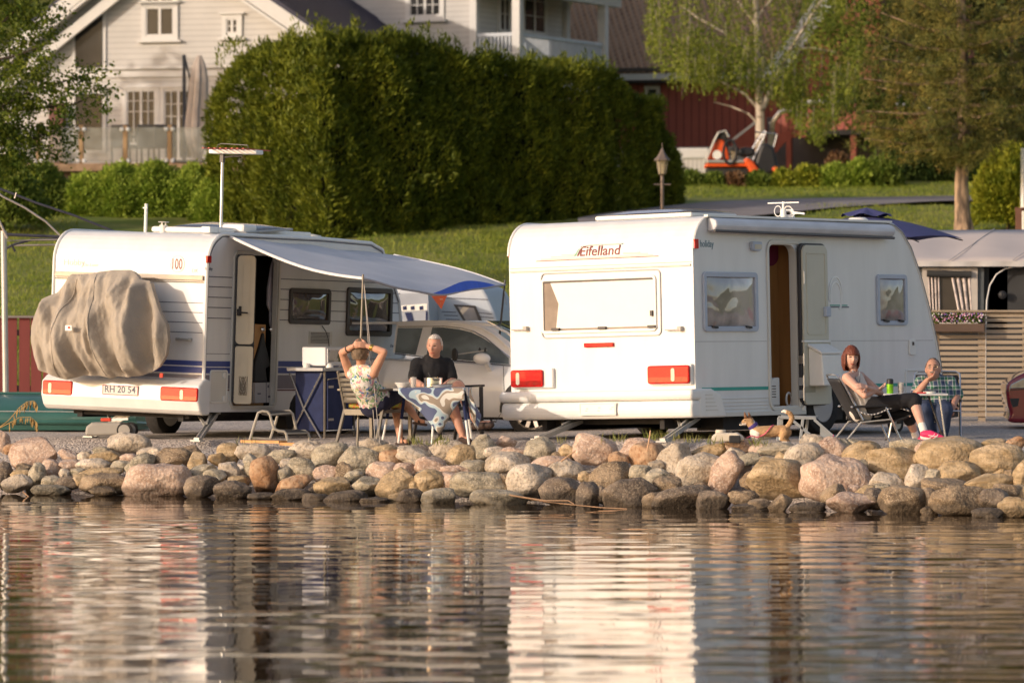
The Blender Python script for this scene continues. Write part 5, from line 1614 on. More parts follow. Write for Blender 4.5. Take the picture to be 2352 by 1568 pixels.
# ------------------------------------------------------------------ cover over the bicycles on the rear carrier
def bike_cover():
 t = thing('bicycle_cover', 'crumpled grey beige cover over bicycles on the striped caravan', 'cover', tuple(HM @ V((0, -.35, .9))), (0, 0, -R(28)))
 M = MX(t)
 out = [(80, 750), (84, 730), (90, 712), (100, 687), (135, 672), (150, 650), (160, 633), (166, 629), (185, 629), (212, 628), (230, 624), (262, 620), (300, 620), (312, 628), (326, 641), (345, 645), (358, 680), (372, 710),
   (392, 745), (398, 780), (392, 815), (385, 830), (372, 845), (340, 862), (305, 866), (280, 864), (270, 869), (240, 863), (200, 862), (165, 872), (130, 862), (100, 850), (90, 820), (82, 785)]
 F = Fr(M, (0, 0, 0), (1, 0, 0), (0, 0, 1), (0, -1, 0))
 pts = [F.px(*p) for p in out]
 xs = [p[0] for p in pts];
 from mathutils.geometry import intersect_point_tri_2d
 n = len(pts)
 cx = sum(p[0] for p in pts) / n; cz = sum(p[1] for p in pts) / n
 ridges = []
 def inside_r(a):  # outline radius in direction a
  dx, dz = math.cos(a), math.sin(a)
  best = 0
  for i in range(n):
   x1, z1 = pts[i][0] - cx, pts[i][1] - cz; x2, z2 = pts[(i + 1) % n][0] - cx, pts[(i + 1) % n][1] - cz
   den = dx * (z2 - z1) - dz * (x2 - x1)
   if abs(den) < 1e-9: continue
   s_ = (x1 * (z2 - z1) - z1 * (x2 - x1)) / den
   q = (x1 * dz - z1 * dx) / den
   if s_ > 0 and -1e-6 <= q <= 1 + 1e-6: best = max(best, s_)
  return best
 A_ = 260; Rn = 90
 vs = []; fs = []
 X0, X1 = min(xs), max(xs)
 xr = F.px(232, 640)[0]; xr2 = F.px(330, 650)[0]; xl = F.px(160, 640)[0]
 zhi = F.px(250, 622)[1]; zlo = F.px(250, 865)[1]
 def depth(x, z, rr_):
  f = (zhi - z) / (zhi - zlo)           # 0 at the top, 1 at the hem
  dm = .24 * (1 - rr_ ** 3.2) + .10 * min(1, f * 1.6)             # bulges towards the camera
  u = x
  k = 0.
  for px_, pz_, am, nf, ph_ in ((xr + .04, zhi + .16, .088, 14, .4), (xl + .02, zhi + .12, .075, 12, 1.3), (xr2, zhi + .10, .085, 13, 2.2)):
   ang = math.atan2(x - px_, pz_ - z + .10)
   s_ = math.sin(nf * ang + ph_ + 1.4 * mnoise.noise(V((x * 1.7, z * 1.1, ph_))))
   k += am * (abs(s_) ** 1.4 * (1 if s_ > 0 else -.6)) * min(1, f * 1.6 + .15) * math.exp(-((x - px_) / .42) ** 2)
  k += .017 * math.sin(34 * x + 10 * z + 5 * mnoise.noise(V((x * 3, z * 2, 1)))) * (.3 + f)
  k += .10 * (.35 + f) * mnoise.noise(V((x * 7.5 + 1.2 * z, z * .9, 6))) + .03 * mnoise.noise(V((x * 15 + 2.5 * z, z * 1.6, 8)))
  k += .020 * mnoise.noise(V((x * 3.5, z * 2, 4))) + .011 * mnoise.noise(V((x * 22, z * 12, 2))) + .003 * mnoise.noise(V((x * 50, z * 30, 4)))
  k -= .16 * math.exp(-((x - (xl + xr) / 2) / .22) ** 2 - ((z - (zhi - .30)) / .16) ** 2)
  k += .10 * math.exp(-((x - xr2) / .09) ** 2) * (1 - f) - .07 * math.exp(-((x - xr2 - .14) / .10) ** 2)
  k += .06 * math.exp(-((x - xr) / .05) ** 2) * (1 - f * .6)
  return dm + k * min(1, (1 - rr_) * 6 + .25)
 rad = [inside_r(2 * PI * j / A_) for j in range(A_)]
 vs.append((cx, -depth(cx, cz, 0), cz))
 for i in range(1, Rn + 1):
  r_ = i / Rn
  for j in range(A_):
   a = 2 * PI * j / A_
   x = cx + math.cos(a) * rad[j] * r_; z = cz + math.sin(a) * rad[j] * r_
   vs.append((x, -depth(x, z, r_), z))
 for j in range(A_): fs.append((0, 1 + j, 1 + (j + 1) % A_))
 for i in range(Rn - 1):
  for j in range(A_):
   a_ = 1 + i * A_ + j; b_ = 1 + i * A_ + (j + 1) % A_
   fs.append((a_, a_ + A_, b_ + A_, b_))
 base = 1 + (Rn - 1) * A_
 o2 = len(vs)
 for j in range(A_):
  x, y, z = vs[base + j]; vs.append((cx + (x - cx) * .96, y + .12, cz + (z - cz) * .97))
 for j in range(A_):
  j2 = (j + 1) % A_
  fs.append((base + j, o2 + j, o2 + j2, base + j2))
 m = mat('cover_cloth', (.36, .315, .26), rough=.9, var=.10, vs=3, bump=.35, bs=30)
 mb = MB(); mb.add(vs, fs)
 mb.build('cover_cloth', m, t, smooth=True)
 for Xs_ in ((232, 630, 262, 862), (186, 632, 150, 866)):
  pts_ = []
  for i in range(24):
   q_ = i / 23; a, b = F.px(lerp(Xs_[0], Xs_[2], q_ ** .8), lerp(Xs_[1], Xs_[3], q_)); rr_ = math.hypot(a - cx, b - cz) / max(.01, inside_r(math.atan2(b - cz, a - cx)))
   pts_.append(V((a, -depth(a, b, min(.985, rr_)) - .004, b)))
  MB().tube(pts_, .006, 5).build('cover_seam', m, t)
 lb = MB(); a, b = F.px(204, 753)
 lb.box((a, -.42, b), (.09, .01, .06)); l = lb.build('care_label', m_trim, t)
 MB().box((a + .01, -.427, b + .005), (.03, .004, .025)).build('label_print', m_red, l)
 tg = MB(); a, b = F.px(371, 862); tg.box((a, -.0, b), (.04, .02, .05)); tg.build('red_strap', mat('red_strap', (.6, .06, .03), rough=.7), t)
bike_cover()
# ------------------------------------------------------------------ waste water tanks
def tank(label, X, Y, wd, hg, col, rz, red=False):
 g_ = G(X, Y)
 t = thing('water_tank', label, 'water tank', g_, (0, 0, rz))
 pr = [(-wd / 2, .03), (-wd / 2 * .96, hg * .75), (-wd * .34, hg), (wd * .30, hg), (wd * .47, hg * .7), (wd / 2, .05)]
 m = mat('tank_' + col, {'grey': (.30, .28, .25), 'cream': (.60, .54, .44)}[col], rough=.5, var=.05)
 mb = MB().prism([V((x, -.12, z)) for x, z in pr], V((0, .26, 0))); mb.build('tank_body', m, t, bevel=.03, seg=3)
 if red:
  c = MB(); c.box((-.02, -.05, hg + .03), (.12, .06, .04)); c.build('red_coupling', mat('red_strap', (.6, .06, .03)), t, bevel=.01)
  MB().beam(V((.03, -.05, hg + .03)), V((.24, -.05, hg + .04)), .03, .025).build('white_handle', m_trim, t)
  for y in (-.14, .16):
   rot = V((0, 0, 1)).rotation_difference(V((0, -1, 0))).to_matrix()
   w_ = MB().lathe([(.09, -.02), (.09, .02), (.07, .025)], (wd * .42, y, .10), 20, rot).build('wheel', m_rubber, t)
   MB().lathe([(.068, .02), (.068, .03), (.001, .032)], (wd * .42, y, .10), 20, rot).build('hubcap', m, w_)
 else:
  MB().lathe([(.055, hg - .02), (.055, hg + .02), (.05, hg + .03), (.001, .001 + hg + .03)], (-wd * .22, 0, 0), 16).build('screw_cap', m, t)
  MB().lathe([(.03, hg - .02), (.03, hg + .02), (.001, hg + .02)], (wd * .12, 0, 0), 12).build('tap', m_black, t)
  MB().box((wd * .22, -.13, hg * .5), (wd * .35, .03, hg * .6)).build('dark_recess', m_black, t, bevel=.01)
 return t
tank('grey wheeled waste water tank under the left rear corner of the striped caravan', 250, 1007, .52, .19, 'grey', R(-8), True)
tank('cream water tank lying on the gravel left of the dog', 1672, 1022, .34, .13, 'cream', R(-5))
# ------------------------------------------------------------------ grey steps at the right caravan
def steps():
 g0 = G(1850, 1012)
 t = thing('entry_steps', 'grey steel entry steps standing in front of the caravan wheel', 'steps', g0, (0, 0, 0))
 M = MX(t); F = Fr(M, (0, 0, 0), (1, 0, 0), (0, 0, 1), (0, -1, 0)); F2 = Fr(M, (0, .35, 0), (1, 0, 0), (0, 0, 1), (0, -1, 0))
 m = mat('steps_grey', (.34, .36, .37), rough=.45, metal=.3, var=.05)
 def be(fr, a, b, nm='frame_bar', w_=.03):
  MB().beam(fr.p(*fr.px(*a)), fr.p(*fr.px(*b)), w_, w_).build(nm, m, t, bevel=.003)
 be(F, (1788, 958), (1874, 960)); be(F, (1818, 963), (1868, 1004)); be(F, (1870, 963), (1914, 1002)); be(F, (1838, 1005), (1921, 1005)); be(F, (1844, 962), (1838, 1014)); be(F, (1789, 958), (1786, 1012), 'leg')
 be(F2, (1795, 956), (1880, 958)); be(F2, (1855, 962), (1850, 1008)); be(F2, (1925, 1003), (1870, 1003)); be(F2, (1796, 956), (1794, 1006), 'leg')
 def tread(x0, x1, Y):
  a = F.p(*F.px(x0, Y)); b = F.p(*F.px(x1, Y)); c = F2.p(*F2.px(x1 + 6, Y - 2)); d = F2.p(*F2.px(x0 + 6, Y - 2))
  MB().prism([a, b, c, d], V((0, 0, -.025))).build('tread', m, t)
 tread(1788, 1874, 957); tread(1868, 1918, 1000)
 k = MB(); F.poly(k, [F.px(*p) for p in ((1884, 976), (1914, 1000), (1884, 1000))], -.02, -.01); k.build('side_plate', m, t)
 MB().tube([F.p(*F.px(1914, 998), .02), F.p(*F.px(1913, 1014), .02)], .004, 4).build('pink_cord', mat('pink_cord', (.7, .04, .25)), t)
steps()
# ------------------------------------------------------------------ folding recliners and camp table on the right
def recliner(label, loc, rz, low=1.):
 """folding armchair, faces local +y"""
 t = thing('folding_chair', label, 'chair', loc, (0, 0, rz), 'black folding armchairs on the right')
 w_ = .27
 seat = MB().grid(lambda u, v: V((lerp(-w_ + .02, w_ - .02, u), lerp(-.02, .50, v), .33 + .05 * v - .05 * math.sin(PI * v) - .03 * math.sin(PI * u))), 8, 10)
 seat.build('seat', m_black, t, smooth=True, fix=False, solid=.02)
 bk = MB().grid(lambda u, v: V((lerp(-w_ + .02, w_ - .02, u), lerp(-.02, -.25, v) - .02 * math.sin(PI * u), lerp(.34, .86, v))), 8, 10)
 bk.build('backrest', m_black, t, smooth=True, fix=False, solid=.02)
 for s in (-1, 1):
  x = s * w_
  MB().tube([V((x, .0, .33)), V((x, -.20, .80)), V((x * .98, -.25, .88)), V((x * .8, -.27, .91)), V((0, -.275, .915))], .012, 8).build('back_tube', m_steel, t, smooth=True)
  MB().beam(V((x, -.12, .50)), V((x, .28, .52)), .045, .03).build('armrest', m_black, t, bevel=.008)
  MB().tube([V((x * 1.02, .24, .50)), V((x * 1.04, .42, .02)), V((x * 1.02, .43, 0))], .0125, 8).build('front_leg', m_steel, t, smooth=True)
  MB().tube([V((x, .30, .34)), V((x, -.02, .30)), V((x, -.22, .0))], .0115, 8).build('rear_leg', m_greyalu, t, smooth=True)
 MB().tube([V((-w_, .50, .38)), V((w_, .50, .38))], .012, 8).build('front_bar', m_steel, t)
 for s in (-1, 1):
  MB().sphere(V((s * (w_ + .012), -.12, .50)), .016, 8, 6).build('joint_knob', m_steel, t)
 t.scale = (.94, 1, .80)
 return t
CH_C = recliner('black folding armchair turned sideways under the red-haired woman', V(gpt(1968, 46.5, .60)), R(-80))
CH_D = recliner('black folding armchair of the man in the plaid shirt', V(gpt(2152, 49.6, .60)), R(180 - 6))
def right_table():
 d = 48.0
 t = thing('side_table', 'small folding table between the woman and the man in plaid', 'table', V(gpt(2100, d, .60)))
 M = MX(t); F = Fr(M, (0, 0, 0), (1, 0, 0), (0, 0, 1), (0, -1, 0))
 x0, zt = F.px(2030, 906); x1, _ = F.px(2178, 906)
 MB().box(((x0 + x1) / 2, .2, zt), (x1 - x0, .42, .022)).build('table_top', mat('table_top_grey', (.5, .5, .5)), t, bevel=.006)
 def lg(a, b, y, m): MB().tube([V((F.px(*a)[0], y, F.px(*a)[1])), V((F.px(*b)[0], y, 0))], .011, 8).build('leg', m, t, smooth=True)
 lg((2158, 910), (2173, 1008), .02, m_steel); lg((2060, 910), (2040, 1008), .02, m_steel); lg((2140, 910), (2176, 1008), .38, m_char); lg((2080, 910), (2040, 1008), .38, m_char)
 def on(X, y): return M @ V((F.px(X, 900)[0], y, zt + .011))
 b = thing('beer_can', 'tall green and black drink can on the right table', 'can', on(2046, .1))
 MB().lathe([(.033, 0), (.036, .008), (.036, .115)], (0, 0, 0), 18).build('can_body', mat('can_green', (.22, .55, .02), rough=.3, metal=.3, var=.3, vs=9), b, smooth=True)
 MB().lathe([(.0365, .10), (.0365, .145), (.028, .158), (.001, .158)], (0, 0, 0), 18).build('can_top', m_black, b, smooth=True)
 g = thing('cola_glass', 'glass of dark drink beside the green can', 'glass', on(2072, .15))
 MB().lathe([(.03, 0), (.036, .12), (.034, .12), (.028, .006), (.001, .006)], (0, 0, 0), 18).build('tumbler', mat('clear_glass', (.62, .58, .54)), g, smooth=True)
 MB().lathe([(.027, .007), (.0315, .07), (.001, .07)], (0, 0, 0), 16).build('dark_drink', mat('cola', (.03, .01, .008), rough=.2), g)
 a = thing('ashtray', 'flat white dish at the right end of the right table', 'dish', on(2137, .08))
 MB().lathe([(.06, 0), (.07, .022), (.062, .022), (.055, .006), (.001, .006)], (0, 0, 0), 20).build('dish', m_trim, a)
 r_ = thing('red_packet', 'flat red packet left of the white dish', 'packet', on(2117, .05))
 MB().box((0, 0, .008), (.09, .05, .016)).build('packet_box', mat('packet_red', (.45, .04, .04)), r_)
right_table()
# striped towel on the woman's chair
def towel():
 m = bpy.data.materials.new('striped_towel'); m.use_nodes = True
 N = m.node_tree.nodes; L = m.node_tree.links; b = N['Principled BSDF']; b.inputs['Roughness'].default_value = .95
 tc = N.new('ShaderNodeTexCoord'); w_ = N.new('ShaderNodeTexWave'); w_.inputs['Scale'].default_value = 9; w_.inputs['Distortion'].default_value = 3.; w_.inputs['Detail'].default_value = 1
 cr = N.new('ShaderNodeValToRGB'); cr.color_ramp.interpolation = 'CONSTANT'; cr.color_ramp.elements[1].position = .5
 cr.color_ramp.elements[0].color = (.10, .10, .11, 1); cr.color_ramp.elements[1].color = (.62, .60, .58, 1)
 w_.bands_direction = 'Y'
 L.new(tc.outputs['Object'], w_.inputs['Vector']); L.new(w_.outputs['Fac'], cr.inputs[0]); L.new(cr.outputs[0], b.inputs['Base Color'])
 o = MB().grid(lambda u, v: V((lerp(-.285, .27, u), lerp(-.04, .50, v), .40 + .035 * math.sin(7 * v + 3 * u) - .10 * (u < .06) + .03 * v)), 16, 18).build('towel', m, None, smooth=True, fix=False, solid=.015)
 o.location = CH_C.location; o.rotation_euler = CH_C.rotation_euler; o.scale = (1, 1, .86)
 tag(o, 'black and white striped towel on the seat under the red-haired woman', 'towel')
towel()
# ------------------------------------------------------------------ navy parasol
def parasol():
 d = 57.
 ap = P(1990, 482, d)
 t = thing('parasol', 'open navy parasol behind the plain caravan', 'parasol', (ap.x, ap.y, .62))
 hz = ap.z - .62
 rad = 1.22; rim = hz - .37
 n = 6
 c = [V((rad * math.cos(R(-8 + 60 * k)), rad * math.sin(R(-8 + 60 * k)), rim)) for k in range(n)]
 mb = MB(); K = 8
 for k in range(n):
  a, b = c[k], c[(k + 1) % n]
  def f(u, v, a=a, b=b):
   e = a.lerp(b, u); p = V((0, 0, hz - .06)).lerp(e, v)
   p.z += .035 * math.sin(PI * v); p.z += -.0 + .03 * math.sin(PI * u) * v * v
   return p
  mb.grid(f, K, K)
 mb.build('parasol_cloth', mat('parasol_navy', (.05, .055, .16), rough=.85, var=.08), t, smooth=True, fix=False, merge=True)
 vt = MB();
 vt.grid(lambda u, v: V((.32 * v * math.cos(2 * PI * u), .32 * v * math.sin(2 * PI * u), hz + .03 - .10 * v + .02 * math.sin(12 * PI * u) * v)), 36, 3); vt.build('vent_cap', mat('parasol_navy', (.05, .055, .16)), t, smooth=True, fix=False)
 MB().tube([V((0, 0, 0)), V((0, 0, hz))], .025, 8).build('pole', m_greyalu, t)
 for k in range(n): MB().tube([V((0, 0, hz - .09)), c[k] - V((0, 0, .02))], .008, 5).build('rib', m_black, t)
 MB().lathe([(.25, 0), (.25, .06), (.04, .1)], (0, 0, 0), 20).build('base', m_dark, t)
parasol()
# ------------------------------------------------------------------ awning tent on the right
def tent():
 d = 60.5
 loc = P(2250, 900, d); loc.z = .66
 t = thing('awning_tent', 'cream roofed awning tent with curtained window and arched doorway', 'tent', loc)
 M = MX(t)
 F = Fr(M, (0, 0, 0), (1, 0, 0), (0, 0, 1), (0, -1, 0))
 Fb = Fr(M, (0, 2.6, 0), (1, 0, 0), (0, 0, 1), (0, -1, 0))
 ms = mat('tent_roof', (.52, .46, .43), rough=.8, var=.05, vs=1.5)
 rf = MB()
 a = F.p(*F.px(2040, 605)); b = F.p(*F.px(2500, 600)); c = Fb.p(*Fb.px(2500, 527)); e = Fb.p(*Fb.px(2050, 530))
 rf.grid(lambda u, v: a.lerp(b, u).lerp(e.lerp(c, u), v) + V((0, 0, .02 * math.sin(PI * v) * math.sin(5 * PI * u))), 20, 6)
 r_ = rf.build('tent_roof', ms, t, smooth=True, fix=False, solid=.01)
 sm = MB()
 for u in (.30, .62, .9): sm.tube([a.lerp(b, u) + V((0, 0, .02)), e.lerp(c, u + .22) + V((0, 0, .02))], .006, 4)
 sm.build('roof_seams', mat('seam_pale', (.45, .42, .40)), r_)
 vl = MB(); a1, b1 = F.px(2040, 612)[1], F.px(2040, 600)[1]
 vl.grid(lambda u, v: V((lerp(a.x, b.x, u), -.02 - .015 * math.sin(u * 40) * (1 - v), lerp(a1, b1, v))), 60, 2); vl.build('valance', mat('valance_grey', (.50, .48, .46), rough=.85), r_, smooth=True, fix=False)
 x0, x1 = a.x, b.x; zt = a1 + .03
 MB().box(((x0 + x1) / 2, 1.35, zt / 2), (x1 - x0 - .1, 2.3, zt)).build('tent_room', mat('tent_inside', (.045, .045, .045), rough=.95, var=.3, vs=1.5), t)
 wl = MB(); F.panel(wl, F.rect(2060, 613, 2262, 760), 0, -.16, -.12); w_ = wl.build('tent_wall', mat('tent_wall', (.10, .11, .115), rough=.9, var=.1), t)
 wf = F.rect(2120, 615, 2247, 745)
 F.ring(MB(), wf, .09, .01, -.12, -.09).build('window_border', mat('border_cream', (.50, .45, .40), rough=.8), w_)
 F.panel(MB(), (wf[0] + .08, wf[1] - .08, wf[2] + .08, wf[3] - .08), 0, -.118, -.115).build('window_film', mat('film_brown', (.06, .05, .04), rough=.2), w_)
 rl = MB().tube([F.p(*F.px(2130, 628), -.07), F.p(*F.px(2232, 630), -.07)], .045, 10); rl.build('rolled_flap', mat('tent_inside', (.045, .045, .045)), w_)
 for (X0, X1, X2, X3) in ((2132, 2160, 2162, 2138), (2186, 2232, 2238, 2206)):
  cu = MB()
  cu.grid(lambda u, v, A_=X0, B_=X1, C_=X2, D_=X3: F.p(*F.px(lerp(lerp(A_, B_, u), lerp(D_, C_, u), 1 - v) if 0 else lerp(lerp(D_, C_, u), lerp(A_, B_, u), v), lerp(735, 636, v)), -.105 + .02 * math.sin(u * 22)), 24, 6)
  cu.build('curtain', mat('curtain_check', (.62, .54, .50), rough=.9, col2=(.38, .33, .31), vs=9, thresh=(.52, .58)), w_, smooth=True, fix=False)
 ar = MB();
 pts = [F.p(*F.px(*q), -.08) for q in ((2266, 745), (2268, 690), (2275, 655), (2290, 630), (2310, 617), (2330, 612), (2352, 612))]
 ar.tube(pts, .011, 6); ar.build('doorway_piping', mat('piping_white', (.6, .58, .55)), w_, smooth=True)
 fb = MB(); F.panel(fb, F.rect(2275, 615, 2318, 760), 0, -.3, -.2); fb.build('inner_curtain', mat('inner_beige', (.14, .11, .085), rough=.9), t)
 fb = MB(); a, b = F.px(2305, 677); fb.sphere(F.p(a, b, -.12), .06, 10, 8, (1, .5, 1)); fb.build('hanging_fan', m_black, t)
tent()
# ------------------------------------------------------------------ slatted fence and flower box
def slat_fence():
 d = 57.6
 loc = P(2250, 960, d); loc.z = .60
 t = thing('slatted_fence', 'horizontal slatted wooden fence along the gravel with flat cap board', 'fence', loc)
 M = MX(t); F = Fr(M, (0, 0, 0), (1, 0, 0), (0, 0, 1), (0, -1, 0))
 m = mat('weathered_slats', (.42, .33, .235), rough=.85, var=.18, vs=4, stretch=(.3, 1, 6), bump=.2, bs=18)
 x0, x1 = F.px(2085, 800)[0], F.px(2480, 800)[0]
 zt = F.px(2300, 716)[1]; z0 = F.px(2300, 958)[1]
 n = 19
 pit = (zt - z0) / n
 for i in range(n):
  z = z0 + pit * (i + .5)
  h = pit * (.62 if i < n - 1 else .9)
  MB().box(((x0 + x1) / 2, -.0, z + random.uniform(-.002, .002)), (x1 - x0, .025, h)).build('slat', m, t)
 MB().box(((x0 + x1) / 2, -.02, zt + .01), (x1 - x0, .12, .025)).build('cap_board', m, t)
 for X in (2150, 2256, 2358):
  x = F.px(X, 800)[0]; MB().box((x, .06, zt / 2), (.09, .09, zt)).build('post', m, t)
 x = F.px(2264, 800)[0]; MB().box((x - .0, -.016, (zt + z0) / 2), (.006, .006, zt - z0)).build('screw_strip', m_trim, t)
 f = thing('flower_box', 'brown flower box with pink and white flowers hung on the slatted fence', 'flower box', tuple(M @ F.p(*F.px(2200, 763), .0)))
 Mf = MX(f); Q = Fr(Mf, (0, -.2, 0), (1, 0, 0), (0, 0, 1), (0, -1, 0))
 rc = Q.rect(2136, 743, 2262, 762)
 MB().box(((rc[0] + rc[1]) / 2, -.12, (rc[2] + rc[3]) / 2), (rc[1] - rc[0], .17, rc[3] - rc[2])).build('box', mat('box_brown', (.13, .085, .06), rough=.6, var=.1), f, bevel=.01)
 FLB.append((f, rc))
FLB = []
slat_fence()
# ------------------------------------------------------------------ red car nose at the right edge
def red_car():
 d = 53.5
 loc = P(2352, 975, d); loc.z = .60
 t = thing('parked_car', 'dark red car whose nose enters at the right edge', 'car', loc, (0, 0, R(-4)))
 M = MX(t); F = Fr(M, (0, 0, 0), (1, 0, 0), (0, 0, 1), (0, -1, 0))
 m = mat('red_paint', (.20, .012, .022), rough=.25, var=.05, coat=1.)
 prof = [F.px(*p) for p in ((2310, 900), (2311, 885), (2318, 876), (2335, 864), (2352, 856), (2450, 838), (2600, 815), (2700, 740), (2900, 730), (3060, 800), (3060, 960), (2400, 972), (2330, 971), (2312, 968), (2320, 950), (2314, 930))]
 b = MB(); b.prism([F.p(a, c, .0) for a, c in prof], V((0, 1.6, 0))); body = b.build('body', m, t, bevel=.10, seg=5, smooth=True)
 h = MB(); F.poly(h, [F.px(*p) for p in ((2318, 893), (2322, 882), (2350, 868), (2420, 862), (2420, 890), (2340, 892))], -.01, .012)
 hl = h.build('headlight', mat('headlight', (.30, .32, .34), rough=.1, metal=.6, coat=1, var=.4, vs=8), t, bevel=.01)
 g = MB(); F.poly(g, [F.px(*p) for p in ((2319, 915), (2341, 914), (2338, 932), (2326, 935))], 0, .008); g.build('grille', m_black, body)
 MB().tube([F.p(*F.px(*p), .004) for p in ((2312, 897), (2352, 893), (2450, 892))], .005, 4).build('bumper_gap', m_black, body)
 wheel(t, (F.px(2470, 950)[0], -.02, .30), .31, .2, (0, -1, 0), m_alu, holes=0, spokes=8)
red_car()
# ------------------------------------------------------------------ left side: red fence, green boat, frame
def red_fence():
 d = 61
 loc = P(40, 900, d); loc.z = .7
 t = thing('board_fence', 'dark red vertical board fence with grey cap behind the green boat', 'fence', loc)
 M = MX(t); F = Fr(M, (0, 0, 0), (1, 0, 0), (0, 0, 1), (0, -1, 0))
 m = mat('barn_red_boards', (.17, .04, .035), rough=.85, var=.15, vs=4, stretch=(1, 1, .2))
 zt = F.px(40, 730)[1]
 for X0, X1 in ((-80, -45), (-42, -5), (-22 + 20, 9), (12, 40), (43, 70), (70, 96), (98, 124), (127, 150), (155, 185)):
  x0, x1 = F.px(X0, 800)[0], F.px(X1, 800)[0]
  MB().box(((x0 + x1) / 2, 0, F.px(0, 902)[1] / 2 + zt / 2), (x1 - x0 - .012, .025, zt - F.px(0, 902)[1])).build('board', m, t)
 MB().box((.4, -.01, zt + .015), (2.6, .12, .03)).build('cap', mat('cap_grey', (.20, .17, .16), rough=.8), t)
 for z in (.28, zt - .2): MB().box((.4, .05, z), (2.6, .05, .08)).build('rail', mat('rail_grey', (.16, .13, .12), rough=.9), t)
red_fence()
def boat():
 d = 56.0
 loc = P(120, 1000, d); loc.z = .55
 t = thing('rowing_boat', 'upturned green rowing boat in front of the red fence', 'boat', loc, (0, 0, R(-4)))
 M = MX(t); F = Fr(M, (0, 0, 0), (1, 0, 0), (0, 0, 1), (0, -1, 0))
 xr = F.px(345, 960)[0]; xl = -3.0
 zt = F.px(60, 905)[1]
 m = mat('boat_green', (.035, .11, .095), rough=.35, var=.15, vs=2, coat=.3)
 mb = MB()
 def hull(u, v):
  x = lerp(xl, xr, u)
  s = max(0, 1 - abs(2 * u - 1.08) ** 3.2) ** .5 if u < .99 else .15
  w_ = .72 * s + .02; h = zt * (.62 + .38 * s)
  a = PI * v
  y = -w_ * math.cos(a) * (1 if abs(math.cos(a)) < 2 else 1)
  z = h * (math.sin(a) ** .62)
  y *= (1 + .06 * math.sin(6 * a))
  return V((x, y, z))
 mb.grid(hull, 40, 28)
 b = mb.build('hull', m, t, smooth=True, fix=False)
 MB().tube([hull(i / 40, .03) + V((0, -.02, .0)) for i in range(41)], .025, 6).build('gunwale', m, t)
 MB().tube([hull(i / 40, .12) + V((0, -.01, 0)) for i in range(41)], .006, 4).build('hull_line', m_seam2, b)
 MB().tube([hull(i / 40, .5) + V((0, 0, .01)) for i in range(41)], .02, 5).build('keel', m, b)
boat()
def frame():
 d = 58.0
 loc = P(5, 900, d); loc.z = .6
 t = thing('gazebo_frame', 'bare dark metal gazebo frame with curved struts at the left edge', 'frame', loc)
 M = MX(t); F = Fr(M, (0, 0, 0), (1, 0, 0), (0, 0, 1), (0, -1, 0))
 md = mat('dark_tube', (.06, .06, .075), rough=.5, metal=.4); mp = mat('pale_tube', (.36, .32, .28), rough=.45, metal=.4)
 def tb(pts, r, m, nm='strut', t_=0):
  MB().tube([F.p(*F.px(*p), t_) for p in pts], r, 8).build(nm, m, t, smooth=True)
 b = F.p(*F.px(12, 760)); MB().tube([F.p(*F.px(8, 530)), V((F.px(14, 760)[0], 0, 0))], .04, 10).build('post', m_greyalu, t)
 tb(((-30, 425), (60, 460), (150, 490), (240, 526), (300, 560)), .016, md, t_=-1.2)
 tb(((-40, 420), (0, 450), (50, 475), (100, 508), (138, 545)), .014, mp, t_=-.3)
 tb(((0, 537), (60, 540), (135, 543)), .02, md, 'cross_bar', t_=-.3)
 tb(((0, 575), (30, 560), (70, 550), (130, 549)), .016, md, t_=-.2)
 tb(((10, 553), (70, 551), (135, 550)), .008, mp, 'cross_bar', t_=-.1)
 tb(((10, 562), (130, 560)), .012, mp, 'cross_bar', t_=-.6)
 tb(((-15, 480), (0, 510), (18, 548)), .016, mp, t_=.05)
 tb(((27, 562), (36, 578)), .014, m_black, 'handle', t_=.05)
 tb(((18, 452), (22, 438)), .01, mp, 'brace', t_=-.8)
frame()
# dry twig at the left edge
def twig():
 d = 47.6
 g0 = P(-6, 985, d)
 t = thing('dry_twig', 'drooping dry brown twig with seed pods at the left edge', 'twig', g0)
 Mi = MX(t).inverted()
 m = mat('dry_leaf', (.42, .27, .10), rough=.9, var=.3, vs=20)
 for k, pts in enumerate((((-6, 985), (20, 965), (45, 935), (62, 922), (78, 920), (87, 930)), ((-6, 985), (20, 972), (45, 958), (70, 957), (85, 970)))):
  w = [Mi @ P(x, y, d - .02 * k) for x, y in pts]
  MB().tube(w, [.006, .005, .004, .003, .0025, .002][:len(w)], 5).build('stem', m, t)
  lf = MB()
  for i in range(30):
   f = random.uniform(.25, 1); seg = f * (len(w) - 1); a = int(min(seg, len(w) - 2)); p = w[a].lerp(w[a + 1], seg - a)
   ln = random.uniform(.04, .11); q = p + V((random.uniform(-.01, .01), random.uniform(-.04, .04), -ln))
   lf.tube([p, p.lerp(q, .5) + V((.003, 0, 0)), q], [.002, .009, .003], 4)
  lf.build('pods', m, t)
twig()
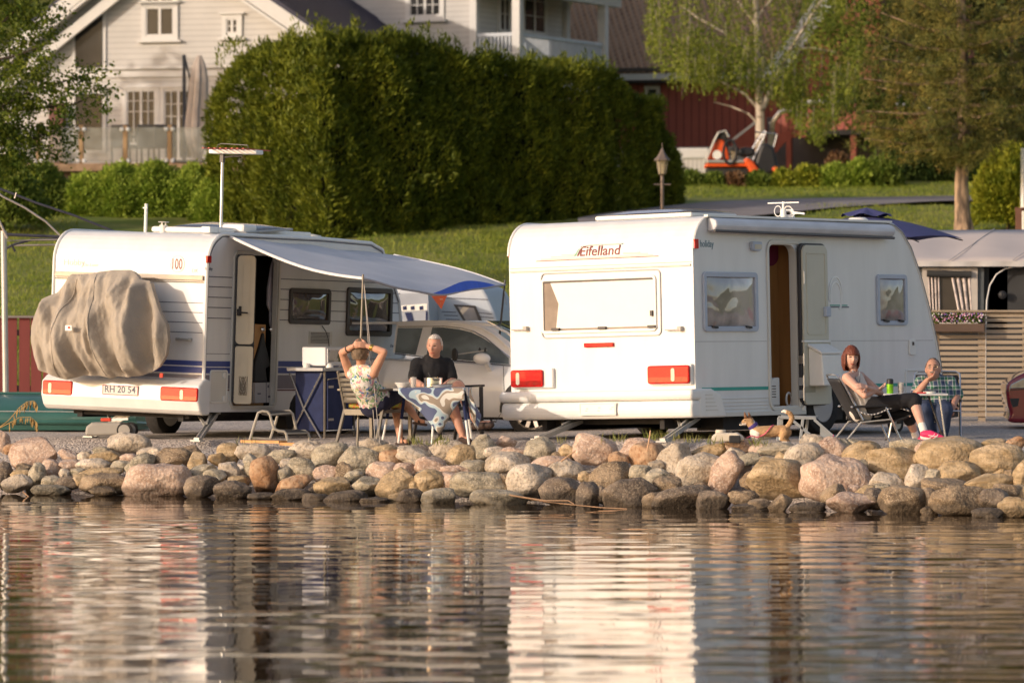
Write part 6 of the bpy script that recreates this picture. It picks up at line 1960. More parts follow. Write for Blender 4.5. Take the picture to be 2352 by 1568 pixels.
# reeds and a stake among the stones
def sticks():
 m = mat('dry_reed', (.55, .34, .20), rough=.7, var=.2)
 for nm, lab, pts, d, r in (('reed', 'long dry orange reed lying on the stones at the waterline', ((1173, 1137), (1240, 1150), (1300, 1157), (1380, 1165), (1440, 1168)), 44.9, .007),
        ('reed', 'short dry reed crossing the long one at the waterline', ((1170, 1136), (1250, 1149), (1305, 1149), (1318, 1157)), 44.85, .007),
        ('reed', 'short orange reed slanting between stones left of the pinkish speckled boulder', ((1288, 1060), (1310, 1043), (1322, 1035)), 45.2, .010),
        ('stake', 'thin orange stake stuck upright below the plain caravan', ((1486, 1037), (1490, 1015), (1494, 988)), 46.2, .010),
        ('reed', 'dry reed stuck between wet stones at the left shore', ((52, 1128), (68, 1142)), 48.3, .008)):
  w_ = [P(x, y, d) for x, y in pts]
  tag(MB().tube(w_, [r * (1 - .5 * i / len(w_)) for i in range(len(w_))], 6).build(nm, m, None, smooth=True), lab, 'reed' if nm == 'reed' else 'stake')
sticks()
def jacket():
 """dark jacket and the carton inside the left caravan doorway"""
 t = thing('hanging_jacket', 'black jacket hanging from a hook inside the open caravan door', 'jacket', tuple(HM @ V((2.0, .6, .9))), (0, 0, -R(28)))
 M = MX(t); F = Fr(M, (0, 0, 0), (0, 1, 0), (0, 0, 1), (1, 0, 0))
 k = MB(); pts = [F.px(*p) for p in ((599, 764), (603, 764), (606, 790), (612, 812), (617, 840), (607, 846), (610, 878), (579, 878), (582, 830), (592, 795))]
 F.poly(k, pts, -.03, .03)
 k.build('jacket_cloth', m_black, t, bevel=.02, seg=3)
 tw = thing('white_towel', 'pale towel hanging at the right side of the caravan doorway', 'towel', tuple(HM @ V((2.0, .6, .9))), (0, 0, -R(28)))
 k = MB(); F.poly(k, [F.px(*p) for p in ((626, 590), (629, 592), (629, 772), (622, 768), (617, 740), (617, 715), (611, 700), (612, 660), (620, 610))], -.0, .03)
 k.build('towel_cloth', mat('towel_lilac', (.50, .48, .56), rough=.95), tw, bevel=.01)
 c = thing('carton', 'white carton standing inside the caravan doorway', 'carton', tuple(HM @ V((1.95, .6, .9))), (0, 0, -R(28)))
 F3 = Fr(M, (-.02, 0, 0), (0, 1, 0), (0, 0, 1), (1, 0, 0))
 rc = F3.rect(578, 879, 621, 924)
 k = MB(); F3.panel(k, rc, 0, .02, .10); bx = k.build('box', mat('carton_white', (.62, .60, .60), rough=.8, var=.02), c)
 k = MB(); xm = lerp(rc[0], rc[1], .58); F3.panel(k, (xm - .004, xm + .004, rc[2], rc[3]), 0, .10, .103)
 F3.panel(k, (rc[0] + .05, rc[0] + .12, rc[2] + .10, rc[2] + .115), 0, .10, .103); F3.panel(k, (xm + .03, xm + .06, rc[3] - .06, rc[3] - .03), 0, .10, .103)
 F3.panel(k, (xm + .04, xm + .10, rc[2] + .06, rc[2] + .08), 0, .10, .103)
 k.build('print', m_ink, bx)
jacket()
# ================================================================== PEOPLE AND THE DOG
def ell_mesh(c, r, rot=None, n=18, m=12):
 return MB().sphere(c, 1.0, n, m, r, rot)
def capsule(mb, pts):
 """smooth tapered limb through (point, radius) stations"""
 P_ = [V(p) for p, _ in pts]; r_ = [r for _, r in pts]
 n = len(P_)
 out = []; rr = []
 for i in range(n - 1):
  p0 = P_[max(i - 1, 0)]; p1 = P_[i]; p2 = P_[i + 1]; p3 = P_[min(i + 2, n - 1)]
  for k in range(6):
   t = k / 6
   q = .5 * ((2 * p1) + (p2 - p0) * t + (2 * p0 - 5 * p1 + 4 * p2 - p3) * t * t + (3 * p1 - p0 - 3 * p2 + p3) * t ** 3)
   lin = p1.lerp(p2, t)
   out.append(lin.lerp(q, .35)); rr.append(lerp(r_[i], r_[i + 1], t))
 out.append(P_[-1]); rr.append(r_[-1])
 mb.tube(out, rr, 12)
 mb.sphere(P_[0], r_[0], 12, 8); mb.sphere(P_[-1], r_[-1], 12, 8)
 for i in range(1, n - 1): mb.sphere(P_[i], r_[i] * 1.0, 12, 8)
 return mb
def fuse(name, mb, vox, smooth, m, parent, base, wrinkle=0., wf=18.):
 me = bpy.data.meshes.new('tmp'); me.from_pydata([tuple(V(v) - base) for v in mb.v], [], mb.f)
 bm = bmesh.new(); bm.from_mesh(me); bmesh.ops.recalc_face_normals(bm, faces=bm.faces); bm.to_mesh(me); bm.free()
 o = bpy.data.objects.new('tmp', me); C.objects.link(o)
 q = o.modifiers.new('r', 'REMESH'); q.mode = 'VOXEL'; q.voxel_size = vox; q.use_smooth_shade = True
 q = o.modifiers.new('s', 'SMOOTH'); q.iterations = smooth; q.factor = .5
 dg = bpy.context.evaluated_depsgraph_get()
 me2 = bpy.data.meshes.new_from_object(o.evaluated_get(dg))
 bpy.data.objects.remove(o); bpy.data.meshes.remove(me)
 if wrinkle:
  me2.update()
  for v in me2.vertices:
   p = v.co; k = mnoise.noise(V((p.x * wf, p.y * wf, p.z * wf * .7))) + .5 * mnoise.noise(V((p.x * wf * 2.3, p.y * wf * 2.3, p.z * wf * 1.6 + 5)))
   v.co = p + v.normal * k * wrinkle
 me2.name = name
 me2.materials.clear()
 o = link(name, me2, m, parent)
 return o
class HeadFrame:
 def __init__(s, c, fwd, up, h=.235):
  s.c = V(c); s.y = V(fwd).normalized(); s.x = s.y.cross(V(up)).normalized(); s.z = s.x.cross(s.y).normalized(); s.k = h / .235
 def w(s, x, y, z): return s.c + (s.x * x + s.y * y + s.z * z) * s.k
 def loc(s, p): d = (V(p) - s.c) / s.k; return d.dot(s.x), d.dot(s.y), d.dot(s.z)
 def rot(s): return Matrix((s.x, s.y, s.z)).transposed()
def head(mb, H, female=False):
 n, m = 44, 34
 vs = []; fs = []
 g = lambda a, s_: math.exp(-(a / s_) ** 2)
 for i in range(m + 1):
  t = PI * i / m
  for j in range(n):
   a = 2 * PI * j / n
   x, y, z = math.sin(t) * math.cos(a), math.sin(t) * math.sin(a), math.cos(t)
   X, Y, Z = x * .077, y * .097, z * .117
   if z < 0:
    X *= 1 - .30 * (-z) ** 1.6
    if y < 0: Y *= 1 - .35 * (-z)
    else: Y *= 1 - .04 * (-z)
   if y > 0: Y *= .93
   f = max(0, y)
   fx = abs(x)
   Y += f * (.024 * g(x, .17) * g(z + .20, .18) + .010 * g(x, .12) * g(z - .02, .2))       # nose
   Y -= f * .011 * (g(fx - .40, .17) * g(z - .08, .11))                                    # sockets
   Y += f * .006 * g(fx - .35, .30) * g(z - .24, .09)                                      # brow
   Y += f * .004 * g(fx - .48, .2) * g(z + .22, .16)                                       # cheeks
   Y += f * (.006 * g(x, .26) * g(z + .50, .06) + .006 * g(x, .24) * g(z + .61, .06) - .004 * g(x, .3) * g(z + .555, .025))   # lips
   Y += f * .009 * g(x, .25) * g(z + .86, .14)                                             # chin
   vs.append(H.w(X, Y, Z))
 for i in range(m):
  for j in range(n):
   fs.append((i * n + j, (i + 1) * n + j, (i + 1) * n + (j + 1) % n, i * n + (j + 1) % n))
 mb.add(vs, fs)
 for s in (-1, 1):
  mb.add(*_ell(H.w(s * .079, -.008, -.005), (.010, .020, .032), H.rot()))
def _ell(c, r, rot):
 q = MB().sphere(c, 1, 12, 8, r, rot); return q.v, q.f
def paint_face(o, H, base, skin, lip, brow, eye, lipw=.026):
 me = o.data
 for k in (skin, lip, brow, eye): me.materials.append(k)
 for p in me.polygons:
  x, y, z = H.loc(V(p.center) + base)
  i = 0
  if y > .045 and abs(z) < .13:
   ax = abs(x)
   if ((x / lipw) ** 2 + ((z + .066) / .0095) ** 2) < 1: i = 1
   elif ((ax - .031) / .020) ** 2 + ((z - .032 + .15 * (ax - .03)) / .0055) ** 2 < 1: i = 2
   elif ((ax - .031) / .0155) ** 2 + ((z - .010) / .0062) ** 2 < 1: i = 3
  p.material_index = i
def hand(mb, wrist, d, nrm, side, curl=.35, k=1.):
 """palm, four unequal fingers and a thumb off the side of the palm"""
 d = V(d).normalized(); nrm = V(nrm); nrm = (nrm - d * nrm.dot(d)).normalized(); s = d.cross(nrm) * side
 w_ = V(wrist)
 for f in (-.024, -.008, .008, .024):
  capsule(mb, [(w_ + d * .005 + s * f * .55, .015 * k), (w_ + d * .045 * k + s * f * .9, .0145 * k), (w_ + d * .088 * k + s * f, .0115 * k)])
 for f, ln in ((-.027, .062), (-.009, .072), (.009, .076), (.027, .070)):
  p0 = w_ + d * .086 * k + s * f
  q1 = p0 + (d * math.cos(curl) + nrm * math.sin(curl)) * ln * .45 * k
  q2 = q1 + (d * math.cos(curl * 2) + nrm * math.sin(curl * 2)) * ln * .32 * k
  q3 = q2 + (d * math.cos(curl * 3) + nrm * math.sin(curl * 3)) * ln * .25 * k
  capsule(mb, [(p0, .0092 * k), (q1, .0085 * k), (q2, .0078 * k), (q3, .0066 * k)])
 t0 = w_ + d * .022 * k + s * .028 * k
 t1 = t0 + (d * .6 + s * .75 + nrm * .25).normalized() * .038 * k
 t2 = t1 + (d * .85 + s * .35 + nrm * .35).normalized() * .032 * k
 capsule(mb, [(t0, .013 * k), (t1, .0105 * k), (t2, .008 * k)])
def skinm(name, c):
 return mat(name, c, rough=.55, var=.10, vs=14, spec=.35, sss=.0)
sk1 = skinm('skin_tanned', (.56, .30, .20)); sk2 = skinm('skin_ruddy', (.52, .275, .195)); sk3 = skinm('skin_fair', (.56, .33, .25)); sk4 = skinm('skin_brown', (.44, .235, .165))
lipm = mat('lips', (.40, .13, .10), rough=.5); eyem = mat('eyes_dark', (.06, .035, .025), rough=.3)
brow_g = mat('brow_grey', (.30, .22, .17), rough=.9); brow_b = mat('brow_brown', (.16, .07, .04), rough=.9)
sockm = mat('sock_white', (.72, .70, .66), rough=.9)
def hair_shell(name, H, m, parent, base, fn, n=56, mm=36, amp=.004, fr=60):
 """fn(x, y, z unit sphere) -> (radius factor, keep)"""
 vs = []; idx = {}; fs = []
 for i in range(mm + 1):
  t = PI * i / mm
  for j in range(n):
   a = 2 * PI * j / n
   x, y, z = math.sin(t) * math.cos(a), math.sin(t) * math.sin(a), math.cos(t)
   k, keep, drop = fn(x, y, z)
   nz = amp * mnoise.noise(V((x * fr * .5, y * fr * .5, z * 4))) + amp * .8 * mnoise.noise(V((x * 9, y * 9, z * 9)))
   vs.append((H.w(x * (.080 * k + nz), y * (.100 * k + nz) - .004, z * (.119 * k + nz) - drop) - base, keep))
 out = [v for v, _ in vs]
 for i in range(mm):
  for j in range(n):
   q = (i * n + j, (i + 1) * n + j, (i + 1) * n + (j + 1) % n, i * n + (j + 1) % n)
   if all(vs[a][1] for a in q): fs.append(q)
 mb = MB(); mb.add(out, fs)
 return mb.build(name, m, parent, smooth=True, fix=False, solid=.006)
def person(label, base):
 o = None
 return base
def limb_clothes(mb, pts, add):
 capsule(mb, [(p, r + add) for p, r in pts])
def flower_mat():
 m = bpy.data.materials.new('floral_cotton'); m.use_nodes = True
 N = m.node_tree.nodes; L = m.node_tree.links; b = N['Principled BSDF']; b.inputs['Roughness'].default_value = .9
 tc = N.new('ShaderNodeTexCoord'); v = N.new('ShaderNodeTexVoronoi'); v.inputs['Scale'].default_value = 34
 nz = N.new('ShaderNodeTexNoise'); nz.inputs['Scale'].default_value = 20; vm = N.new('ShaderNodeMix'); vm.data_type = 'RGBA'; vm.inputs[0].default_value = .12
 L.new(tc.outputs['Object'], nz.inputs['Vector']); L.new(tc.outputs['Object'], vm.inputs[6]); L.new(nz.outputs['Color'], vm.inputs[7]); L.new(vm.outputs[2], v.inputs['Vector'])
 sp = N.new('ShaderNodeSeparateColor'); L.new(v.outputs['Color'], sp.inputs[0])
 cr = N.new('ShaderNodeValToRGB'); cr.color_ramp.interpolation = 'CONSTANT'; L.new(sp.outputs[0], cr.inputs[0])
 e = cr.color_ramp.elements; e[0].position = 0; e[0].color = (.72, .66, .60, 1); e[1].position = .34; e[1].color = (.60, .28, .32, 1)
 for p, c in ((.46, (.30, .42, .22, 1)), (.60, (.66, .58, .34, 1)), (.68, (.12, .22, .42, 1)), (.78, (.74, .70, .66, 1)), (.88, (.10, .24, .12, 1))):
  q = e.new(p); q.color = c
 L.new(cr.outputs[0], b.inputs['Base Color'])
 return m
def plaid_mat():
 m = bpy.data.materials.new('plaid_cotton'); m.use_nodes = True
 N = m.node_tree.nodes; L = m.node_tree.links; b = N['Principled BSDF']; b.inputs['Roughness'].default_value = .9
 tc = N.new('ShaderNodeTexCoord'); sp = N.new('ShaderNodeSeparateXYZ'); L.new(tc.outputs['Object'], sp.inputs[0])
 def band(sock, per, cols):
  mm = N.new('ShaderNodeMath'); mm.operation = 'MULTIPLY'; mm.inputs[1].default_value = 1 / per; L.new(sock, mm.inputs[0])
  fr = N.new('ShaderNodeMath'); fr.operation = 'FRACT'; L.new(mm.outputs[0], fr.inputs[0])
  cr = N.new('ShaderNodeValToRGB'); cr.color_ramp.interpolation = 'CONSTANT'; L.new(fr.outputs[0], cr.inputs[0])
  e = cr.color_ramp.elements; e[0].position = 0; e[0].color = (*cols[0][1], 1); e[1].position = cols[1][0]; e[1].color = (*cols[1][1], 1)
  for p, c in cols[2:]: q = e.new(p); q.color = (*c, 1)
  return cr.outputs[0]
 cols = [(0, (.03, .045, .10)), (.30, (.62, .62, .60)), (.40, (.06, .20, .10)), (.72, (.62, .62, .60)), (.80, (.05, .08, .14))]
 a = band(sp.outputs['X'], .085, cols); c = band(sp.outputs['Z'], .10, cols)
 mx = N.new('ShaderNodeMix'); mx.data_type = 'RGBA'; mx.inputs[0].default_value = .5; L.new(a, mx.inputs[6]); L.new(c, mx.inputs[7])
 L.new(mx.outputs[2], b.inputs['Base Color'])
 return m
VX = .0065
# ---- woman with raised elbows, seen from behind
def woman_a():
 d = 49.0
 base = V(gpt(862, d, topz(-1.5)))
 pel = P(858, 922, 48.95); ch = P(836, 876, 48.78); nk = P(829, 838, 48.72); hd = P(829, 808, 48.68)
 sl, sr = P(804, 858, 48.86), P(858, 856, 48.62)
 el, er = P(786, 810, 48.72), P(882, 808, 48.50)
 hl, hr = P(811, 795, 48.56), P(843, 794, 48.54)
 f = V((.545, .839, 0))
 kr, kl = P(916, 908, 49.28), P(908, 918, 49.42)
 ar, al = P(955, 958, 49.20), P(919, 1006, 49.30)
 mb = MB()
 H = HeadFrame(hd, V((.45, .89, -.05)), (0, 0, 1), .262)
 head(mb, H)
 capsule(mb, [(hd + V((0, 0, -.05)), .055), (nk, .05), (nk + V((0, 0, -.05)), .058)])
 tor = [(ch + V((0, 0, .06)), .125), (ch, .135), ((ch + pel) / 2, .135), (pel, .15)]
 capsule(mb, tor)
 capsule(mb, [(sl, .06), (nk + V((0, 0, -.06)), .07), (sr, .06)])
 armL = [(sl, .055), (sl.lerp(el, .5), .050), (el, .040)]; armR = [(sr, .055), (sr.lerp(er, .5), .050), (er, .040)]
 capsule(mb, armL); capsule(mb, armR)
 capsule(mb, [(el, .040), (el.lerp(hl, .4), .040), (hl, .026)]); capsule(mb, [(er, .040), (er.lerp(hr, .4), .040), (hr, .026)])
 hand(mb, hl, P(836, 789, 48.53) - hl, V((0, 1, -.1)), 1, .25, .92); hand(mb, hr, P(818, 790, 48.50) - hr, V((0, 1, -.1)), -1, .25, .92)
 lr = [(pel + V((.07, -.04, 0)), .10), (kr, .062)]; ll = [(pel + V((-.03, .06, 0)), .10), (kl, .062)]
 capsule(mb, lr); capsule(mb, ll)
 capsule(mb, [(kr, .06), (kr.lerp(ar, .35), .056), (ar, .034)]); capsule(mb, [(kl, .06), (kl.lerp(al, .35), .056), (al, .034)])
 fr, fl = P(972, 969, 49.18), P(933, 1014, 49.22)
 capsule(mb, [(ar, .033), (ar.lerp(fr, .3) + V((0, 0, -.02)), .034), (fr, .026)]); capsule(mb, [(al, .033), (al + V((.0, 0, -.035)), .034), (fl, .026)])
 o = fuse('person', mb, VX, 2, None, None, base); o.location = base
 paint_face(o, H, base, sk1, lipm, brow_b, eyem)
 tag(o, 'person in a floral sleeveless top sitting with both hands clasped behind the head', 'person')
 def gf(x, y, z): return (1.05 + .03 * z, (y < .35) and z > -.66 and not (y > .0 and z < -.05), 0.)
 hair_shell('hair', H, mat('hair_brown_grey', (.17, .12, .08), rough=.8, var=.35, vs=30, stretch=(1, 1, .3), bump=.5, bs=60), o, base, gf, amp=.007, fr=80)
 c = MB()
 capsule(c, [(p, r + .018) for p, r in tor]); capsule(c, [(sl.lerp(nk, .2) + V((0, 0, -.012)), .070), (nk + V((0, 0, -.065)), .085), (sr.lerp(nk, .2) + V((0, 0, -.012)), .070)])
 capsule(c, [(pel + V((.02, 0, .03)), .172), (pel + f * .10 + V((.0, 0, .03)), .14)])
 fuse('top', c, .011, 2, flower_mat(), o, base, .006)
 c = MB(); capsule(c, [(p, r + .018) for p, r in lr]); capsule(c, [(p, r + .018) for p, r in ll]); capsule(c, [(pel + V((0, 0, -.02)), .165), (pel + f * .05, .15)])
 fuse('shorts', c, .012, 2, mat('navy_shorts', (.02, .022, .05), rough=.9), o, base, .004)
 m_s = mat('sandal_brown', (.05, .03, .025), rough=.7)
 for a, b_ in ((ar, fr), (al, fl)):
  c = MB(); u = (b_ - a); u.z = min(u.z, 0) * .3; u.normalize()
  c.beam(a.lerp(b_, .0) + V((-.03, 0, -.06)) - base, b_ + u * .04 + V((0, 0, -.025)) - base, .075, .025)
  c.tube([b_ + u * -.05 + V((-.0, -.045, -.02)) - base, b_ + u * -.05 + V((0, 0, .035)) - base, b_ + u * -.05 + V((0, .045, -.02)) - base], .014, 6)
  c.build('sandal', m_s, o, bevel=.008)
 c = MB(); q = er.lerp(hr, .72) - base; rot = V((0, 0, 1)).rotation_difference(hr - er).to_matrix()
 c.lathe([(.036, -.018), (.038, 0), (.036, .018)], q, 16, rot); c.build('bracelet', mat('gold', (.7, .45, .12), rough=.25, metal=.9), o, smooth=True)
 c = MB(); q = el.lerp(hl, .55) - base; rot = V((0, 0, 1)).rotation_difference(hl - el).to_matrix()
 c.lathe([(.040, -.008), (.040, .008)], q, 16, rot); c.build('watch_strap', m_black, o, smooth=True)
woman_a()
# ---- man in black
def man_b():
 base = V(gpt(998, 50.0, topz(-.8)))
 pel = P(1000, 908, 50.1); ch = P(994, 856, 50.02); nk = P(998, 822, 49.98); hd = P(998, 795, 49.92)
 sl, sr = P(960, 838, 50.0), P(1026, 838, 50.08)
 el, er = P(949, 876, 49.82), P(1040, 876, 49.95)
 hl, hr = P(974, 887, 49.55), P(1022, 884, 49.6)
 kr, kl = P(1053, 888, 49.45), P(1036, 925, 49.40)
 ar, al = P(1094, 968, 49.2), P(1062, 998, 49.25)
 mb = MB()
 H = HeadFrame(hd, V((-.30, -.95, -.05)), (0.05, 0, 1), .25)
 head(mb, H)
 capsule(mb, [(hd + V((0, .02, -.05)), .062), (nk, .062), (nk + V((0, 0, -.06)), .07)])
 tor = [(ch + V((0, 0, .09)), .12), (ch, .155), ((ch + pel) / 2, .165), (pel, .16)]
 capsule(mb, tor); capsule(mb, [(sl, .062), (nk + V((0, 0, -.08)), .08), (sr, .062)])
 aL = [(sl, .066), (el, .048)]; aR = [(sr, .066), (er, .048)]
 capsule(mb, aL); capsule(mb, aR)
 capsule(mb, [(el, .046), (el.lerp(hl, .4), .045), (hl, .030)]); capsule(mb, [(er, .046), (er.lerp(hr, .4), .045), (hr, .030)])
 hand(mb, hl, V((.9, -.3, -.1)), V((0, -.2, -1)), 1, .35); hand(mb, hr, V((-.9, -.3, -.15)), V((0, -.2, -1)), -1, .35)
 lr = [(pel + V((.09, -.03, 0)), .11), (kr, .070)]; ll = [(pel + V((-.02, -.08, 0)), .11), (kl, .070)]
 capsule(mb, lr); capsule(mb, ll)
 capsule(mb, [(kr, .066), (kr.lerp(ar, .35), .062), (ar, .038)]); capsule(mb, [(kl, .066), (kl.lerp(al, .35), .062), (al, .038)])
 fr, fl = P(1124, 972, 49.1), P(1076, 1010, 49.0)
 capsule(mb, [(ar, .038), (ar + V((.01, 0, -.035)), .038), (fr, .030)]); capsule(mb, [(al, .038), (al + V((0, 0, -.045)), .038), (fl, .030)])
 o = fuse('person', mb, VX, 2, None, None, base); o.location = base
 paint_face(o, H, base, sk2, lipm, brow_g, eyem)
 tag(o, 'person with short white hair in a black t-shirt sitting behind the left table', 'person')
 def gf(x, y, z): return (1.035, z > (.62 if y > .25 else .05 if y > -.1 else -.38) , 0.)
 hair_shell('hair', H, mat('hair_white', (.55, .48, .42), rough=.8, var=.2, vs=40, bump=.4, bs=70), o, base, gf, amp=.004)
 c = MB(); capsule(c, [(p, r + .020) for p, r in tor]); capsule(c, [(sl, .082), (nk + V((0, 0, -.09)), .095), (sr, .082)])
 capsule(c, [(sl, .088), (sl.lerp(el, .75), .075)]); capsule(c, [(sr, .088), (sr.lerp(er, .75), .075)])
 fuse('shirt', c, .011, 2, mat('black_tshirt', (.010, .010, .012), rough=.9, var=.3), o, base, .007, 14)
 c = MB(); capsule(c, [(p, r + .022) for p, r in [lr[0], (lr[0][0].lerp(lr[1][0], .85), .082)]]); capsule(c, [(p, r + .022) for p, r in [ll[0], (ll[0][0].lerp(ll[1][0], .95), .08)]]); capsule(c, [(pel, .178), (pel + V((.03, -.06, 0)), .16)])
 fuse('shorts', c, .012, 2, mat('khaki', (.26, .215, .17), rough=.9), o, base, .005)
 m_s = mat('sandal_brown', (.05, .03, .025), rough=.7)
 for a, b_, dz in ((ar, fr, 0), (al, fl, 0)):
  c = MB(); u = (b_ - a).normalized(); dn = V((0, 0, -1)) if a is al else V((-.35, 0, -1)).normalized()
  c2 = a + dn * .055
  capsule(c, [(c2 + u * -.02, .042), (c2.lerp(b_ + dn * .02, .5), .046), (b_ + dn * .012 + u * .03, .038)])
  fuse('clog', c, .009, 1, m_s, o, base)
man_b()
# ---- red-haired woman
def woman_c():
 base = V(gpt(1985, 46.5, .60))
 pel = P(1984, 940, 46.45); ch = P(1964, 890, 46.42); nk = P(1961, 850, 46.38); hd = P(1955, 822, 46.34)
 sn, sf = P(1945, 868, 46.22), P(1976, 864, 46.60)
 en, ef = P(1986, 908, 46.08), P(2022, 902, 46.42)
 hn, hf = P(2014, 896, 46.30), P(1990, 889, 46.06)
 kc, ku = P(2098, 917, 46.32), P(2084, 948, 46.52)
 ac, au = P(2120, 984, 46.15), P(2102, 998, 46.62)
 mb = MB(); H = HeadFrame(hd, V((.22, -.97, -.02)), (.06, 0, 1), .225)
 head(mb, H)
 capsule(mb, [(hd + V((0.01, .02, -.05)), .048), (nk, .046), (nk + V((0, 0, -.05)), .055)])
 tor = [(ch + V((-.01, 0, .06)), .10), (ch, .115), ((ch + pel) / 2, .12), (pel, .14)]
 capsule(mb, tor); capsule(mb, [(sn, .052), (nk + V((0, 0, -.06)), .062), (sf, .052)])
 capsule(mb, [(sn, .054), (sn.lerp(en, .5), .046), (en, .036)]); capsule(mb, [(sf, .05), (ef, .036)])
 capsule(mb, [(en, .036), (hn, .024)]); capsule(mb, [(ef, .036), (ef.lerp(hf, .4), .036), (hf, .024)])
 hand(mb, hf, P(1968, 884, 45.99) - hf, V((0, .8, -.5)), 1, .4, .9); hand(mb, hn, V((.6, .4, .2)), V((0, .5, 1)), 1, .4, .9)
 lc = [(pel + V((.04, -.05, .02)), .10), (kc, .062)]; lu = [(pel + V((.03, .07, -.02)), .10), (ku, .062)]
 capsule(mb, lc); capsule(mb, lu)
 capsule(mb, [(kc, .060), (kc.lerp(ac, .35), .055), (ac, .034)]); capsule(mb, [(ku, .060), (ku.lerp(au, .35), .055), (au, .034)])
 o = fuse('person', mb, VX, 2, None, None, base); o.location = base
 paint_face(o, H, base, sk3, lipm, brow_b, eyem)
 tag(o, 'person with a red-brown bob in white vest and black leggings, legs crossed, arms folded', 'person')
 def gf(x, y, z):
  fringe = y > .30 and z > .20
  side = y <= .30 and z > -.80
  return (1.10 + (.12 if z < .1 else .05) * (1 - max(0, y)), fringe or side or (abs(x) > .78 and z > -.72), (.03 if z < -.1 else 0))
 hair_shell('hair', H, mat('hair_redbrown', (.13, .035, .018), rough=.55, var=.35, vs=25, stretch=(1, 1, .2), bump=.4, bs=50), o, base, gf, amp=.006, fr=70)
 c = MB(); capsule(c, [(p, r + .016) for p, r in tor]); capsule(c, [(sn.lerp(nk, .35) + V((0, 0, -.03)), .052), (nk + V((0, -.0, -.09)), .07), (sf.lerp(nk, .35) + V((0, 0, -.03)), .052)])
 capsule(c, [(pel + V((0, 0, .02)), .155), (pel + V((.10, -.02, .02)), .12)])
 fuse('vest', c, .010, 2, mat('cream_vest', (.62, .57, .52), rough=.9, var=.05), o, base, .005)
 c = MB(); capsule(c, [(p, r + .012) for p, r in [lc[0], lc[1], (kc.lerp(ac, .14), .062)]]); capsule(c, [(p, r + .012) for p, r in [lu[0], lu[1], (ku.lerp(au, .3), .058)]]); capsule(c, [(pel + V((.03, 0, -.01)), .135), (pel + V((.08, 0, 0)), .12)])
 fuse('leggings', c, .010, 2, mat('black_leggings', (.010, .010, .013), rough=.85), o, base, .003)
 for a, kk, toe, lab in ((ac, kc, P(2152, 1004, 46.08), 0), (au, ku, P(2134, 1012, 46.58), 1)):
  u = (a - kk).normalized(); c = MB(); capsule(c, [(a - u * .06, .040), (a + u * .02, .041)]); fuse('sock', c, .009, 1, sockm, o, base)
  heel = a + u * .07
  fw = (toe - heel).normalized(); c = MB(); capsule(c, [(heel + fw * -.01, .042), (heel + fw * .06 + V((0, 0, .012)), .046), (heel + fw * .15, .040), (heel + fw * .20, .028)])
  sh = fuse('shoe', c, .008, 1, mat('pink_shoe', (.72, .03, .13), rough=.6, var=.15, vs=20), o, base)
  dn = fw.cross(V((0, 1, 0))).normalized(); dn = -dn if dn.z > 0 else dn
  c = MB(); capsule(c, [(heel + fw * -.015 + dn * .030, .030), (heel + fw * .08 + dn * .032, .030), (heel + fw * .19 + dn * .020, .024)])
  fuse('sole', c, .008, 1, sockm, sh, base)
  if lab == 0:
   k = MB()
   for q in (.05, .085):
    k.tube([heel + fw * q + dn * .02 + V((0, -.047, 0)) - base, heel + fw * (q + .03) + V((0, -.048, .0)) - base, heel + fw * (q + .045) - dn * .032 + V((0, -.034, 0)) - base], .004, 5)
   k.tube([heel + fw * .03 + V((0, -.048, 0)) - base, heel + fw * .13 + V((0, -.046, .01)) - base], .004, 5)
   k.build('shoe_stripes', sockm, sh)
 c = MB(); c.tube([nk + V((-.02, -.07, -.0)) - base, nk + V((.02, -.12, -.10)) - base, nk + V((.05, -.13, -.14)) - base, nk + V((.06, -.05, -.02)) - base], .007, 6)
 c.build('necklace', mat('necklace_grey', (.25, .25, .27), rough=.4), o)
woman_c()
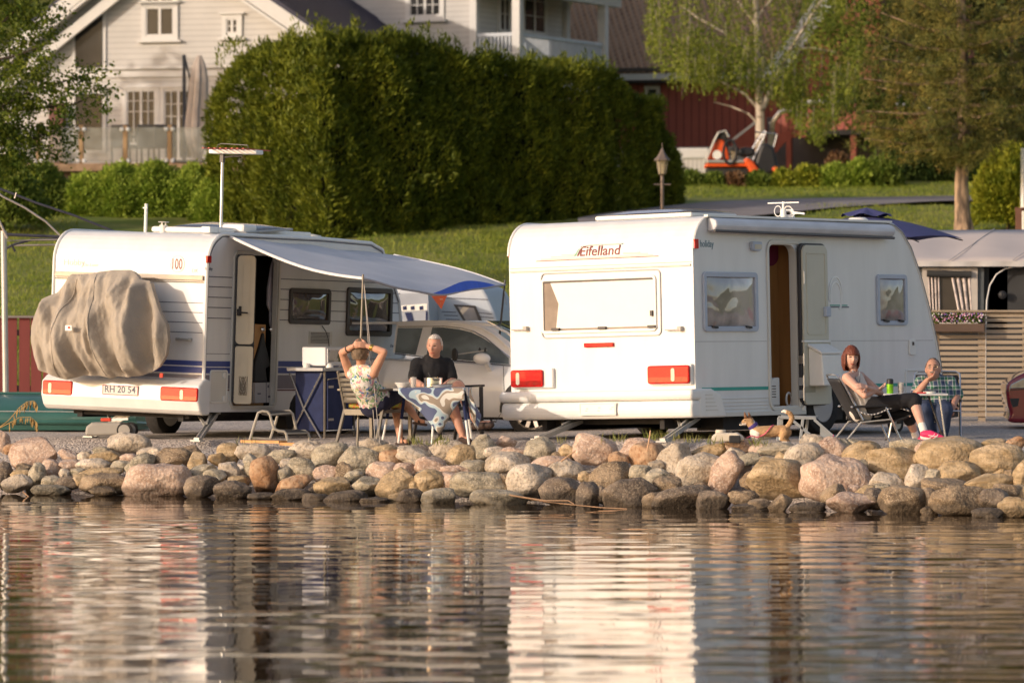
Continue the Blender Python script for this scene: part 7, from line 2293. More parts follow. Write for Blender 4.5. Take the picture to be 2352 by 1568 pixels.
# ---- man in plaid
def man_d():
 base = V(gpt(2148, 49.3, .60))
 pel = P(2147, 940, 49.5); ch = P(2148, 897, 49.5); nk = P(2147, 871, 49.46); hd = P(2143, 848, 49.38)
 sl, sr = P(2118, 880, 49.48), P(2180, 880, 49.48)
 el, er = P(2104, 906, 49.18), P(2199, 910, 49.42)
 hl, hr = P(2130, 873, 49.12), P(2190, 930, 49.18)
 kl, kr = P(2123, 942, 48.98), P(2168, 944, 48.98)
 al, ar = P(2134, 1000, 49.0), P(2164, 1002, 49.0)
 mb = MB(); H = HeadFrame(hd, V((-.12, -.97, .18)), (-.02, .1, 1), .24)
 head(mb, H)
 capsule(mb, [(hd + V((0, .03, -.05)), .062), (nk, .062), (nk + V((0, 0, -.05)), .07)])
 tor = [(ch + V((0, 0, .05)), .125), (ch, .155), ((ch + pel) / 2 + V((0, -.08, 0)), .205), (pel, .18)]
 capsule(mb, tor); capsule(mb, [(sl, .064), (nk + V((0, 0, -.06)), .08), (sr, .064)])
 capsule(mb, [(sl, .064), (el, .048)]); capsule(mb, [(sr, .064), (er, .048)])
 capsule(mb, [(el, .046), (el.lerp(hl, .4), .044), (hl, .030)]); capsule(mb, [(er, .046), (er.lerp(hr, .4), .044), (hr, .030)])
 hand(mb, hl, P(2144, 866, 49.08) - hl, V((.1, .4, .9)), -1, .55); hand(mb, hr, V((-.2, -.6, -.4)), V((0, .3, -1)), 1, .4)
 ll = [(pel + V((-.09, -.05, 0)), .115), (kl, .080)]; lr = [(pel + V((.09, -.05, 0)), .115), (kr, .080)]
 capsule(mb, ll); capsule(mb, lr); capsule(mb, [(kl, .07), (al, .04)]); capsule(mb, [(kr, .07), (ar, .04)])
 o = fuse('person', mb, VX, 2, None, None, base); o.location = base
 paint_face(o, H, base, sk4, lipm, mat('brow_dark', (.05, .035, .03), rough=.9), eyem, .022)
 tag(o, 'person in a green and blue plaid shirt and jeans touching the chin', 'person')
 def gf(x, y, z): return (1.04, z > (.90 if y > .0 else .15 if y > -.25 else -.42), 0.)
 hair_shell('hair', H, mat('hair_salt', (.16, .14, .13), rough=.8, var=.5, vs=20, bump=.4, bs=70), o, base, gf, amp=.006)
 c = MB(); capsule(c, [(H.w(-.022, .088, -.047) , .009), (H.w(0, .096, -.044), .010), (H.w(.022, .088, -.047), .009)]); fuse('moustache', c, .004, 1, mat('hair_salt', (.16, .14, .13)), o, base)
 c = MB()
 for s in (-1, 1): c.tube([H.w(s * .031 + .021 * math.cos(a), .088, .008 + .015 * math.sin(a)) - base for a in [2 * PI * i / 14 for i in range(14)]], .0022, 4, closed=True)
 c.tube([H.w(-.01, .092, .012) - base, H.w(.01, .092, .012) - base], .002, 4); c.build('glasses', mat('wire_gold', (.5, .42, .3), rough=.3, metal=.8), o)
 c = MB(); capsule(c, [(p, r + .020) for p, r in tor]); capsule(c, [(sl, .088), (nk + V((0, .02, -.08)), .09), (sr, .088)])
 capsule(c, [(sl, .090), (sl.lerp(el, .75), .080)]); capsule(c, [(sr, .090), (sr.lerp(er, .85), .080)])
 fuse('shirt', c, .011, 2, plaid_mat(), o, base, .007, 14)
 c = MB(); capsule(c, [(p, r + .016) for p, r in ll]); capsule(c, [(p, r + .016) for p, r in lr]); capsule(c, [(kl, .092), (al + V((0, 0, .0)), .066)]); capsule(c, [(kr, .092), (ar, .066)]); capsule(c, [(pel, .178), (pel + V((0, -.06, 0)), .16)])
 fuse('jeans', c, .012, 2, mat('denim', (.035, .05, .095), rough=.9, var=.2, vs=9), o, base, .006, 16)
 for a in (al, ar):
  c = MB(); h_ = V((a.x, a.y, .65)); capsule(c, [(h_, .048), (h_ + V((0, -.10, -.005)), .046), (h_ + V((0, -.19, -.01)), .036)]); fuse('shoe', c, .009, 1, mat('black_shoe', (.015, .014, .016), rough=.5), o, base)
man_d()
# ---- the dog
def dog():
 d = 46.6
 base = V(gpt(1765, d, .60))
 Q = lambda X, Y, dd=0.: P(1765 + (X - 1765) * 1.06, 1026 + (Y - 1026) * 1.12, d + dd)
 nose = Q(1705, 979, -.02); hd = Q(1721, 972)
 mb = MB()
 capsule(mb, [(Q(1722, 972), .046), (Q(1716, 975), .038), (Q(1708, 978, -.01), .024), (Q(1705, 979, -.01), .018)])
 capsule(mb, [(Q(1724, 972), .044), (Q(1731, 984), .046), (Q(1741, 994), .062)])
 capsule(mb, [(Q(1741, 997), .072), (Q(1756, 997), .074), (Q(1775, 994), .064), (Q(1793, 993), .062), (Q(1802, 994), .060)])
 capsule(mb, [(Q(1736, 996), .055), (Q(1738, 1006), .055)])
 for X, dd in ((1740, -.045), (1737, .05)):
  capsule(mb, [(Q(X, 1002, dd), .038), (Q(X + 1, 1014, dd), .024), (Q(X - 1, 1024, dd), .018), (Q(X - 4, 1028, dd), .020)])
 for X, dd in ((1800, -.045), (1805, .045)):
  capsule(mb, [(Q(X, 996, dd), .052), (Q(X - 5, 1008, dd), .036), (Q(X + 6, 1018, dd), .020), (Q(X + 2, 1026, dd), .017), (Q(X - 3, 1029, dd), .019)])
 capsule(mb, [(Q(1806, 985), .028), (Q(1813, 975), .026), (Q(1816, 966), .028), (Q(1811, 957), .026), (Q(1800, 953), .020), (Q(1794, 954), .010)])
 for X0, X1, dd in ((1716, 1713, -.03), (1725, 1722, .02)):
  mb.add(*_cone(Q(X0, 966, dd), Q(X1, 954, dd), .022))
 o = fuse('dog', mb, .006, 2, None, None, base, .0022, 55); o.location = base
 fur = mat('fur_tan', (.50, .30, .15), rough=.95, var=.25, vs=14, bump=.6, bs=60, col2=(.56, .36, .19)); wh = mat('fur_white', (.72, .66, .58), rough=.95, var=.05); dk = mat('fur_dark', (.20, .10, .05), rough=.95, var=.3)
 for m in (fur, wh, dk, m_black): o.data.materials.append(m)
 for p in o.data.polygons:
  c = V(p.center) + base
  X = 1765 + (CX + c.x / c.y * FPX - 1765) / 1.06; Y = 1026 + (HY - (c.z - HC) / c.y * FPX - 1026) / 1.12
  i = 0
  if X < 1716 and Y > 977: i = 1
  elif X < 1744 and Y > 996: i = 1
  elif 1722 < X < 1745 and Y > 985 + (X - 1722) * .5: i = 1
  elif Y > 1006 and 1744 < X < 1790: i = 1
  elif Y > 1014: i = 1
  elif X > 1790 and X < 1803 and Y < 958: i = 1
  elif X < 1730 and Y < 968: i = 2
  elif 1733 < X < 1741 and Y < 985: i = 1
  if X < 1707 and Y < 980: i = 3
  p.material_index = i
 tag(o, 'small tan and white dog with raised curled tail standing behind the stones', 'dog')
 MB().sphere(Q(1714, 971, -.042) - base, .007, 8, 6).build('eye', m_black, o)
 c = MB(); rot = V((0, 0, 1)).rotation_difference(Q(1741, 994) - Q(1724, 972)).to_matrix()
 c.lathe([(.052, -.018), (.055, 0), (.052, .018)], Q(1732, 983) - base, 20, rot); c.build('collar', mat('collar_purple', (.06, .04, .20), rough=.7), o, smooth=True)
 c = MB();
 c.tube([Q(1741, 1007, -.08) - base, Q(1757, 1000, -.085) - base, Q(1766, 990, -.075) - base, Q(1772, 983, -.05) - base, Q(1776, 981, 0) - base], .006, 5)
 c.tube([Q(1716, 1008, -.08) - base, Q(1728, 1003, -.085) - base, Q(1741, 1006, -.08) - base], .006, 5)
 c.build('harness', mat('harness_pink', (.75, .12, .22), rough=.7), o)
def _cone(a, b, r):
 q = MB().tube([a, a.lerp(b, .6), b], [r, r * .55, .004], 8); return q.v, q.f
dog()
# ================================================================== HOUSES AND YARD
def clap_mat(name, col, pitch=.125, line=.10, dark=.55, axis='Z'):
 m = bpy.data.materials.new(name); m.use_nodes = True
 N = m.node_tree.nodes; L = m.node_tree.links; b = N['Principled BSDF']
 tc = N.new('ShaderNodeTexCoord'); sp = N.new('ShaderNodeSeparateXYZ'); L.new(tc.outputs['Object'], sp.inputs[0])
 mu = N.new('ShaderNodeMath'); mu.operation = 'MULTIPLY'; mu.inputs[1].default_value = 1 / pitch; L.new(sp.outputs[axis], mu.inputs[0])
 fr = N.new('ShaderNodeMath'); fr.operation = 'FRACT'; L.new(mu.outputs[0], fr.inputs[0])
 cr = N.new('ShaderNodeValToRGB'); L.new(fr.outputs[0], cr.inputs[0])
 e = cr.color_ramp.elements; e[0].position = line * .5; e[0].color = (dark, dark, dark, 1); e[1].position = line; e[1].color = (1, 1, 1, 1)
 nz = N.new('ShaderNodeTexNoise'); nz.inputs['Scale'].default_value = 1.3; nz.inputs['Detail'].default_value = 5; L.new(tc.outputs['Object'], nz.inputs['Vector'])
 c2 = N.new('ShaderNodeValToRGB'); L.new(nz.outputs['Fac'], c2.inputs[0]); c2.color_ramp.elements[0].position = .3; c2.color_ramp.elements[1].position = .7
 c2.color_ramp.elements[0].color = (*[x * .92 for x in col], 1); c2.color_ramp.elements[1].color = (*[min(1, x * 1.06) for x in col], 1)
 mx = N.new('ShaderNodeMix'); mx.data_type = 'RGBA'; mx.blend_type = 'MULTIPLY'; mx.inputs[0].default_value = 1
 L.new(c2.outputs[0], mx.inputs[6]); L.new(cr.outputs[0], mx.inputs[7]); L.new(mx.outputs[2], b.inputs['Base Color'])
 bp = N.new('ShaderNodeBump'); bp.inputs['Distance'].default_value = .02; bp.inputs['Strength'].default_value = .6; L.new(fr.outputs[0], bp.inputs['Height']); L.new(bp.outputs[0], b.inputs['Normal'])
 b.inputs['Roughness'].default_value = .7
 return m
m_house = clap_mat('white_clapboard', (.55, .535, .515))
m_htrim = mat('house_trim', (.61, .60, .58), rough=.6, var=.03)
m_hglass = mat('house_glass', (.03, .03, .03), rough=.12, var=.6, vs=.8, spec=.35, bump=.1, bs=2)
m_navyroof = mat('navy_roof', (.018, .02, .05), rough=.45, var=.2, vs=3)
def hwindow(F, rc, cols, rows, parent, trim=.10, sill=True, arch=False, bar=.012):
 w_ = F.ring(MB(), (rc[0] - trim, rc[1] + trim, rc[2] - trim, rc[3] + trim), trim, .004, 0, .05).build('window', m_htrim, parent)
 F.panel(MB(), rc, 0, .004, .012).build('pane', m_hglass, w_)
 br = MB()
 F.ring(br, rc, .032, .004, .012, .035)
 for i in range(1, cols):
  x = lerp(rc[0], rc[1], i / cols); bw = .03 if (cols == 4 and i == 2) or cols == 2 else bar
  F.panel(br, (x - bw, x + bw, rc[2], rc[3]), 0, .014, .04)
 for k in rows:
  z = lerp(rc[2], rc[3], k); F.panel(br, (rc[0], rc[1], z - bar * .7, z + bar * .7), 0, .014, .037)
 br.build('glazing_bars', m_htrim, w_)
 if sill:
  F.panel(MB(), (rc[0] - trim * 1.8, rc[1] + trim * 1.8, rc[2] - trim * 1.5, rc[2] - trim), 0, 0, .12).build('sill', m_htrim, w_)
  F.panel(MB(), (rc[0] - trim * 1.6, rc[1] + trim * 1.6, rc[3] + trim, rc[3] + trim * 1.35), 0, 0, .10).build('head_board', m_htrim, w_)
 return w_
def white_house():
 th = R(15); d = 99.0
 o = P(700, 400, d); o.z = 5.0
 t = thing('house', 'big white clapboard house with navy roof behind the clipped hedge', 'house', o, (0, 0, -th))
 M = MX(t)
 F = Fr(M, (0, 0, 0), (1, 0, 0), (0, 0, 1), (0, -1, 0))
 rk = [F.px(*p) for p in ((-170, 292), (376, -149), (780, 126))]
 base = -1.0
 poly = [(rk[0][0], base), rk[0], rk[1], rk[2], (rk[2][0], base)]
 b = MB(); F.poly(b, poly, -8.0, 0); body = b.build('gable_wall', m_house, t)
 for a, c, nm in ((rk[1], rk[2], 0), (rk[1], rk[0], 1)):
  r_ = MB()
  u = V((c[0] - a[0], 0, c[1] - a[1])).normalized(); up = V((-u.z, 0, u.x)) if u.x > 0 else V((u.z, 0, -u.x))
  if up.z < 0: up = -up
  p0 = V((a[0], -.45, a[1])) + up * .14; p1 = V((c[0], -.45, c[1])) + u * .5 + up * .14
  r_.prism([p0, p1, p1 + V((0, 9.6, 0)), p0 + V((0, 9.6, 0))], up * .10)
  ro = r_.build('roof', m_navyroof, t)
  rb = MB()
  for i in range(34):
   y = -.4 + i * .28; rb.beam(p0 + V((0, y + .45, 0)) + up * .115, p1 + V((0, y + .45, 0)) + up * .115, .05, .03)
  rb.build('roof_ribs', m_navyroof, ro)
  bb = MB(); bb.beam(p0 + V((0, -.02, 0)) - up * .10, p1 + V((0, -.02, 0)) - up * .10, .04, .30, up=up); bb.beam(p0 + V((0, .1, 0)) - up * .30, p1 + V((0, .1, 0)) - up * .30, .30, .06, up=up)
  if nm == 1: bb.beam(p0 + V((0, .2, 0)) - up * .62, p1 + V((0, .2, 0)) - up * .62, .10, .22, up=up)
  bb.build('barge_board', m_htrim, ro)
 w_ = MB(); out = [F.px(*p) for p in ((174, 68), (240, 8), (240, 168), (174, 168))]
 tw = MB(); F.poly(tw, [F.px(*p) for p in ((168, 66), (244, -6), (244, 174), (168, 174))], 0, .04); two = tw.build('window', m_htrim, t)
 F.poly(w_, [F.px(*p) for p in ((174, 72), (237, 14), (237, 164), (174, 164))], .04, .05); w_.build('pane', m_hglass, two)
 hwindow(F, F.rect(336, 18, 400, 82), 2, (), t); hwindow(F, F.rect(336, -60, 400, 5), 4, (.5,), t, sill=False)
 hwindow(F, F.rect(521, 44, 547, 77), 2, (.5,), t)
 tw = MB(); F.poly(tw, [F.px(*p) for p in ((167, 208), (244, 208), (244, 352), (167, 352))], 0, .04); two = tw.build('window', m_htrim, t)
 w_ = MB(); F.poly(w_, [F.px(*p) for p in ((174, 216), (236, 216), (236, 345), (174, 345))], .04, .05); w_.build('pane', m_hglass, two)
 hwindow(F, F.rect(292, 208, 358, 330), 4, (.60, .80), t, sill=False)
 hwindow(F, F.rect(378, 208, 444, 365), 4, (.62, .80), t, sill=False)
 st = MB(); z = F.px(300, 172)[1]; st.panel = None
 q = MB(); F.panel(q, (F.px(168, 175)[0], rk[2][0], z - .06, z + .06), 0, 0, .05); F.panel(q, (F.px(168, 175)[0], rk[2][0], z + .12, z + .16), 0, 0, .07); q.build('string_course', m_htrim, body)
 q = MB(); F.panel(q, (F.px(168, 175)[0], F.px(260, 300)[0], F.px(200, 200)[1] - .03, F.px(200, 200)[1]), 0, 0, .08); F.panel(q, (F.px(285, 200)[0], F.px(470, 200)[0], F.px(350, 199)[1] - .03, F.px(350, 199)[1]), 0, 0, .08); q.build('head_board', m_htrim, body)
 q = MB(); F.panel(q, (F.px(121, 300)[0], F.px(152, 300)[0], F.px(130, 384)[1], F.px(130, 238)[1]), 0, 0, .25); q.build('brown_pillar', mat('brick_brown', (.16, .075, .06), rough=.8, var=.15, vs=12), t)
 th2 = R(27)
 o2 = P(1090, 400, 106.0); o2.z = 5.0
 rot = -th2 + th
 lo = M.inverted() @ o2
 wg = bpy.data.objects.new('rear_wing', None)
 M2w = Matrix.Translation(o2) @ Matrix.Rotation(-th2, 4, 'Z')
 Ml = M.inverted() @ M2w
 A = Fr(M2w, (0, 0, 0), (1, 0, 0), (0, 0, 1), (0, -1, 0))       # its front
 Sd = Fr(M2w, (0, 0, 0), (0, 1, 0), (0, 0, 1), (1, 0, 0))       # its right side
 def sub(mb, name, m, par=None, **k):
  mb.v = [tuple(Ml @ V(v)) for v in mb.v]
  return mb.build(name, m, par or t, **k)
 hz = 14.
 k = MB(); k.box((-4.5, 2.4, hz / 2 - 1), (9.0, 4.8, hz)); sub(k, 'rear_wing_wall', m_house)
 k = MB(); k.box((-.0, -.0, hz / 2 - 1), (.18, .18, hz)); k.box((0.02, 4.8, hz / 2 - 1), (.18, .18, hz)); sub(k, 'corner_board', m_htrim)
 A2 = Fr(Ml, (0, 0, 0), (1, 0, 0), (0, 0, 1), (0, -1, 0));
 def win2(frw, rc, cols, rows, axis):
  FF = Fr(Matrix.Identity(4), Ml @ frw.o, Ml.to_3x3() @ frw.u, Ml.to_3x3() @ frw.v, Ml.to_3x3() @ frw.n)
  return hwindow(FF, rc, cols, rows, t)
 win2(A, A.rect(942, -12, 1013, 36), 4, (.5,), 0)
 win2(Sd, Sd.rect(1147, -60, 1168, 73), 2, (.3, .55, .8), 0)
 win2(Sd, Sd.rect(1202, -60, 1250, 78), 2, (.28, .55, .8), 0)
 zr = A.px(1092, 82)[1]; bx = 1.15
 k = MB(); k.box((bx, -.02, 5.4), (.20, .20, 12)); k.box((bx, 4.6, 5.4), (.20, .20, 12)); sub(k, 'balcony_post', m_htrim)
 k = MB(); k.beam((0, -.02, zr), (bx, -.02, zr), .07, .08); k.beam((bx, -.02, zr), (bx, 4.6, zr), .07, .08)
 k.beam((0, -.02, zr - .95), (bx, -.02, zr - .95), .05, .10); k.beam((bx, -.02, zr - .95), (bx, 4.6, zr - .95), .05, .10)
 for i in range(11): k.box((.06 + i * .098, -.02, zr - .48), (.045, .025, .92))
 for i in range(42): k.box((bx, .10 + i * .108, zr - .48), (.025, .06, .92))
 sub(k, 'balcony_railing', mat('railing_bluewhite', (.55, .58, .62), rough=.6))
 k = MB(); k.box((bx / 2, 2.3, zr - 1.1), (bx, 4.8, .18)); sub(k, 'balcony_floor', m_htrim)
 zb = Sd.px(1390, 15)[1]
 k = MB(); k.box((bx, 2.6, zb), (.22, 5.6, .36)); k.box((bx / 2, -.02, zb), (bx, .2, .36)); sub(k, 'balcony_beam', m_htrim)
 k = MB(); k.box((bx / 2 + .1, 2.6, zb + .34), (bx + .9, 6.4, .16)); sub(k, 'balcony_ceiling', mat('dark_wood', (.05, .03, .025), rough=.8))
 bpy.data.objects.remove(wg)
 return M, F
WHM, WHF = white_house()
def barn():
 th = R(18)
 o = P(1640, 420, 113); o.z = 5.3
 t = thing('barn', 'dark red board barn with brown tiled roof behind the birch', 'barn', o, (0, 0, -th))
 M = MX(t)
 F = Fr(M, (0, 0, 0), (1, 0, 0), (0, 0, 1), (0, -1, 0))
 mr = clap_mat('red_boards', (.34, .085, .06), .20, .14, .22, 'X')
 x0, x1 = F.px(1300, 200)[0], F.px(1790, 200)[0]
 ze = F.px(1590, 176)[1]; zb = -1.2
 b = MB().box(((x0 + x1) / 2, 4, (ze + zb) / 2), (x1 - x0, 8, ze - zb)); w_ = b.build('wall', mr, t)
 zw = F.px(1600, 338)[1]
 MB().box(((x0 + x1) / 2, -.03, (zw + zb) / 2), (x1 - x0, .1, zw - zb)).build('white_plinth', mat('plinth_white', (.55, .52, .48), rough=.8), t)
 m = bpy.data.materials.new('brown_tiles'); m.use_nodes = True
 N = m.node_tree.nodes; L = m.node_tree.links; bs = N['Principled BSDF']; bs.inputs['Roughness'].default_value = .85
 tc = N.new('ShaderNodeTexCoord'); mp = N.new('ShaderNodeMapping'); mp.inputs['Rotation'].default_value = (0, .55, 0); L.new(tc.outputs['Object'], mp.inputs[0])
 wv = N.new('ShaderNodeTexWave'); wv.bands_direction = 'X'; wv.inputs['Scale'].default_value = 2.2; wv.inputs['Distortion'].default_value = 0; L.new(mp.outputs[0], wv.inputs['Vector'])
 w2 = N.new('ShaderNodeTexWave'); w2.bands_direction = 'Z'; w2.wave_profile = 'SAW'; w2.inputs['Scale'].default_value = 2.4; L.new(mp.outputs[0], w2.inputs['Vector'])
 mxx = N.new('ShaderNodeMath'); mxx.operation = 'MULTIPLY_ADD'; mxx.inputs[1].default_value = .5; L.new(w2.outputs['Fac'], mxx.inputs[0]); L.new(wv.outputs['Fac'], mxx.inputs[2])
 nz = N.new('ShaderNodeTexNoise'); nz.inputs['Scale'].default_value = 2; L.new(tc.outputs['Object'], nz.inputs['Vector'])
 ad = N.new('ShaderNodeMath'); ad.operation = 'ADD'; L.new(mxx.outputs[0], ad.inputs[0]); L.new(nz.outputs['Fac'], ad.inputs[1])
 cr = N.new('ShaderNodeValToRGB'); L.new(ad.outputs[0], cr.inputs[0]); e = cr.color_ramp.elements
 e[0].position = .5; e[0].color = (.14, .075, .045, 1); e[1].position = 1.0; e[1].color = (.50, .30, .18, 1)
 L.new(cr.outputs[0], bs.inputs['Base Color']); bp = N.new('ShaderNodeBump'); bp.inputs['Distance'].default_value = .05; L.new(mxx.outputs[0], bp.inputs['Height']); L.new(bp.outputs[0], bs.inputs['Normal'])
 r_ = MB(); r_.prism([V((x0 - .3, -.5, ze - .05)), V((x1 + .2, -.5, ze - .05)), V((x1 + .2, 5.2, ze + 5.4)), V((x0 - .3, 5.2, ze + 5.4))], V((0, -.08, .12)))
 ro = r_.build('roof', m, t)
 MB().box(((x0 + x1) / 2, -.58, ze - .02), (x1 - x0 + .5, .05, .16)).build('gutter_board', m_htrim, ro)
 MB().box(((x0 + x1) / 2, -.56, ze + .16), (x1 - x0 + .5, .12, .10)).build('gutter', m_bframe, ro)
 MB().box(((x0 + x1) / 2, -.28, ze - .14), (x1 - x0, .5, .06)).build('soffit', m_black, ro)
 hwindow(F, F.rect(1486, 203, 1511, 228), 1, (), t, trim=.06, sill=False)
 G2 = Fr(M, (0, -.6, 0), (1, 0, 0), (0, 0, 1), (0, -1, 0))
 pts = [G2.px(*p) for p in ((1775, 420), (1775, 175), (1925, -30), (2120, -30), (2120, 420))]
 g = MB(); G2.poly(g, pts, -6, 0); g.build('gable_wing_wall', mr, t)
 q = MB(); q.beam(G2.p(*G2.px(1768, 190), .3), G2.p(*G2.px(1945, -55), .3), .05, .45); q.build('barge_board', mat('barge_bluewhite', (.55, .58, .63), rough=.6), t)
 hwindow(G2, G2.rect(2068, 205, 2082, 250), 1, (), t, trim=.05, sill=False)
 hwindow(G2, G2.rect(2110, 200, 2135, 255), 1, (), t, trim=.05, sill=False)
 D = Fr(M, (0, -2.6, 0), (1, 0, 0), (0, 0, 1), (0, -1, 0))
 rl = MB(); D.poly(rl, [D.px(*p) for p in ((1772, 290), (1790, 262), (1838, 240), (1925, 234), (2130, 250), (2130, 304), (1925, 298), (1845, 297), (1800, 330))], -.06, 0)
 rl.build('deck_railing', mr, t)
 MB().tube([D.p(*D.px(*p), .02) for p in ((1770, 286), (1790, 260), (1838, 237), (1925, 231), (2130, 247))], .05, 5).build('handrail', m_htrim, t)
 fl = MB(); a = D.px(1806, 299); c = D.px(2130, 305); fl.prism([D.p(a[0], a[1], 0), D.p(c[0], a[1] - .02, 0), D.p(c[0], a[1] - .02, -2.2), D.p(a[0], a[1], -2.2)], V((0, 0, -.12))); fl.build('deck_floor', m_dark, t)
 mrb = mat('red_beam', (.27, .07, .05), rough=.8, var=.1)
 MB().beam(D.p(*D.px(1806, 309)), D.p(*D.px(1852, 308)), .1, .16).build('deck_beam', mrb, t)
 MB().beam(D.p(*D.px(1813, 310)), D.p(*D.px(1813, 395)), .13, .13).build('deck_post', mrb, t)
 MB().beam(D.p(*D.px(1961, 312)), D.p(*D.px(1961, 395)), .13, .13).build('deck_post', mrb, t)
 MB().beam(D.p(*D.px(1808, 309), .02), D.p(*D.px(1768, 352), .02), .06, .22).build('stair_stringer', mrb, t)
 MB().beam(D.p(*D.px(1692, 322), .3), D.p(*D.px(1742, 283), .3), .05, .06).build('stair_rail', m_htrim, t)
 sp = MB()
 for i in range(9):
  X = 1694 + i * 6; sp.beam(D.p(*D.px(X, 322 - i * 5), .3), D.p(*D.px(X, 352), .3), .03, .05)
 sp.build('stair_spindles', mrb, t)
 MB().box((D.px(1960, 380)[0], -.9, 0.4), (5.2, .2, 2.6)).build('grey_base_wall', mat('base_grey', (.12, .10, .10), rough=.9), t)
barn()
def shed():
 o = P(1600, 420, 103); o.z = ground_z(0, 103) - .2
 t = thing('storage_box', 'low white ribbed storage box in front of the red barn', 'storage box', o, (0, 0, R(-6)))
 M = MX(t); F = Fr(M, (0, 0, 0), (1, 0, 0), (0, 0, 1), (0, -1, 0))
 rc = F.rect(1560, 365, 1624, 425)
 MB().box(((rc[0] + rc[1]) / 2, .6, rc[3] / 2), (rc[1] - rc[0], 1.2, rc[3])).build('box_body', clap_mat('ribbed_white', (.50, .48, .45), .10, .25, .6, 'X'), t)
 a = F.rect(1556, 338, 1630, 364)
 MB().box(((a[0] + a[1]) / 2, .6, rc[3] + .12), (a[1] - a[0], 1.3, .26)).build('lid', m_htrim, t, bevel=.05)
shed()
def machine():
 o = P(1710, 400, 97.5); o.z = ground_z(0, 97.5)
 t = thing('work_vehicle', 'orange open work vehicle with black seat and cowl under the birch', 'vehicle', o)
 M = MX(t); F = Fr(M, (0, 0, 0), (1, 0, 0), (0, 0, 1), (0, -1, 0))
 mo = mat('machine_orange', (.72, .10, .02), rough=.45, var=.1);
 def pl(nm, pts, m, t0, t1, par=None, bev=.03):
  k = MB(); F.poly(k, [F.px(*p) for p in pts], t0, t1); return k.build(nm, m, par or t, bevel=bev)
 pl('cab_side', ((1626, 367), (1640, 330), (1650, 318), (1662, 322), (1672, 345), (1676, 367)), mo, -.8, 0)
 pl('cab_frame', ((1640, 330), (1648, 306), (1662, 302), (1672, 310), (1668, 325), (1650, 318)), m_dark, -.7, .02)
 k = MB().tube([F.p(*F.px(*p), .05) for p in ((1622, 368), (1640, 325), (1650, 305), (1666, 301), (1674, 315))], .03, 6); k.build('cab_bar', m_greyalu, t)
 a, b = F.px(1647, 356); k = MB(); k.prism([F.p(a + .10 * math.cos(x), b + .10 * math.sin(x), .03) for x in [2 * PI * i / 20 for i in range(20)]], V((0, -.02, 0))); k.build('round_badge', m_trim, t)
 k = MB(); k.tube([F.p(F.px(1676, 350)[0] + .14 * math.cos(x), F.px(1676, 350)[1] + .26 * math.sin(x), .1) for x in [2 * PI * i / 18 for i in range(18)]], .03, 6, closed=True); k.build('hose_loop', m_black, t)
 pl('platform', ((1622, 368), (1712, 368), (1712, 375), (1622, 375)), m_greyalu, -1.2, .1)
 pl('orange_beam', ((1622, 375), (1722, 374), (1722, 383), (1622, 384)), mo, -1.1, .05)
 pl('underframe', ((1624, 386), (1720, 386), (1718, 405), (1630, 405)), m_dark, -1.1, 0)
 pl('seat', ((1695, 352), (1698, 342), (1712, 338), (1733, 341), (1734, 356), (1710, 360)), m_black, -.7, 0, None, .06)
 pl('cowl', ((1732, 380), (1742, 345), (1748, 330), (1762, 328), (1778, 340), (1784, 370), (1792, 392), (1760, 402), (1738, 398)), m_black, -.8, .1, None, .08)
 pl('fender', ((1706, 366), (1716, 362), (1730, 372), (1744, 392), (1737, 404), (1722, 396)), mo, -.9, .18, None, .05)
 pl('fender', ((1770, 386), (1784, 382), (1800, 396), (1800, 412), (1786, 408)), mo, -.9, .15, None, .05)
 k = MB();
 for pts in (((1715, 365), (1738, 325), (1752, 306), (1758, 300)), ((1730, 366), (1750, 325), (1760, 302)), ((1735, 303), (1785, 308)), ((1785, 308), (1776, 345))):
  k.tube([F.p(*F.px(*p), -.1) for p in pts], .018, 6)
 k.build('roll_bars', m_steel, t)
machine()
def lantern(t, c, k=1., m=None, mg=None):
 """a four-sided tapered street lantern standing on point c"""
 m = m or m_dark
 l = MB().lathe([(.03 * k, 0), (.06 * k, .03 * k), (.09 * k, .05 * k), (.095 * k, .07 * k)], c, 6).build('lantern', m, t)
 gl = MB().lathe([(.095 * k, .07 * k), (.15 * k, .40 * k)], c, 6); gl.f = gl.f[:6]; gl.mi = [0] * 6
 gl.build('lantern_glass', mg, l)
 k2 = MB()
 for i in range(6):
  a = 2 * PI * i / 6
  k2.beam(V(c) + V((.097 * k * math.cos(a), .097 * k * math.sin(a), .07 * k)), V(c) + V((.152 * k * math.cos(a), .152 * k * math.sin(a), .40 * k)), .012 * k, .012 * k)
 k2.build('lantern_bars', m, l)
 MB().lathe([(.20 * k, .39 * k), (.205 * k, .42 * k), (.13 * k, .50 * k), (.075 * k, .58 * k), (.045 * k, .66 * k), (.012 * k, .72 * k), (.008 * k, .84 * k), (.001, .85 * k)], c, 6).build('lantern_roof', m, l)
 MB().lathe([(.022 * k, .08 * k), (.022 * k, .30 * k), (.001, .31 * k)], c, 8).build('candle_bulb', mat('bulb_cream', (.7, .55, .3), rough=.4), l)
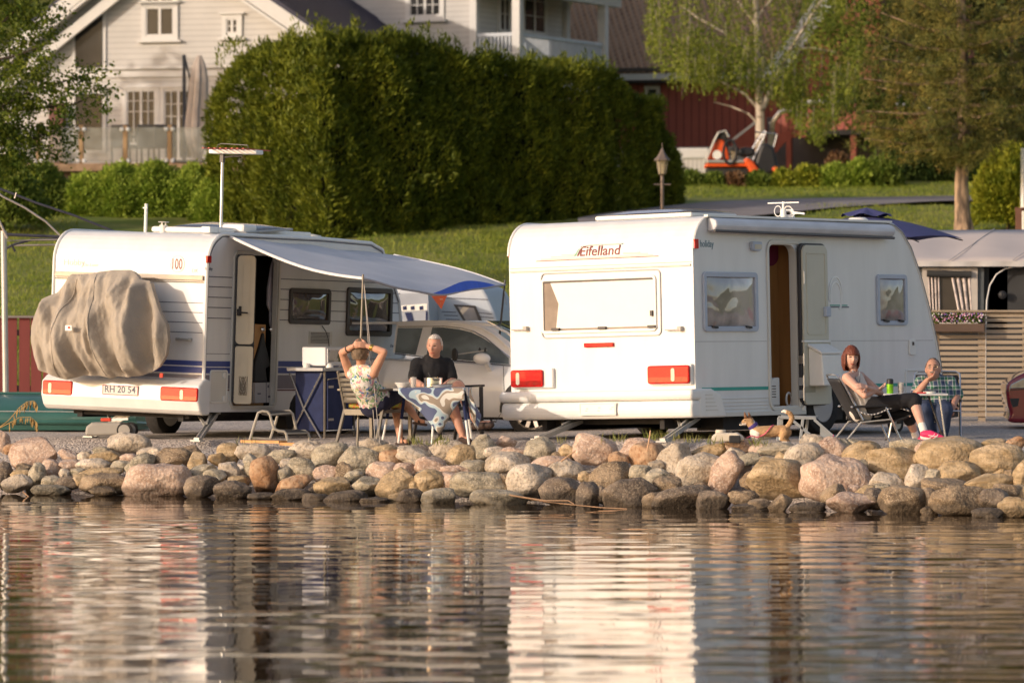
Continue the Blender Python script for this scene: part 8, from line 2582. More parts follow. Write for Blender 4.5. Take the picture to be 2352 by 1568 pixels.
def lamps():
 mg = mat('lantern_glass', (.50, .42, .28), rough=.1, alpha=.55, coat=.5)
 mb_ = mat('lamp_bronze', (.20, .155, .13), rough=.55, metal=.3, var=.1)
 d = 79; g_ = P(1521, 560, d); g_.z = ground_z(g_.x, d)
 t = thing('street_lamp', 'bronze lamp post with glazed lantern at the right end of the big hedge', 'street lamp', g_)
 top = P(1521, 405, d).z - g_.z
 k = MB().lathe([(.06, -.2), (.05, .5), (.035, .6), (.032, top)], (0, 0, 0), 12); k.build('post', mb_, t, smooth=True)
 a = P(1521, 424, d).z - g_.z
 MB().tube([V((-.15, 0, a)), V((.15, 0, a))], .015, 8).build('ladder_bar', mb_, t)
 lantern(t, (0, 0, top), .54 / .62 * .80, mb_, mg)
 d = 99; g_ = P(1668, 400, d); g_.z = ground_z(g_.x, d)
 t = thing('street_lamp', 'black lamp post with two lanterns behind the orange work vehicle', 'street lamp', g_)
 zt = P(1668, 345, d).z - g_.z
 MB().tube([V((0, 0, 0)), V((0, 0, zt + .25))], .05, 10).build('post', m_dark, t)
 for s, X in ((-1, 1650), (1, 1687)):
  x = (X - 1668) / FPX * d
  MB().tube([V((0, 0, zt - .1)), V((x * .6, 0, zt - .08)), V((x, 0, zt)) ], .03, 6).build('arm', m_dark, t)
  lantern(t, (x, 0, zt - .25), .60, m_dark, mg)
lamps()
# ------------------------------------------------------------------ terrace
def terrace():
 d = 95.5
 z0 = P(300, 374, d).z
 o = P(300, 374, d)
 f = thing('glass_railing', 'glass panel railing with wooden posts along the house terrace', 'railing', o, (0, 0, R(-4)))
 M = MX(f); F = Fr(M, (0, 0, 0), (1, 0, 0), (0, 0, 1), (0, -1, 0))
 mw = mat('post_wood', (.42, .27, .14), rough=.7, var=.1, vs=6); mgl = mat('rail_glass', (.45, .48, .46), rough=.05, alpha=.28, coat=1, spec=.8)
 zt = F.px(300, 292)[1]
 xs = [F.px(X, 330)[0] for X in (-10, 89, 187, 288, 390, 492, 560)]
 cm = mat('clip_white', (.75, .76, .76), rough=.3)
 for i, x in enumerate(xs):
  p = MB().box((x, 0, zt / 2 - .0), (.09, .09, zt + .08)).build('post', mw, f, bevel=.008)
  for s in (-1, 1):
   for z in (zt - .05, .04):
    MB().lathe([(.045, 0), (.045, .02), (.03, .03), (.001, .031)], V((x + s * .065, -.055, z)), 12, V((0, 0, 1)).rotation_difference(V((0, -1, 0))).to_matrix()).build('glass_clip', cm, p)
 for a, b in zip(xs[:-1], xs[1:]):
  MB().box(((a + b) / 2, -.02, zt / 2), (b - a - .11, .012, zt - .02)).build('glass_panel', mgl, f)
 de = thing('terrace_deck', 'wooden terrace deck edge below the glass railing', 'deck', o, (0, 0, R(-4)))
 MB().box((0, 2.2, -.10), (7.5, 4.8, .16)).build('deck_boards', mat('deck_wood', (.46, .31, .20), rough=.8, var=.15), de)
 MB().box((0, .1, -.75), (7.4, .12, 1.2)).build('deck_skirt', mat('deck_dark', (.12, .08, .06), rough=.9), de)
 d2 = 96.5; g_ = P(430, 374, d2); g_.z = z0
 t = thing('cantilever_parasol', 'closed beige cantilever parasol on a dark mast beside the hedge', 'parasol', g_)
 M = MX(t); Q = Fr(M, (0, 0, 0), (1, 0, 0), (0, 0, 1), (0, -1, 0))
 MB().beam(V((Q.px(423, 250)[0], 0, 0)), V((Q.px(423, 126)[0], 0, Q.px(423, 126)[1])), .09, .07).build('mast', mat('mast_dark', (.03, .035, .05), rough=.5), t)
 MB().beam(Q.p(*Q.px(424, 130)), Q.p(*Q.px(439, 194)), .05, .04).build('strut', mat('mast_dark', (.03, .035, .05)), t)
 xc = [(458, 128, 5), (457, 150, 14), (456, 180, 20), (454, 220, 22), (451, 260, 24), (449, 300, 26), (452, 330, 24), (452, 345, 16), (454, 372, 5)]
 mb = MB(); n = 22; rows = []
 for X, Y, r in xc:
  a, b = Q.px(X, Y); rr = r / FPX * d2
  rows.append([V((a + rr * (1 + .16 * math.sin(7 * q)) * math.cos(q), rr * .8 * (1 + .16 * math.sin(7 * q)) * math.sin(q), b)) for q in [2 * PI * i / n for i in range(n)]])
 vs = [p for r_ in rows for p in r_]; fs = [(i * n + j, i * n + (j + 1) % n, (i + 1) * n + (j + 1) % n, (i + 1) * n + j) for i in range(len(rows) - 1) for j in range(n)]
 mb.add(vs, fs); mb.build('folded_cloth', mat('parasol_beige', (.42, .36, .32), rough=.9, var=.08), t, smooth=True)
 MB().box((Q.px(430, 300)[0], 0, .04), (.7, .7, .08)).build('base', m_dark, t)
 for i, (X, lab) in enumerate(((291, 'dark woven patio chair by the middle railing post'), (340, 'dark woven patio chair between two railing posts'), (372, 'dark woven patio chair in front of the french doors'))):
  g_ = P(X, 370, 97); g_.z = z0 + .0
  c = thing('patio_chair', lab, 'chair', g_, (0, 0, R((-30, 5, 20)[i])), 'chairs on the terrace')
  mw_ = mat('wicker_grey', (.10, .095, .085), rough=.9, var=.3, vs=30)
  MB().box((0, 0, .40), (.5, .48, .06)).build('seat', mw_, c, bevel=.02)
  MB().box((0, -.24, .62), (.50, .05, .50)).build('backrest', mw_, c, bevel=.03)
  for sx in (-.24, .24):
   for sy in (-.22, .22): MB().box((sx, sy, .2), (.035, .035, .4)).build('leg', m_char, c)
   MB().box((sx * 1.05, 0, .60), (.05, .48, .04)).build('armrest', mw_, c, bevel=.01)
 g_ = P(50, 372, 97); g_.z = z0
 b = thing('covered_grill', 'dark grey covered barbecue at the left end of the terrace', 'barbecue', g_)
 MB().box((0, 0, .38), (.62, .5, .76)).build('cover', mat('cover_grey', (.09, .09, .10), rough=.8), b, bevel=.12, seg=4)
terrace()
def edge_posts():
 d = 80; g_ = P(2350, 600, d); g_.z = ground_z(g_.x, d)
 t = thing('flag_pole', 'white pole base rising at the right edge above the brown gate post', 'pole', g_)
 MB().tube([V((0, 0, 0)), V((0, 0, P(2350, 340, d).z - g_.z))], .045, 10).build('pole', m_trim, t)
 d = 76; g_ = P(2352, 600, d); g_.z = ground_z(g_.x, d)
 t = thing('wooden_gate', 'brown wooden gate at the right edge above the tent roof', 'gate', g_)
 z1 = P(2352, 478, d).z - g_.z
 m = mat('gate_brown', (.15, .07, .045), rough=.7)
 MB().box((-.09, 0, z1 / 2), (.10, .1, z1)).build('gate_post', m, t)
 MB().box((.3, 0, z1 - .02), (.9, .06, .06)).build('gate_rail', m, t)
 k = MB();
 for i in range(4): k.box((.05 + i * .16, 0, z1 / 2), (.05, .04, z1))
 k.build('gate_boards', m, t)
edge_posts()
# ================================================================== PLANTS
def leaf_mat(name, c1, c2, scale=1.2, trans=.28, rough=.6, c3=None):
 m = bpy.data.materials.new(name); m.use_nodes = True
 N = m.node_tree.nodes; L = m.node_tree.links; b = N['Principled BSDF']; out = N['Material Output']
 tc = N.new('ShaderNodeTexCoord')
 n1 = N.new('ShaderNodeTexNoise'); n1.inputs['Scale'].default_value = scale; n1.inputs['Detail'].default_value = 3; L.new(tc.outputs['Object'], n1.inputs['Vector'])
 n2 = N.new('ShaderNodeTexWhiteNoise'); n2.noise_dimensions = '3D'
 sn = N.new('ShaderNodeVectorMath'); sn.operation = 'SNAP'; sn.inputs[1].default_value = (.12, .12, .12); L.new(tc.outputs['Object'], sn.inputs[0]); L.new(sn.outputs[0], n2.inputs['Vector'])
 ad = N.new('ShaderNodeMath'); ad.operation = 'MULTIPLY_ADD'; ad.inputs[1].default_value = .45; L.new(n2.outputs['Value'], ad.inputs[0])
 sb = N.new('ShaderNodeMath'); sb.operation = 'SUBTRACT'; sb.inputs[1].default_value = .22; L.new(n1.outputs['Fac'], sb.inputs[0]); L.new(sb.outputs[0], ad.inputs[2])
 cr = N.new('ShaderNodeValToRGB'); L.new(ad.outputs[0], cr.inputs[0]); e = cr.color_ramp.elements
 e[0].position = .25; e[0].color = (*c1, 1); e[1].position = .75; e[1].color = (*c2, 1)
 if c3: q = e.new(.93); q.color = (*c3, 1)
 L.new(cr.outputs[0], b.inputs['Base Color']); b.inputs['Roughness'].default_value = rough; b.inputs['Specular IOR Level'].default_value = .25
 tr = N.new('ShaderNodeBsdfTranslucent'); L.new(cr.outputs[0], tr.inputs['Color'])
 mx = N.new('ShaderNodeMixShader'); mx.inputs[0].default_value = trans
 L.new(b.outputs[0], mx.inputs[1]); L.new(tr.outputs[0], mx.inputs[2]); L.new(mx.outputs[0], out.inputs[0])
 return m
g2 = np.random.default_rng(77)
def unit(a): return a / np.maximum(1e-9, np.linalg.norm(a, axis=1, keepdims=True))
def leaves(name, pts, dirs, ln, wd, m, parent=None, jit=.5, fold=.0):
 """one rhombic leaf per point, pointing along dirs with scatter"""
 n = len(pts)
 d = unit(dirs + g2.normal(0, jit, (n, 3)))
 s = unit(np.cross(d, g2.normal(0, 1, (n, 3))))
 L_ = (ln * g2.uniform(.65, 1.3, (n, 1))); W_ = (wd * g2.uniform(.7, 1.25, (n, 1)))
 nn = np.cross(d, s)
 a = pts; b = pts + d * L_ * .45 + s * W_ * .5; c = pts + d * L_ + nn * L_ * .12; e = pts + d * L_ * .45 - s * W_ * .5
 v = np.stack([a, b, c, e], 1).reshape(-1, 3)
 q = np.arange(4 * n).reshape(n, 4)
 return raw_mesh(name, v, q, m, parent)
def sprays(pts, dirs, k, spread, off):
 """k leaves fanning from every point"""
 n = len(pts)
 P2 = np.repeat(pts, k, 0) + g2.normal(0, off, (n * k, 3))
 D2 = np.repeat(dirs, k, 0) + g2.normal(0, spread, (n * k, 3))
 return P2, D2
def nz3(p, s, seed=0.):
 return np.array([mnoise.noise(V((x * s + seed, y * s, z * s))) for x, y, z in p])
# ---- big clipped hedge
def hedge():
 c0 = V(((745 - CX) / FPX * 82, 82, 3.2))
 t = thing('hedge', 'tall clipped dark green conifer hedge behind the caravans', 'hedge', c0)
 u = np.array([.80, .60, 0.]); v = np.array([-.60, .80, 0.])
 Lu, Lv = 8.3, 4.1
 ztop = 7.12 - 3.2
 m = leaf_mat('hedge_leaves', (.075, .105, .010), (.200, .225, .020), .8, .25, c3=(.30, .28, .035))
 pts = []; nor = []
 def face(n, fn):
  a = g2.uniform(0, 1, (n, 2)); r = [fn(x, y) for x, y in a]
  return np.array([q[0] for q in r]), np.array([q[1] for q in r])
 def prof(z):    # inset towards the top
  f = max(0, (z / ztop - .72) / .28)
  return .55 * f ** 2.4
 def long_(a, b):
  z = b * (ztop - .28 * min(1, max(0, a - .3) * 8) - .45 * max(0, a - .35) - 7.0 * max(0, a - .84) ** 1.25 - .12 * math.sin(a * 23))
  ins = prof(z) * .6
  e = u * (a * Lu) + v * ins
  e = e - u * 0
  if a > .86: e = e + v * ((a - .86) / .14) ** 2 * .9
  return e + np.array([0, 0, z]), -v + np.array([0, 0, .25])
 def end_(a, b):
  z = b * ztop
  ins = prof(z) * (.7 + 1.4 * a)
  e = v * (a * Lv) * (1 - 0) + u * ins
  e = e - v * (max(0, a - .72) * 2.4 * max(0, b - .62) * 3.0)
  return e + np.array([0, 0, z]), -u + np.array([0, 0, .3])
 def top_(a, b):
  z = ztop - .12 - .28 * min(1, max(0, a - .3) * 8) - .45 * max(0, a - .35) - 7.0 * max(0, a - .84) ** 1.25 - .12 * math.sin(a * 23) - .25 * b
  e = u * (a * Lu) + v * (.25 + b * (Lv - 1.2))
  if b > .5 and a < .1: z -= .2
  return e + np.array([0, 0, z]), np.array([0, -.2, 1.])
 A = [face(17000, long_), face(9000, end_), face(7000, top_)]
 pts = np.concatenate([a[0] for a in A]); nor = unit(np.concatenate([a[1] for a in A]))
 lump = nz3(pts * np.array([1, 1, .5]), 1.0) * .40 + nz3(pts * np.array([1, 1, .5]), 2.6, 7) * .26 + nz3(pts, 6, 3) * .10
 pts = pts + nor * (lump[:, None]) + g2.normal(0, .03, pts.shape)
 n = 260; a = g2.uniform(0, .85, n); cl = []
 for x in a:
  z = ztop - .1 - .28 * min(1, max(0, x - .3) * 8) - .45 * max(0, x - .35); h = abs(g2.normal(0, .22)); p0 = u * (x * Lu) + v * g2.uniform(.1, 1.0)
  for _ in range(8): cl.append(p0 + np.array([g2.normal(0, .04), g2.normal(0, .04), z + h * g2.uniform(0, 1)]))
 for x in g2.uniform(0, .8, 120):
  z = g2.uniform(.3, 1) * ztop; p0 = v * x * Lv - u * abs(g2.normal(0, .12))
  for _ in range(6): cl.append(p0 + np.array([g2.normal(0, .05), g2.normal(0, .05), z + g2.normal(0, .08)]))
 cl = np.array(cl); pts = np.concatenate([pts, cl]); nor = np.concatenate([nor, np.tile([0, -.3, 1.], (len(cl), 1))])
 d = nor * .8 + np.array([0, 0, .55]) + g2.normal(0, .25, nor.shape)
 P2, D2 = sprays(pts, unit(d), 4, .38, .035)
 leaves('foliage', P2, D2, .125, .034, m, t, .15)
 core = MB(); k = [V(tuple(u * .35 + v * .35)), V(tuple(u * (Lu - 1.2) + v * .45)), V(tuple(u * (Lu - 1.2) + v * (Lv - .9))), V(tuple(u * .5 + v * (Lv - .7)))]
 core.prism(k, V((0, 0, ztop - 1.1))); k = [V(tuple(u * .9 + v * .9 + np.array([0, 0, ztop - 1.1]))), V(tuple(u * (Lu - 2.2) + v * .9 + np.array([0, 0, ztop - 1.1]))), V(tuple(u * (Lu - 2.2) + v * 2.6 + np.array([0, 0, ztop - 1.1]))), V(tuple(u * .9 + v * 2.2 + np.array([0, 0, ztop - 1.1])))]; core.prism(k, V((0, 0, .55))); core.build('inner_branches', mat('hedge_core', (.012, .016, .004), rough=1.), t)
 return t
hedge()
def bush(name, label, cat, X, Ytop, Yb, wpx, d, m, ln, wd, n, group=None, k=3, flat=.8, up=.5, core=True, stems=True):
 g_ = P(X, Yb, d); top = P(X, Ytop, d); gz = min(g_.z, ground_z(g_.x, d) + .05) if d > 60 else g_.z
 t = thing(name, label, cat, (g_.x, d, gz), (0, 0, 0), group)
 h = top.z - gz; r = wpx / 2 / FPX * d
 q = unit(g2.normal(0, 1, (n, 3))); q[:, 2] = np.abs(q[:, 2]) * 1.5 - .72
 rad = 1 + .22 * nz3(q, 1.7, X) + .16 * nz3(q, 4.5, X + 3)
 sh = g2.uniform(.62, 1.0, n) ** .5
 p = q * np.array([r, r * flat, h * .56]) * (rad * sh)[:, None] + np.array([0, 0, h * .46])
 p = p[p[:, 2] > .02]; q = q[:len(p)] if False else unit(p - np.array([0, 0, h * .4]))
 P2, D2 = sprays(p, unit(q + np.array([0, 0, up])), k, .5, .03)
 o = leaves('foliage', P2, D2, ln, wd, m, t, .3)
 st = MB()
 for i in range(5):
  a = 2 * PI * i / 5; st.tube([V((0, 0, 0)), V((math.cos(a) * r * .35, math.sin(a) * r * .3, h * .55))], [.03, .012], 5)
 st.build('stems', mat('stem_brown', (.08, .055, .035), rough=.9), t)
 if core:
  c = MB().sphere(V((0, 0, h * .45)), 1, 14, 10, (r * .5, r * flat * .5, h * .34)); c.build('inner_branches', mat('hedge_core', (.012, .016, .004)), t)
 return t
lm_bright = leaf_mat('shrub_bright', (.19, .28, .028), (.34, .42, .06), 1.5, .3)
lm_mid = leaf_mat('shrub_mid', (.085, .14, .018), (.18, .23, .035), 1.5, .25)
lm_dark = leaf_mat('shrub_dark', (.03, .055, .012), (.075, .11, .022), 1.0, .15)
lm_yel = leaf_mat('shrub_yellow', (.15, .19, .015), (.36, .37, .035), 1.6, .3, c3=(.16, .09, .03))
lm_red = leaf_mat('shrub_reddish', (.14, .07, .035), (.22, .13, .06), 2., .2)
GB = 'bright bushes below the house terrace'
for X, Yt, Yb, wd, d, lab in ((195, 384, 545, 150, 86, 'bright green bush below the terrace, leftmost, beside the dark bush'), (275, 364, 545, 180, 86, 'bright green bush below the third glass railing panel'),
       (358, 360, 545, 180, 86, 'bright green bush behind the thin white roof pole'), (440, 364, 545, 175, 86, 'bright green bush left of the television aerial mast'),
       (500, 390, 550, 130, 85, 'bright green bush touching the left end of the big hedge')):
 bush('bush', lab, 'bush', X, Yt, Yb, wd, d, lm_bright, .075, .04, 6500, GB, k=3)
bush('bush', 'dark green bush behind the gazebo frame at the left edge', 'bush', 95, 368, 520, 150, 86, lm_mid, .08, .045, 3400, None)
bush('bush', 'dark bush under the overhanging tree at the left edge', 'bush', 5, 345, 530, 190, 83, lm_mid, .08, .045, 4200, None)
bush('bush', 'small round bush at the right foot of the big hedge', 'bush', 1500, 262, 500, 130, 88, leaf_mat('hedge_leaves2', (.075, .105, .010), (.200, .225, .020), .8, .25), .11, .035, 4200, None, k=4)
GR = 'low shrubs along the far side of the road'
for X, Yt, wd, m_, lab in ((1585, 392, 60, lm_mid, 'young shrub in front of the white storage box'), (1640, 400, 60, lm_mid, 'low shrub under the left side of the orange vehicle'), (1690, 398, 60, lm_red, 'reddish low shrub below the orange beam'),
      (1740, 396, 70, lm_mid, 'low shrub below the black cowl of the orange vehicle'), (1800, 392, 70, lm_yel, 'yellow green shrub right of the orange vehicle'), (1855, 380, 80, lm_yel, 'yellow green shrub in front of the deck post'),
      (1915, 376, 90, lm_bright, 'bright shrub under the red deck'), (1975, 362, 90, lm_bright, 'bright shrub right of the reddish topiary'), (2030, 352, 90, lm_mid, 'green shrub beside the dark bushes by the road')):
 bush('shrub', lab, 'shrub', X, Yt, 448, wd, 95.5, m_, .10, .045, 1300, GR, k=3)
bush('shrub', 'reddish round topiary under the red deck', 'shrub', 1922, 346, 395, 46, 98, lm_red, .07, .035, 900, None)
for X, Yt, wd, lab in ((2075, 300, 120, 'dark bush behind the road, left of the pine trunk'), (2150, 310, 130, 'dark bush just left of the pine trunk'), (2245, 320, 130, 'dark bush just right of the pine trunk')):
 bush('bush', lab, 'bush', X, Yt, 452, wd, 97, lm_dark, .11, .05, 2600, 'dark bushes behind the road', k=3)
bush('shrub', 'tall yellow green conifer shrub at the right edge beside the pine', 'shrub', 2315, 318, 525, 150, 83, lm_yel, .12, .04, 5200, None, k=4, up=.9)
# ---- overhanging tree at the left
def left_tree():
 d = 72
 g_ = P(-130, 560, d); g_.z = ground_z(g_.x, d)
 t = thing('tree', 'leafy broadleaf tree hanging into the upper left corner', 'tree', g_)
 Mi = MX(t).inverted()
 m = leaf_mat('broadleaf', (.055, .095, .010), (.16, .19, .02), 2., .35)
 bl = [(40, 30, 95), (-20, 120, 90), (70, 140, 60), (110, 60, 25), (10, 210, 80), (100, 225, 60), (150, 190, 48), (195, 170, 32), (215, 165, 22), (180, 240, 40), (215, 205, 22), (60, 300, 80), (130, 290, 42), (150, 330, 22),
   (20, 350, 70), (90, 360, 34), (-40, 260, 100), (125, 20, 18), (60, 90, 50), (-60, 0, 120), (-80, 380, 90), (0, -60, 130), (60, -90, 80), (232, 215, 10), (60, 180, 50), (-30, 320, 90)]
 pts = []; dr = []
 for X, Y, r in bl:
  n = int(5 + r * r * .15)
  c = Mi @ P(X, Y, d + g2.uniform(-.6, .6))
  rr = r / FPX * d
  for _ in range(max(3, n // 14)):
   a = unit(g2.normal(0, 1, (1, 3)))[0]; s0 = np.array(c) + a * rr * g2.uniform(.1, .75); dd = unit(np.array([[a[0] + .3, a[1], a[2] * .5 - .35]]))[0]
   L_ = g2.uniform(.2, .5)
   for q in range(15):
    f = g2.uniform(0, 1); pts.append(s0 + dd * L_ * f + g2.normal(0, .035, 3)); dr.append(dd + np.array([0, 0, -.5]))
 leaves('crown', np.array(pts), unit(np.array(dr)), .068, .046, m, t, .6)
 br = mat('bark_dark', (.06, .045, .035), rough=.9)
 b = MB()
 for path in (((-130, 560), (-120, 300), (-60, 120), (40, 20)), ((-120, 300), (-20, 260), (60, 215), (140, 190), (210, 168)), ((-120, 330), (0, 330), (70, 320), (130, 300)), ((-60, 150), (30, 130), (90, 110)), ((-20, 260), (80, 250), (170, 240), (225, 215)), ((-120, 400), (-30, 360), (60, 350))):
  w_ = [Mi @ P(x, y, d) for x, y in path]; n = len(w_)
  r0 = .16 if path[0][0] == -130 else .03
  b.tube(w_, [lerp(r0, .008, i / (n - 1)) for i in range(n)], 7)
 b.build('trunk', br, t, smooth=True)
left_tree()
# ---- birch
def birch():
 d = 103
 g_ = P(1748, 420, d); g_.z = ground_z(g_.x, d)
 t = thing('birch_tree', 'birch with white forked trunk and hanging twigs in front of the red barn', 'tree', g_)
 Mi = MX(t).inverted()
 bark = mat('birch_bark', (.55, .47, .38), rough=.8, col2=(.12, .09, .07), vs=3.5, thresh=(.52, .64), stretch=(1, 1, 2.4))
 b = MB()
 for path, r0, r1 in ((((1748, 430), (1746, 330), (1746, 262), (1742, 180), (1738, 60), (1732, -90)), .13, .055), (((1746, 262), (1766, 215), (1790, 165), (1815, 115), (1850, 60), (1900, -20)), .075, .03),
       (((1750, 430), (1768, 340), (1775, 280), (1790, 262), (1850, 245)), .09, .02), (((1742, 250), (1710, 215), (1660, 190), (1610, 165)), .04, .01), (((1740, 140), (1690, 90), (1600, 40), (1560, 10)), .04, .012),
       (((1741, 165), (1700, 155), (1640, 150)), .03, .008), (((1740, 60), (1700, 10), (1660, -40)), .04, .012), (((1815, 115), (1860, 110), (1920, 120)), .03, .01), (((1738, 40), (1790, -20), (1850, -100)), .04, .012),
       (((1746, 290), (1720, 262), (1680, 245), (1640, 235)), .03, .008)):
  w_ = [Mi @ P(x, y, d + .2 * math.sin(x)) for x, y in path]; n = len(w_)
  b.tube(w_, [lerp(r0, r1, i / (n - 1)) for i in range(n)], 8)
 m = leaf_mat('birch_leaves', (.12, .16, .018), (.28, .31, .045), 1.4, .35)
 low = ([1480, 1500, 1540, 1600, 1650, 1700, 1750, 1800, 1850, 1885, 1930, 1965, 2000], [60, 140, 175, 195, 200, 185, 215, 240, 300, 325, 265, 220, 40])
 pts = []; dr = []
 for s in range(1150):
  X = g2.uniform(1488, 1985); lim = np.interp(X, *low) + g2.normal(0, 14)
  if g2.random() < .34: Y1 = lim; Y0 = lim - g2.uniform(50, 130)
  else: Y0 = g2.uniform(-230, lim - 40); Y1 = min(lim, Y0 + g2.uniform(50, 120))
  if mnoise.noise(V((X * .014, Y0 * .014, 2))) < -.12 and g2.random() < .75: continue
  dd = d + g2.uniform(-2.2, 2.2)
  a = Mi @ P(X, Y0, dd); c = Mi @ P(X + g2.normal(0, 6), Y1, dd)
  if s % 4 == 0: b.tube([a, a.lerp(c, .5), c], [.008, .006, .003], 3, cap=False)
  n = int((Y1 - Y0) * .42)
  for _ in range(n):
   f = g2.uniform(0, 1); p = a.lerp(c, f); pts.append(np.array(p) + g2.normal(0, .055, 3)); dr.append([0, 0, -1.])
 leaves('crown', np.array(pts), np.array(dr), .070, .048, m, t, .55)
 b.build('trunk', bark, t, smooth=True)
birch()
# ---- pine
def pine():
 d = 80
 g_ = P(2212, 520, d); g_.z = ground_z(g_.x, d) - .1
 t = thing('pine_tree', 'tall pine with bare scaly trunk and ochre tinged needles at the right', 'tree', g_)
 Mi = MX(t).inverted()
 bark = mat('pine_bark', (.11, .08, .06), rough=.95, col2=(.42, .29, .19), vs=11, thresh=(.40, .62), stretch=(1, 1, .25), bump=1., bs=24)
 b = MB()
 path = ((2214, 530), (2211, 500), (2208, 420), (2214, 350), (2214, 260), (2212, 160), (2208, 40), (2204, -120), (2200, -300))
 w_ = [Mi @ P(x, y, d) for x, y in path]
 b.tube(w_, [.19, .145, .12, .11, .11, .10, .085, .06, .02], 14)
 cl = []
 br = [((2212, 330), (1985, 318), 0), ((2213, 300), (2000, 290), -.8), ((2213, 250), (1985, 255), -.3), ((2213, 215), (2010, 200), .6), ((2212, 190), (1975, 180), -.4), ((2212, 150), (2000, 130), .3), ((2210, 120), (2010, 80), -.6),
   ((2210, 80), (2025, 30), .2), ((2208, 40), (2060, -20), -.3), ((2206, -20), (2080, -90), .2), ((2204, -80), (2120, -170), 0), ((2202, -150), (2260, -230), 0), ((2212, 330), (2290, 320), -.5), ((2213, 290), (2370, 285), .2), ((2213, 240), (2400, 235), -.5), ((2213, 200), (2380, 190), -.2),
   ((2212, 150), (2400, 130), .3), ((2210, 110), (2370, 70), -.3), ((2208, 60), (2380, 10), .2), ((2206, 0), (2340, -60), -.2), ((2204, -60), (2300, -130), .2), ((2213, 270), (2120, 300), -1.4), ((2213, 210), (2150, 230), -1.6), ((2212, 150), (2140, 150), -1.5), ((2210, 100), (2170, 80), -1.5), ((2209, 40), (2160, 10), -1.3),
   ((2213, 260), (2280, 260), -1.5), ((2212, 180), (2290, 170), -1.5), ((2210, 100), (2290, 90), -1.4), ((2213, 320), (2080, 350), -.9), ((2213, 335), (2240, 350), -1.0), ((2212, 340), (2190, 362), -.9), ((2210, 70), (2100, 60), 1.0), ((2212, 180), (2110, 170), 1.1)]
 for (x0, y0), (x1, y1), dy in br:
  a = Mi @ P(x0, y0, d); c = Mi @ P(x1, y1, d + dy)
  mid = a.lerp(c, .5) + V((0, 0, -.08))
  b.tube([a, mid, c], [.04, .028, .01], 6)
  for f in np.linspace(.30, 1.02, 9):
   p = a.lerp(mid, f * 2) if f < .5 else mid.lerp(c, f * 2 - 1)
   for _ in range(5):
    cl.append(np.array(p) + g2.normal(0, 1, 3) * np.array([.17, .24, .085]) * (1.0 + .35 * f))
 b.build('trunk', bark, t, smooth=True)
 cl = np.array(cl)
 m = leaf_mat('pine_needles', (.075, .095, .020), (.24, .205, .045), 1.3, .2, c3=(.42, .25, .06))
 P2, D2 = sprays(cl, unit(g2.normal(0, .6, cl.shape) + np.array([0, 0, .55])), 13, .55, .055)
 P3, D3 = sprays(P2, D2, 3, .35, .02)
 leaves('needles', P3, D3, .105, .011, m, t, .2)
pine()
def round_tree(label, X, Ytop, Yb, wpx, d, m, n, ln, wd, grp=None):
 g_ = P(X, Yb, d); g_.z = ground_z(g_.x, d)
 t = thing('tree', label, 'tree', g_, (0, 0, 0), grp)
 top = P(X, Ytop, d).z - g_.z; r = wpx / 2 / FPX * d
 q = unit(g2.normal(0, 1, (n, 3)))
 rad = 1 + .25 * nz3(q, 1.6, X) + .18 * nz3(q, 4.2, X + 9)
 p = q * np.array([r, r * .8, top * .46]) * (rad * g2.uniform(.6, 1, n) ** .5)[:, None] + np.array([0, 0, top * .56])
 P2, D2 = sprays(p, unit(q + np.array([0, 0, .1])), 3, .6, .1)
 leaves('crown', P2, D2, ln, wd, m, t, .4)
 MB().tube([V((0, 0, -.3)), V((.1, 0, top * .4)), V((0, 0, top * .8))], [.25, .18, .05], 8).build('trunk', mat('bark_dark', (.06, .045, .035)), t, smooth=True)
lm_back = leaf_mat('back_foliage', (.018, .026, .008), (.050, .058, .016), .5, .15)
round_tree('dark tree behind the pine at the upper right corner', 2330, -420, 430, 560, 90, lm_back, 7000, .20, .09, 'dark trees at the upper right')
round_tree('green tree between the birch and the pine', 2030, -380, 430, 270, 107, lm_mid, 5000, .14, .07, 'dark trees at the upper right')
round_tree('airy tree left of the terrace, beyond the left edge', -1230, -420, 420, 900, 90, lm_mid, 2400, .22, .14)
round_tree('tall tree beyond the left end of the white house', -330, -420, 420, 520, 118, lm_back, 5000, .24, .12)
# ---- far wooded slope behind the houses: one mass
def far_wood():
 n = 26000
 x = g2.uniform(-75, 75, n); y = g2.uniform(134, 210, n)
 gz = np.interp(y, GY, GZ)
 cell = np.array([mnoise.noise(V((a * .11, b * .11, 4))) for a, b in zip(x, y)])
 z = gz + g2.uniform(.0, 1, n) ** .6 * (11 + 7 * cell)
 p = np.stack([x, y, z], 1)
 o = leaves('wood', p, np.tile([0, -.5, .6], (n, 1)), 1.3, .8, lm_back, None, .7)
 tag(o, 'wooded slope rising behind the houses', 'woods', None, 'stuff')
far_wood()
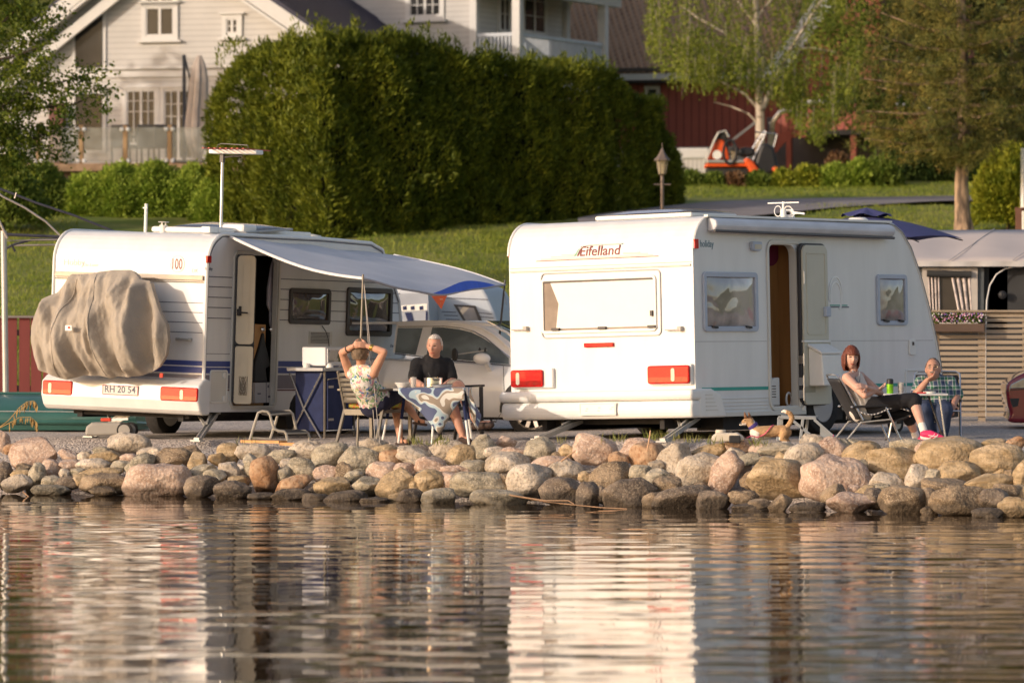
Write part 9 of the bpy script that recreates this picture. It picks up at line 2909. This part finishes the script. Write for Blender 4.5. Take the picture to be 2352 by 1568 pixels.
# ---- grass blades on the slope
def grass():
 P_, D_ = [], []
 def patch(n, X0, X1, d0, d1):
  X = g2.uniform(X0, X1, n); d = g2.uniform(d0, d1, n)
  x = (X - CX) / FPX * d
  z = np.array([ground_z(a, b) + (.06 * vnoise(a, b, .5) + .03 * vnoise(a, b, 1.9, 3) if b > 61 else 0) for a, b in zip(x, d)])
  P_.append(np.stack([x, d, z], 1))
 patch(9000, -20, 180, 63, 85); patch(17000, 820, 1200, 62, 84); patch(9000, 1850, 2360, 76, 87.5); patch(9000, 1380, 2360, 92.3, 96); patch(3500, 2100, 2360, 72, 80); patch(2500, 1100, 1420, 80, 83)
 p = np.concatenate(P_); n = len(p)
 lum = np.array([mnoise.noise(V((a * .4, b * .4, 1))) for a, b, _ in p])
 o = leaves('grass', p, np.tile([.1, 0, 1.], (n, 1)), .075, .014, leaf_mat('grass_blades', (.16, .23, .022), (.33, .35, .06), .5, .35, c3=(.34, .28, .11)), None, .28)
 tag(o, 'mown and rough grass on the slope behind the caravans', 'grass', None, 'stuff')
 q = []
 for X, Y, n_ in ((1500, 1012, 60), (1540, 1012, 50), (1370, 1018, 25), (1290, 1020, 12), (960, 1022, 40), (1010, 1022, 60), (1590, 1018, 30), (1640, 1024, 20), (1745, 1026, 30), (1420, 1016, 30), (560, 1024, 10)):
  for _ in range(n_):
   g_ = G(X + g2.normal(0, 12), Y + g2.normal(0, 1.5)); q.append(tuple(g_))
 q = np.array(q)
 o = leaves('grass_tufts', q, np.tile([0, 0, 1.], (len(q), 1)), .11, .009, leaf_mat('tuft_blades', (.12, .16, .03), (.28, .26, .08), 2., .3), None, .35)
 tag(o, 'sparse grass tufts on the gravel behind the boulders', 'grass', None, 'stuff')
grass()
# ---- flowers in the box on the fence
def flowers():
 f, rc = FLB[0]
 n = 1500
 p = np.stack([g2.uniform(rc[0] + .02, rc[1] - .02, n), g2.uniform(-.2, -.04, n), rc[3] + g2.uniform(0, 1, n) ** .7 * .11], 1)
 leaves('flower_leaves', p, np.tile([0, -.2, 1.], (n, 1)), .04, .018, lm_mid, f, .6)
 for nm, col, cnt in (('pink_flowers', (.62, .30, .42), 190), ('white_flowers', (.72, .68, .66), 150), ('purple_flowers', (.22, .12, .40), 60)):
  k = MB()
  for _ in range(cnt):
   c = V((g2.uniform(rc[0] + .02, rc[1] - .02), g2.uniform(-.22, -.05), rc[3] + .03 + g2.uniform(0, .10)))
   k.sphere(c, .012, 5, 4, (1, .6, 1))
  o = k.build(nm, mat(nm, col, rough=.8, var=.15), f, fix=False); o['kind'] = 'stuff'
flowers()
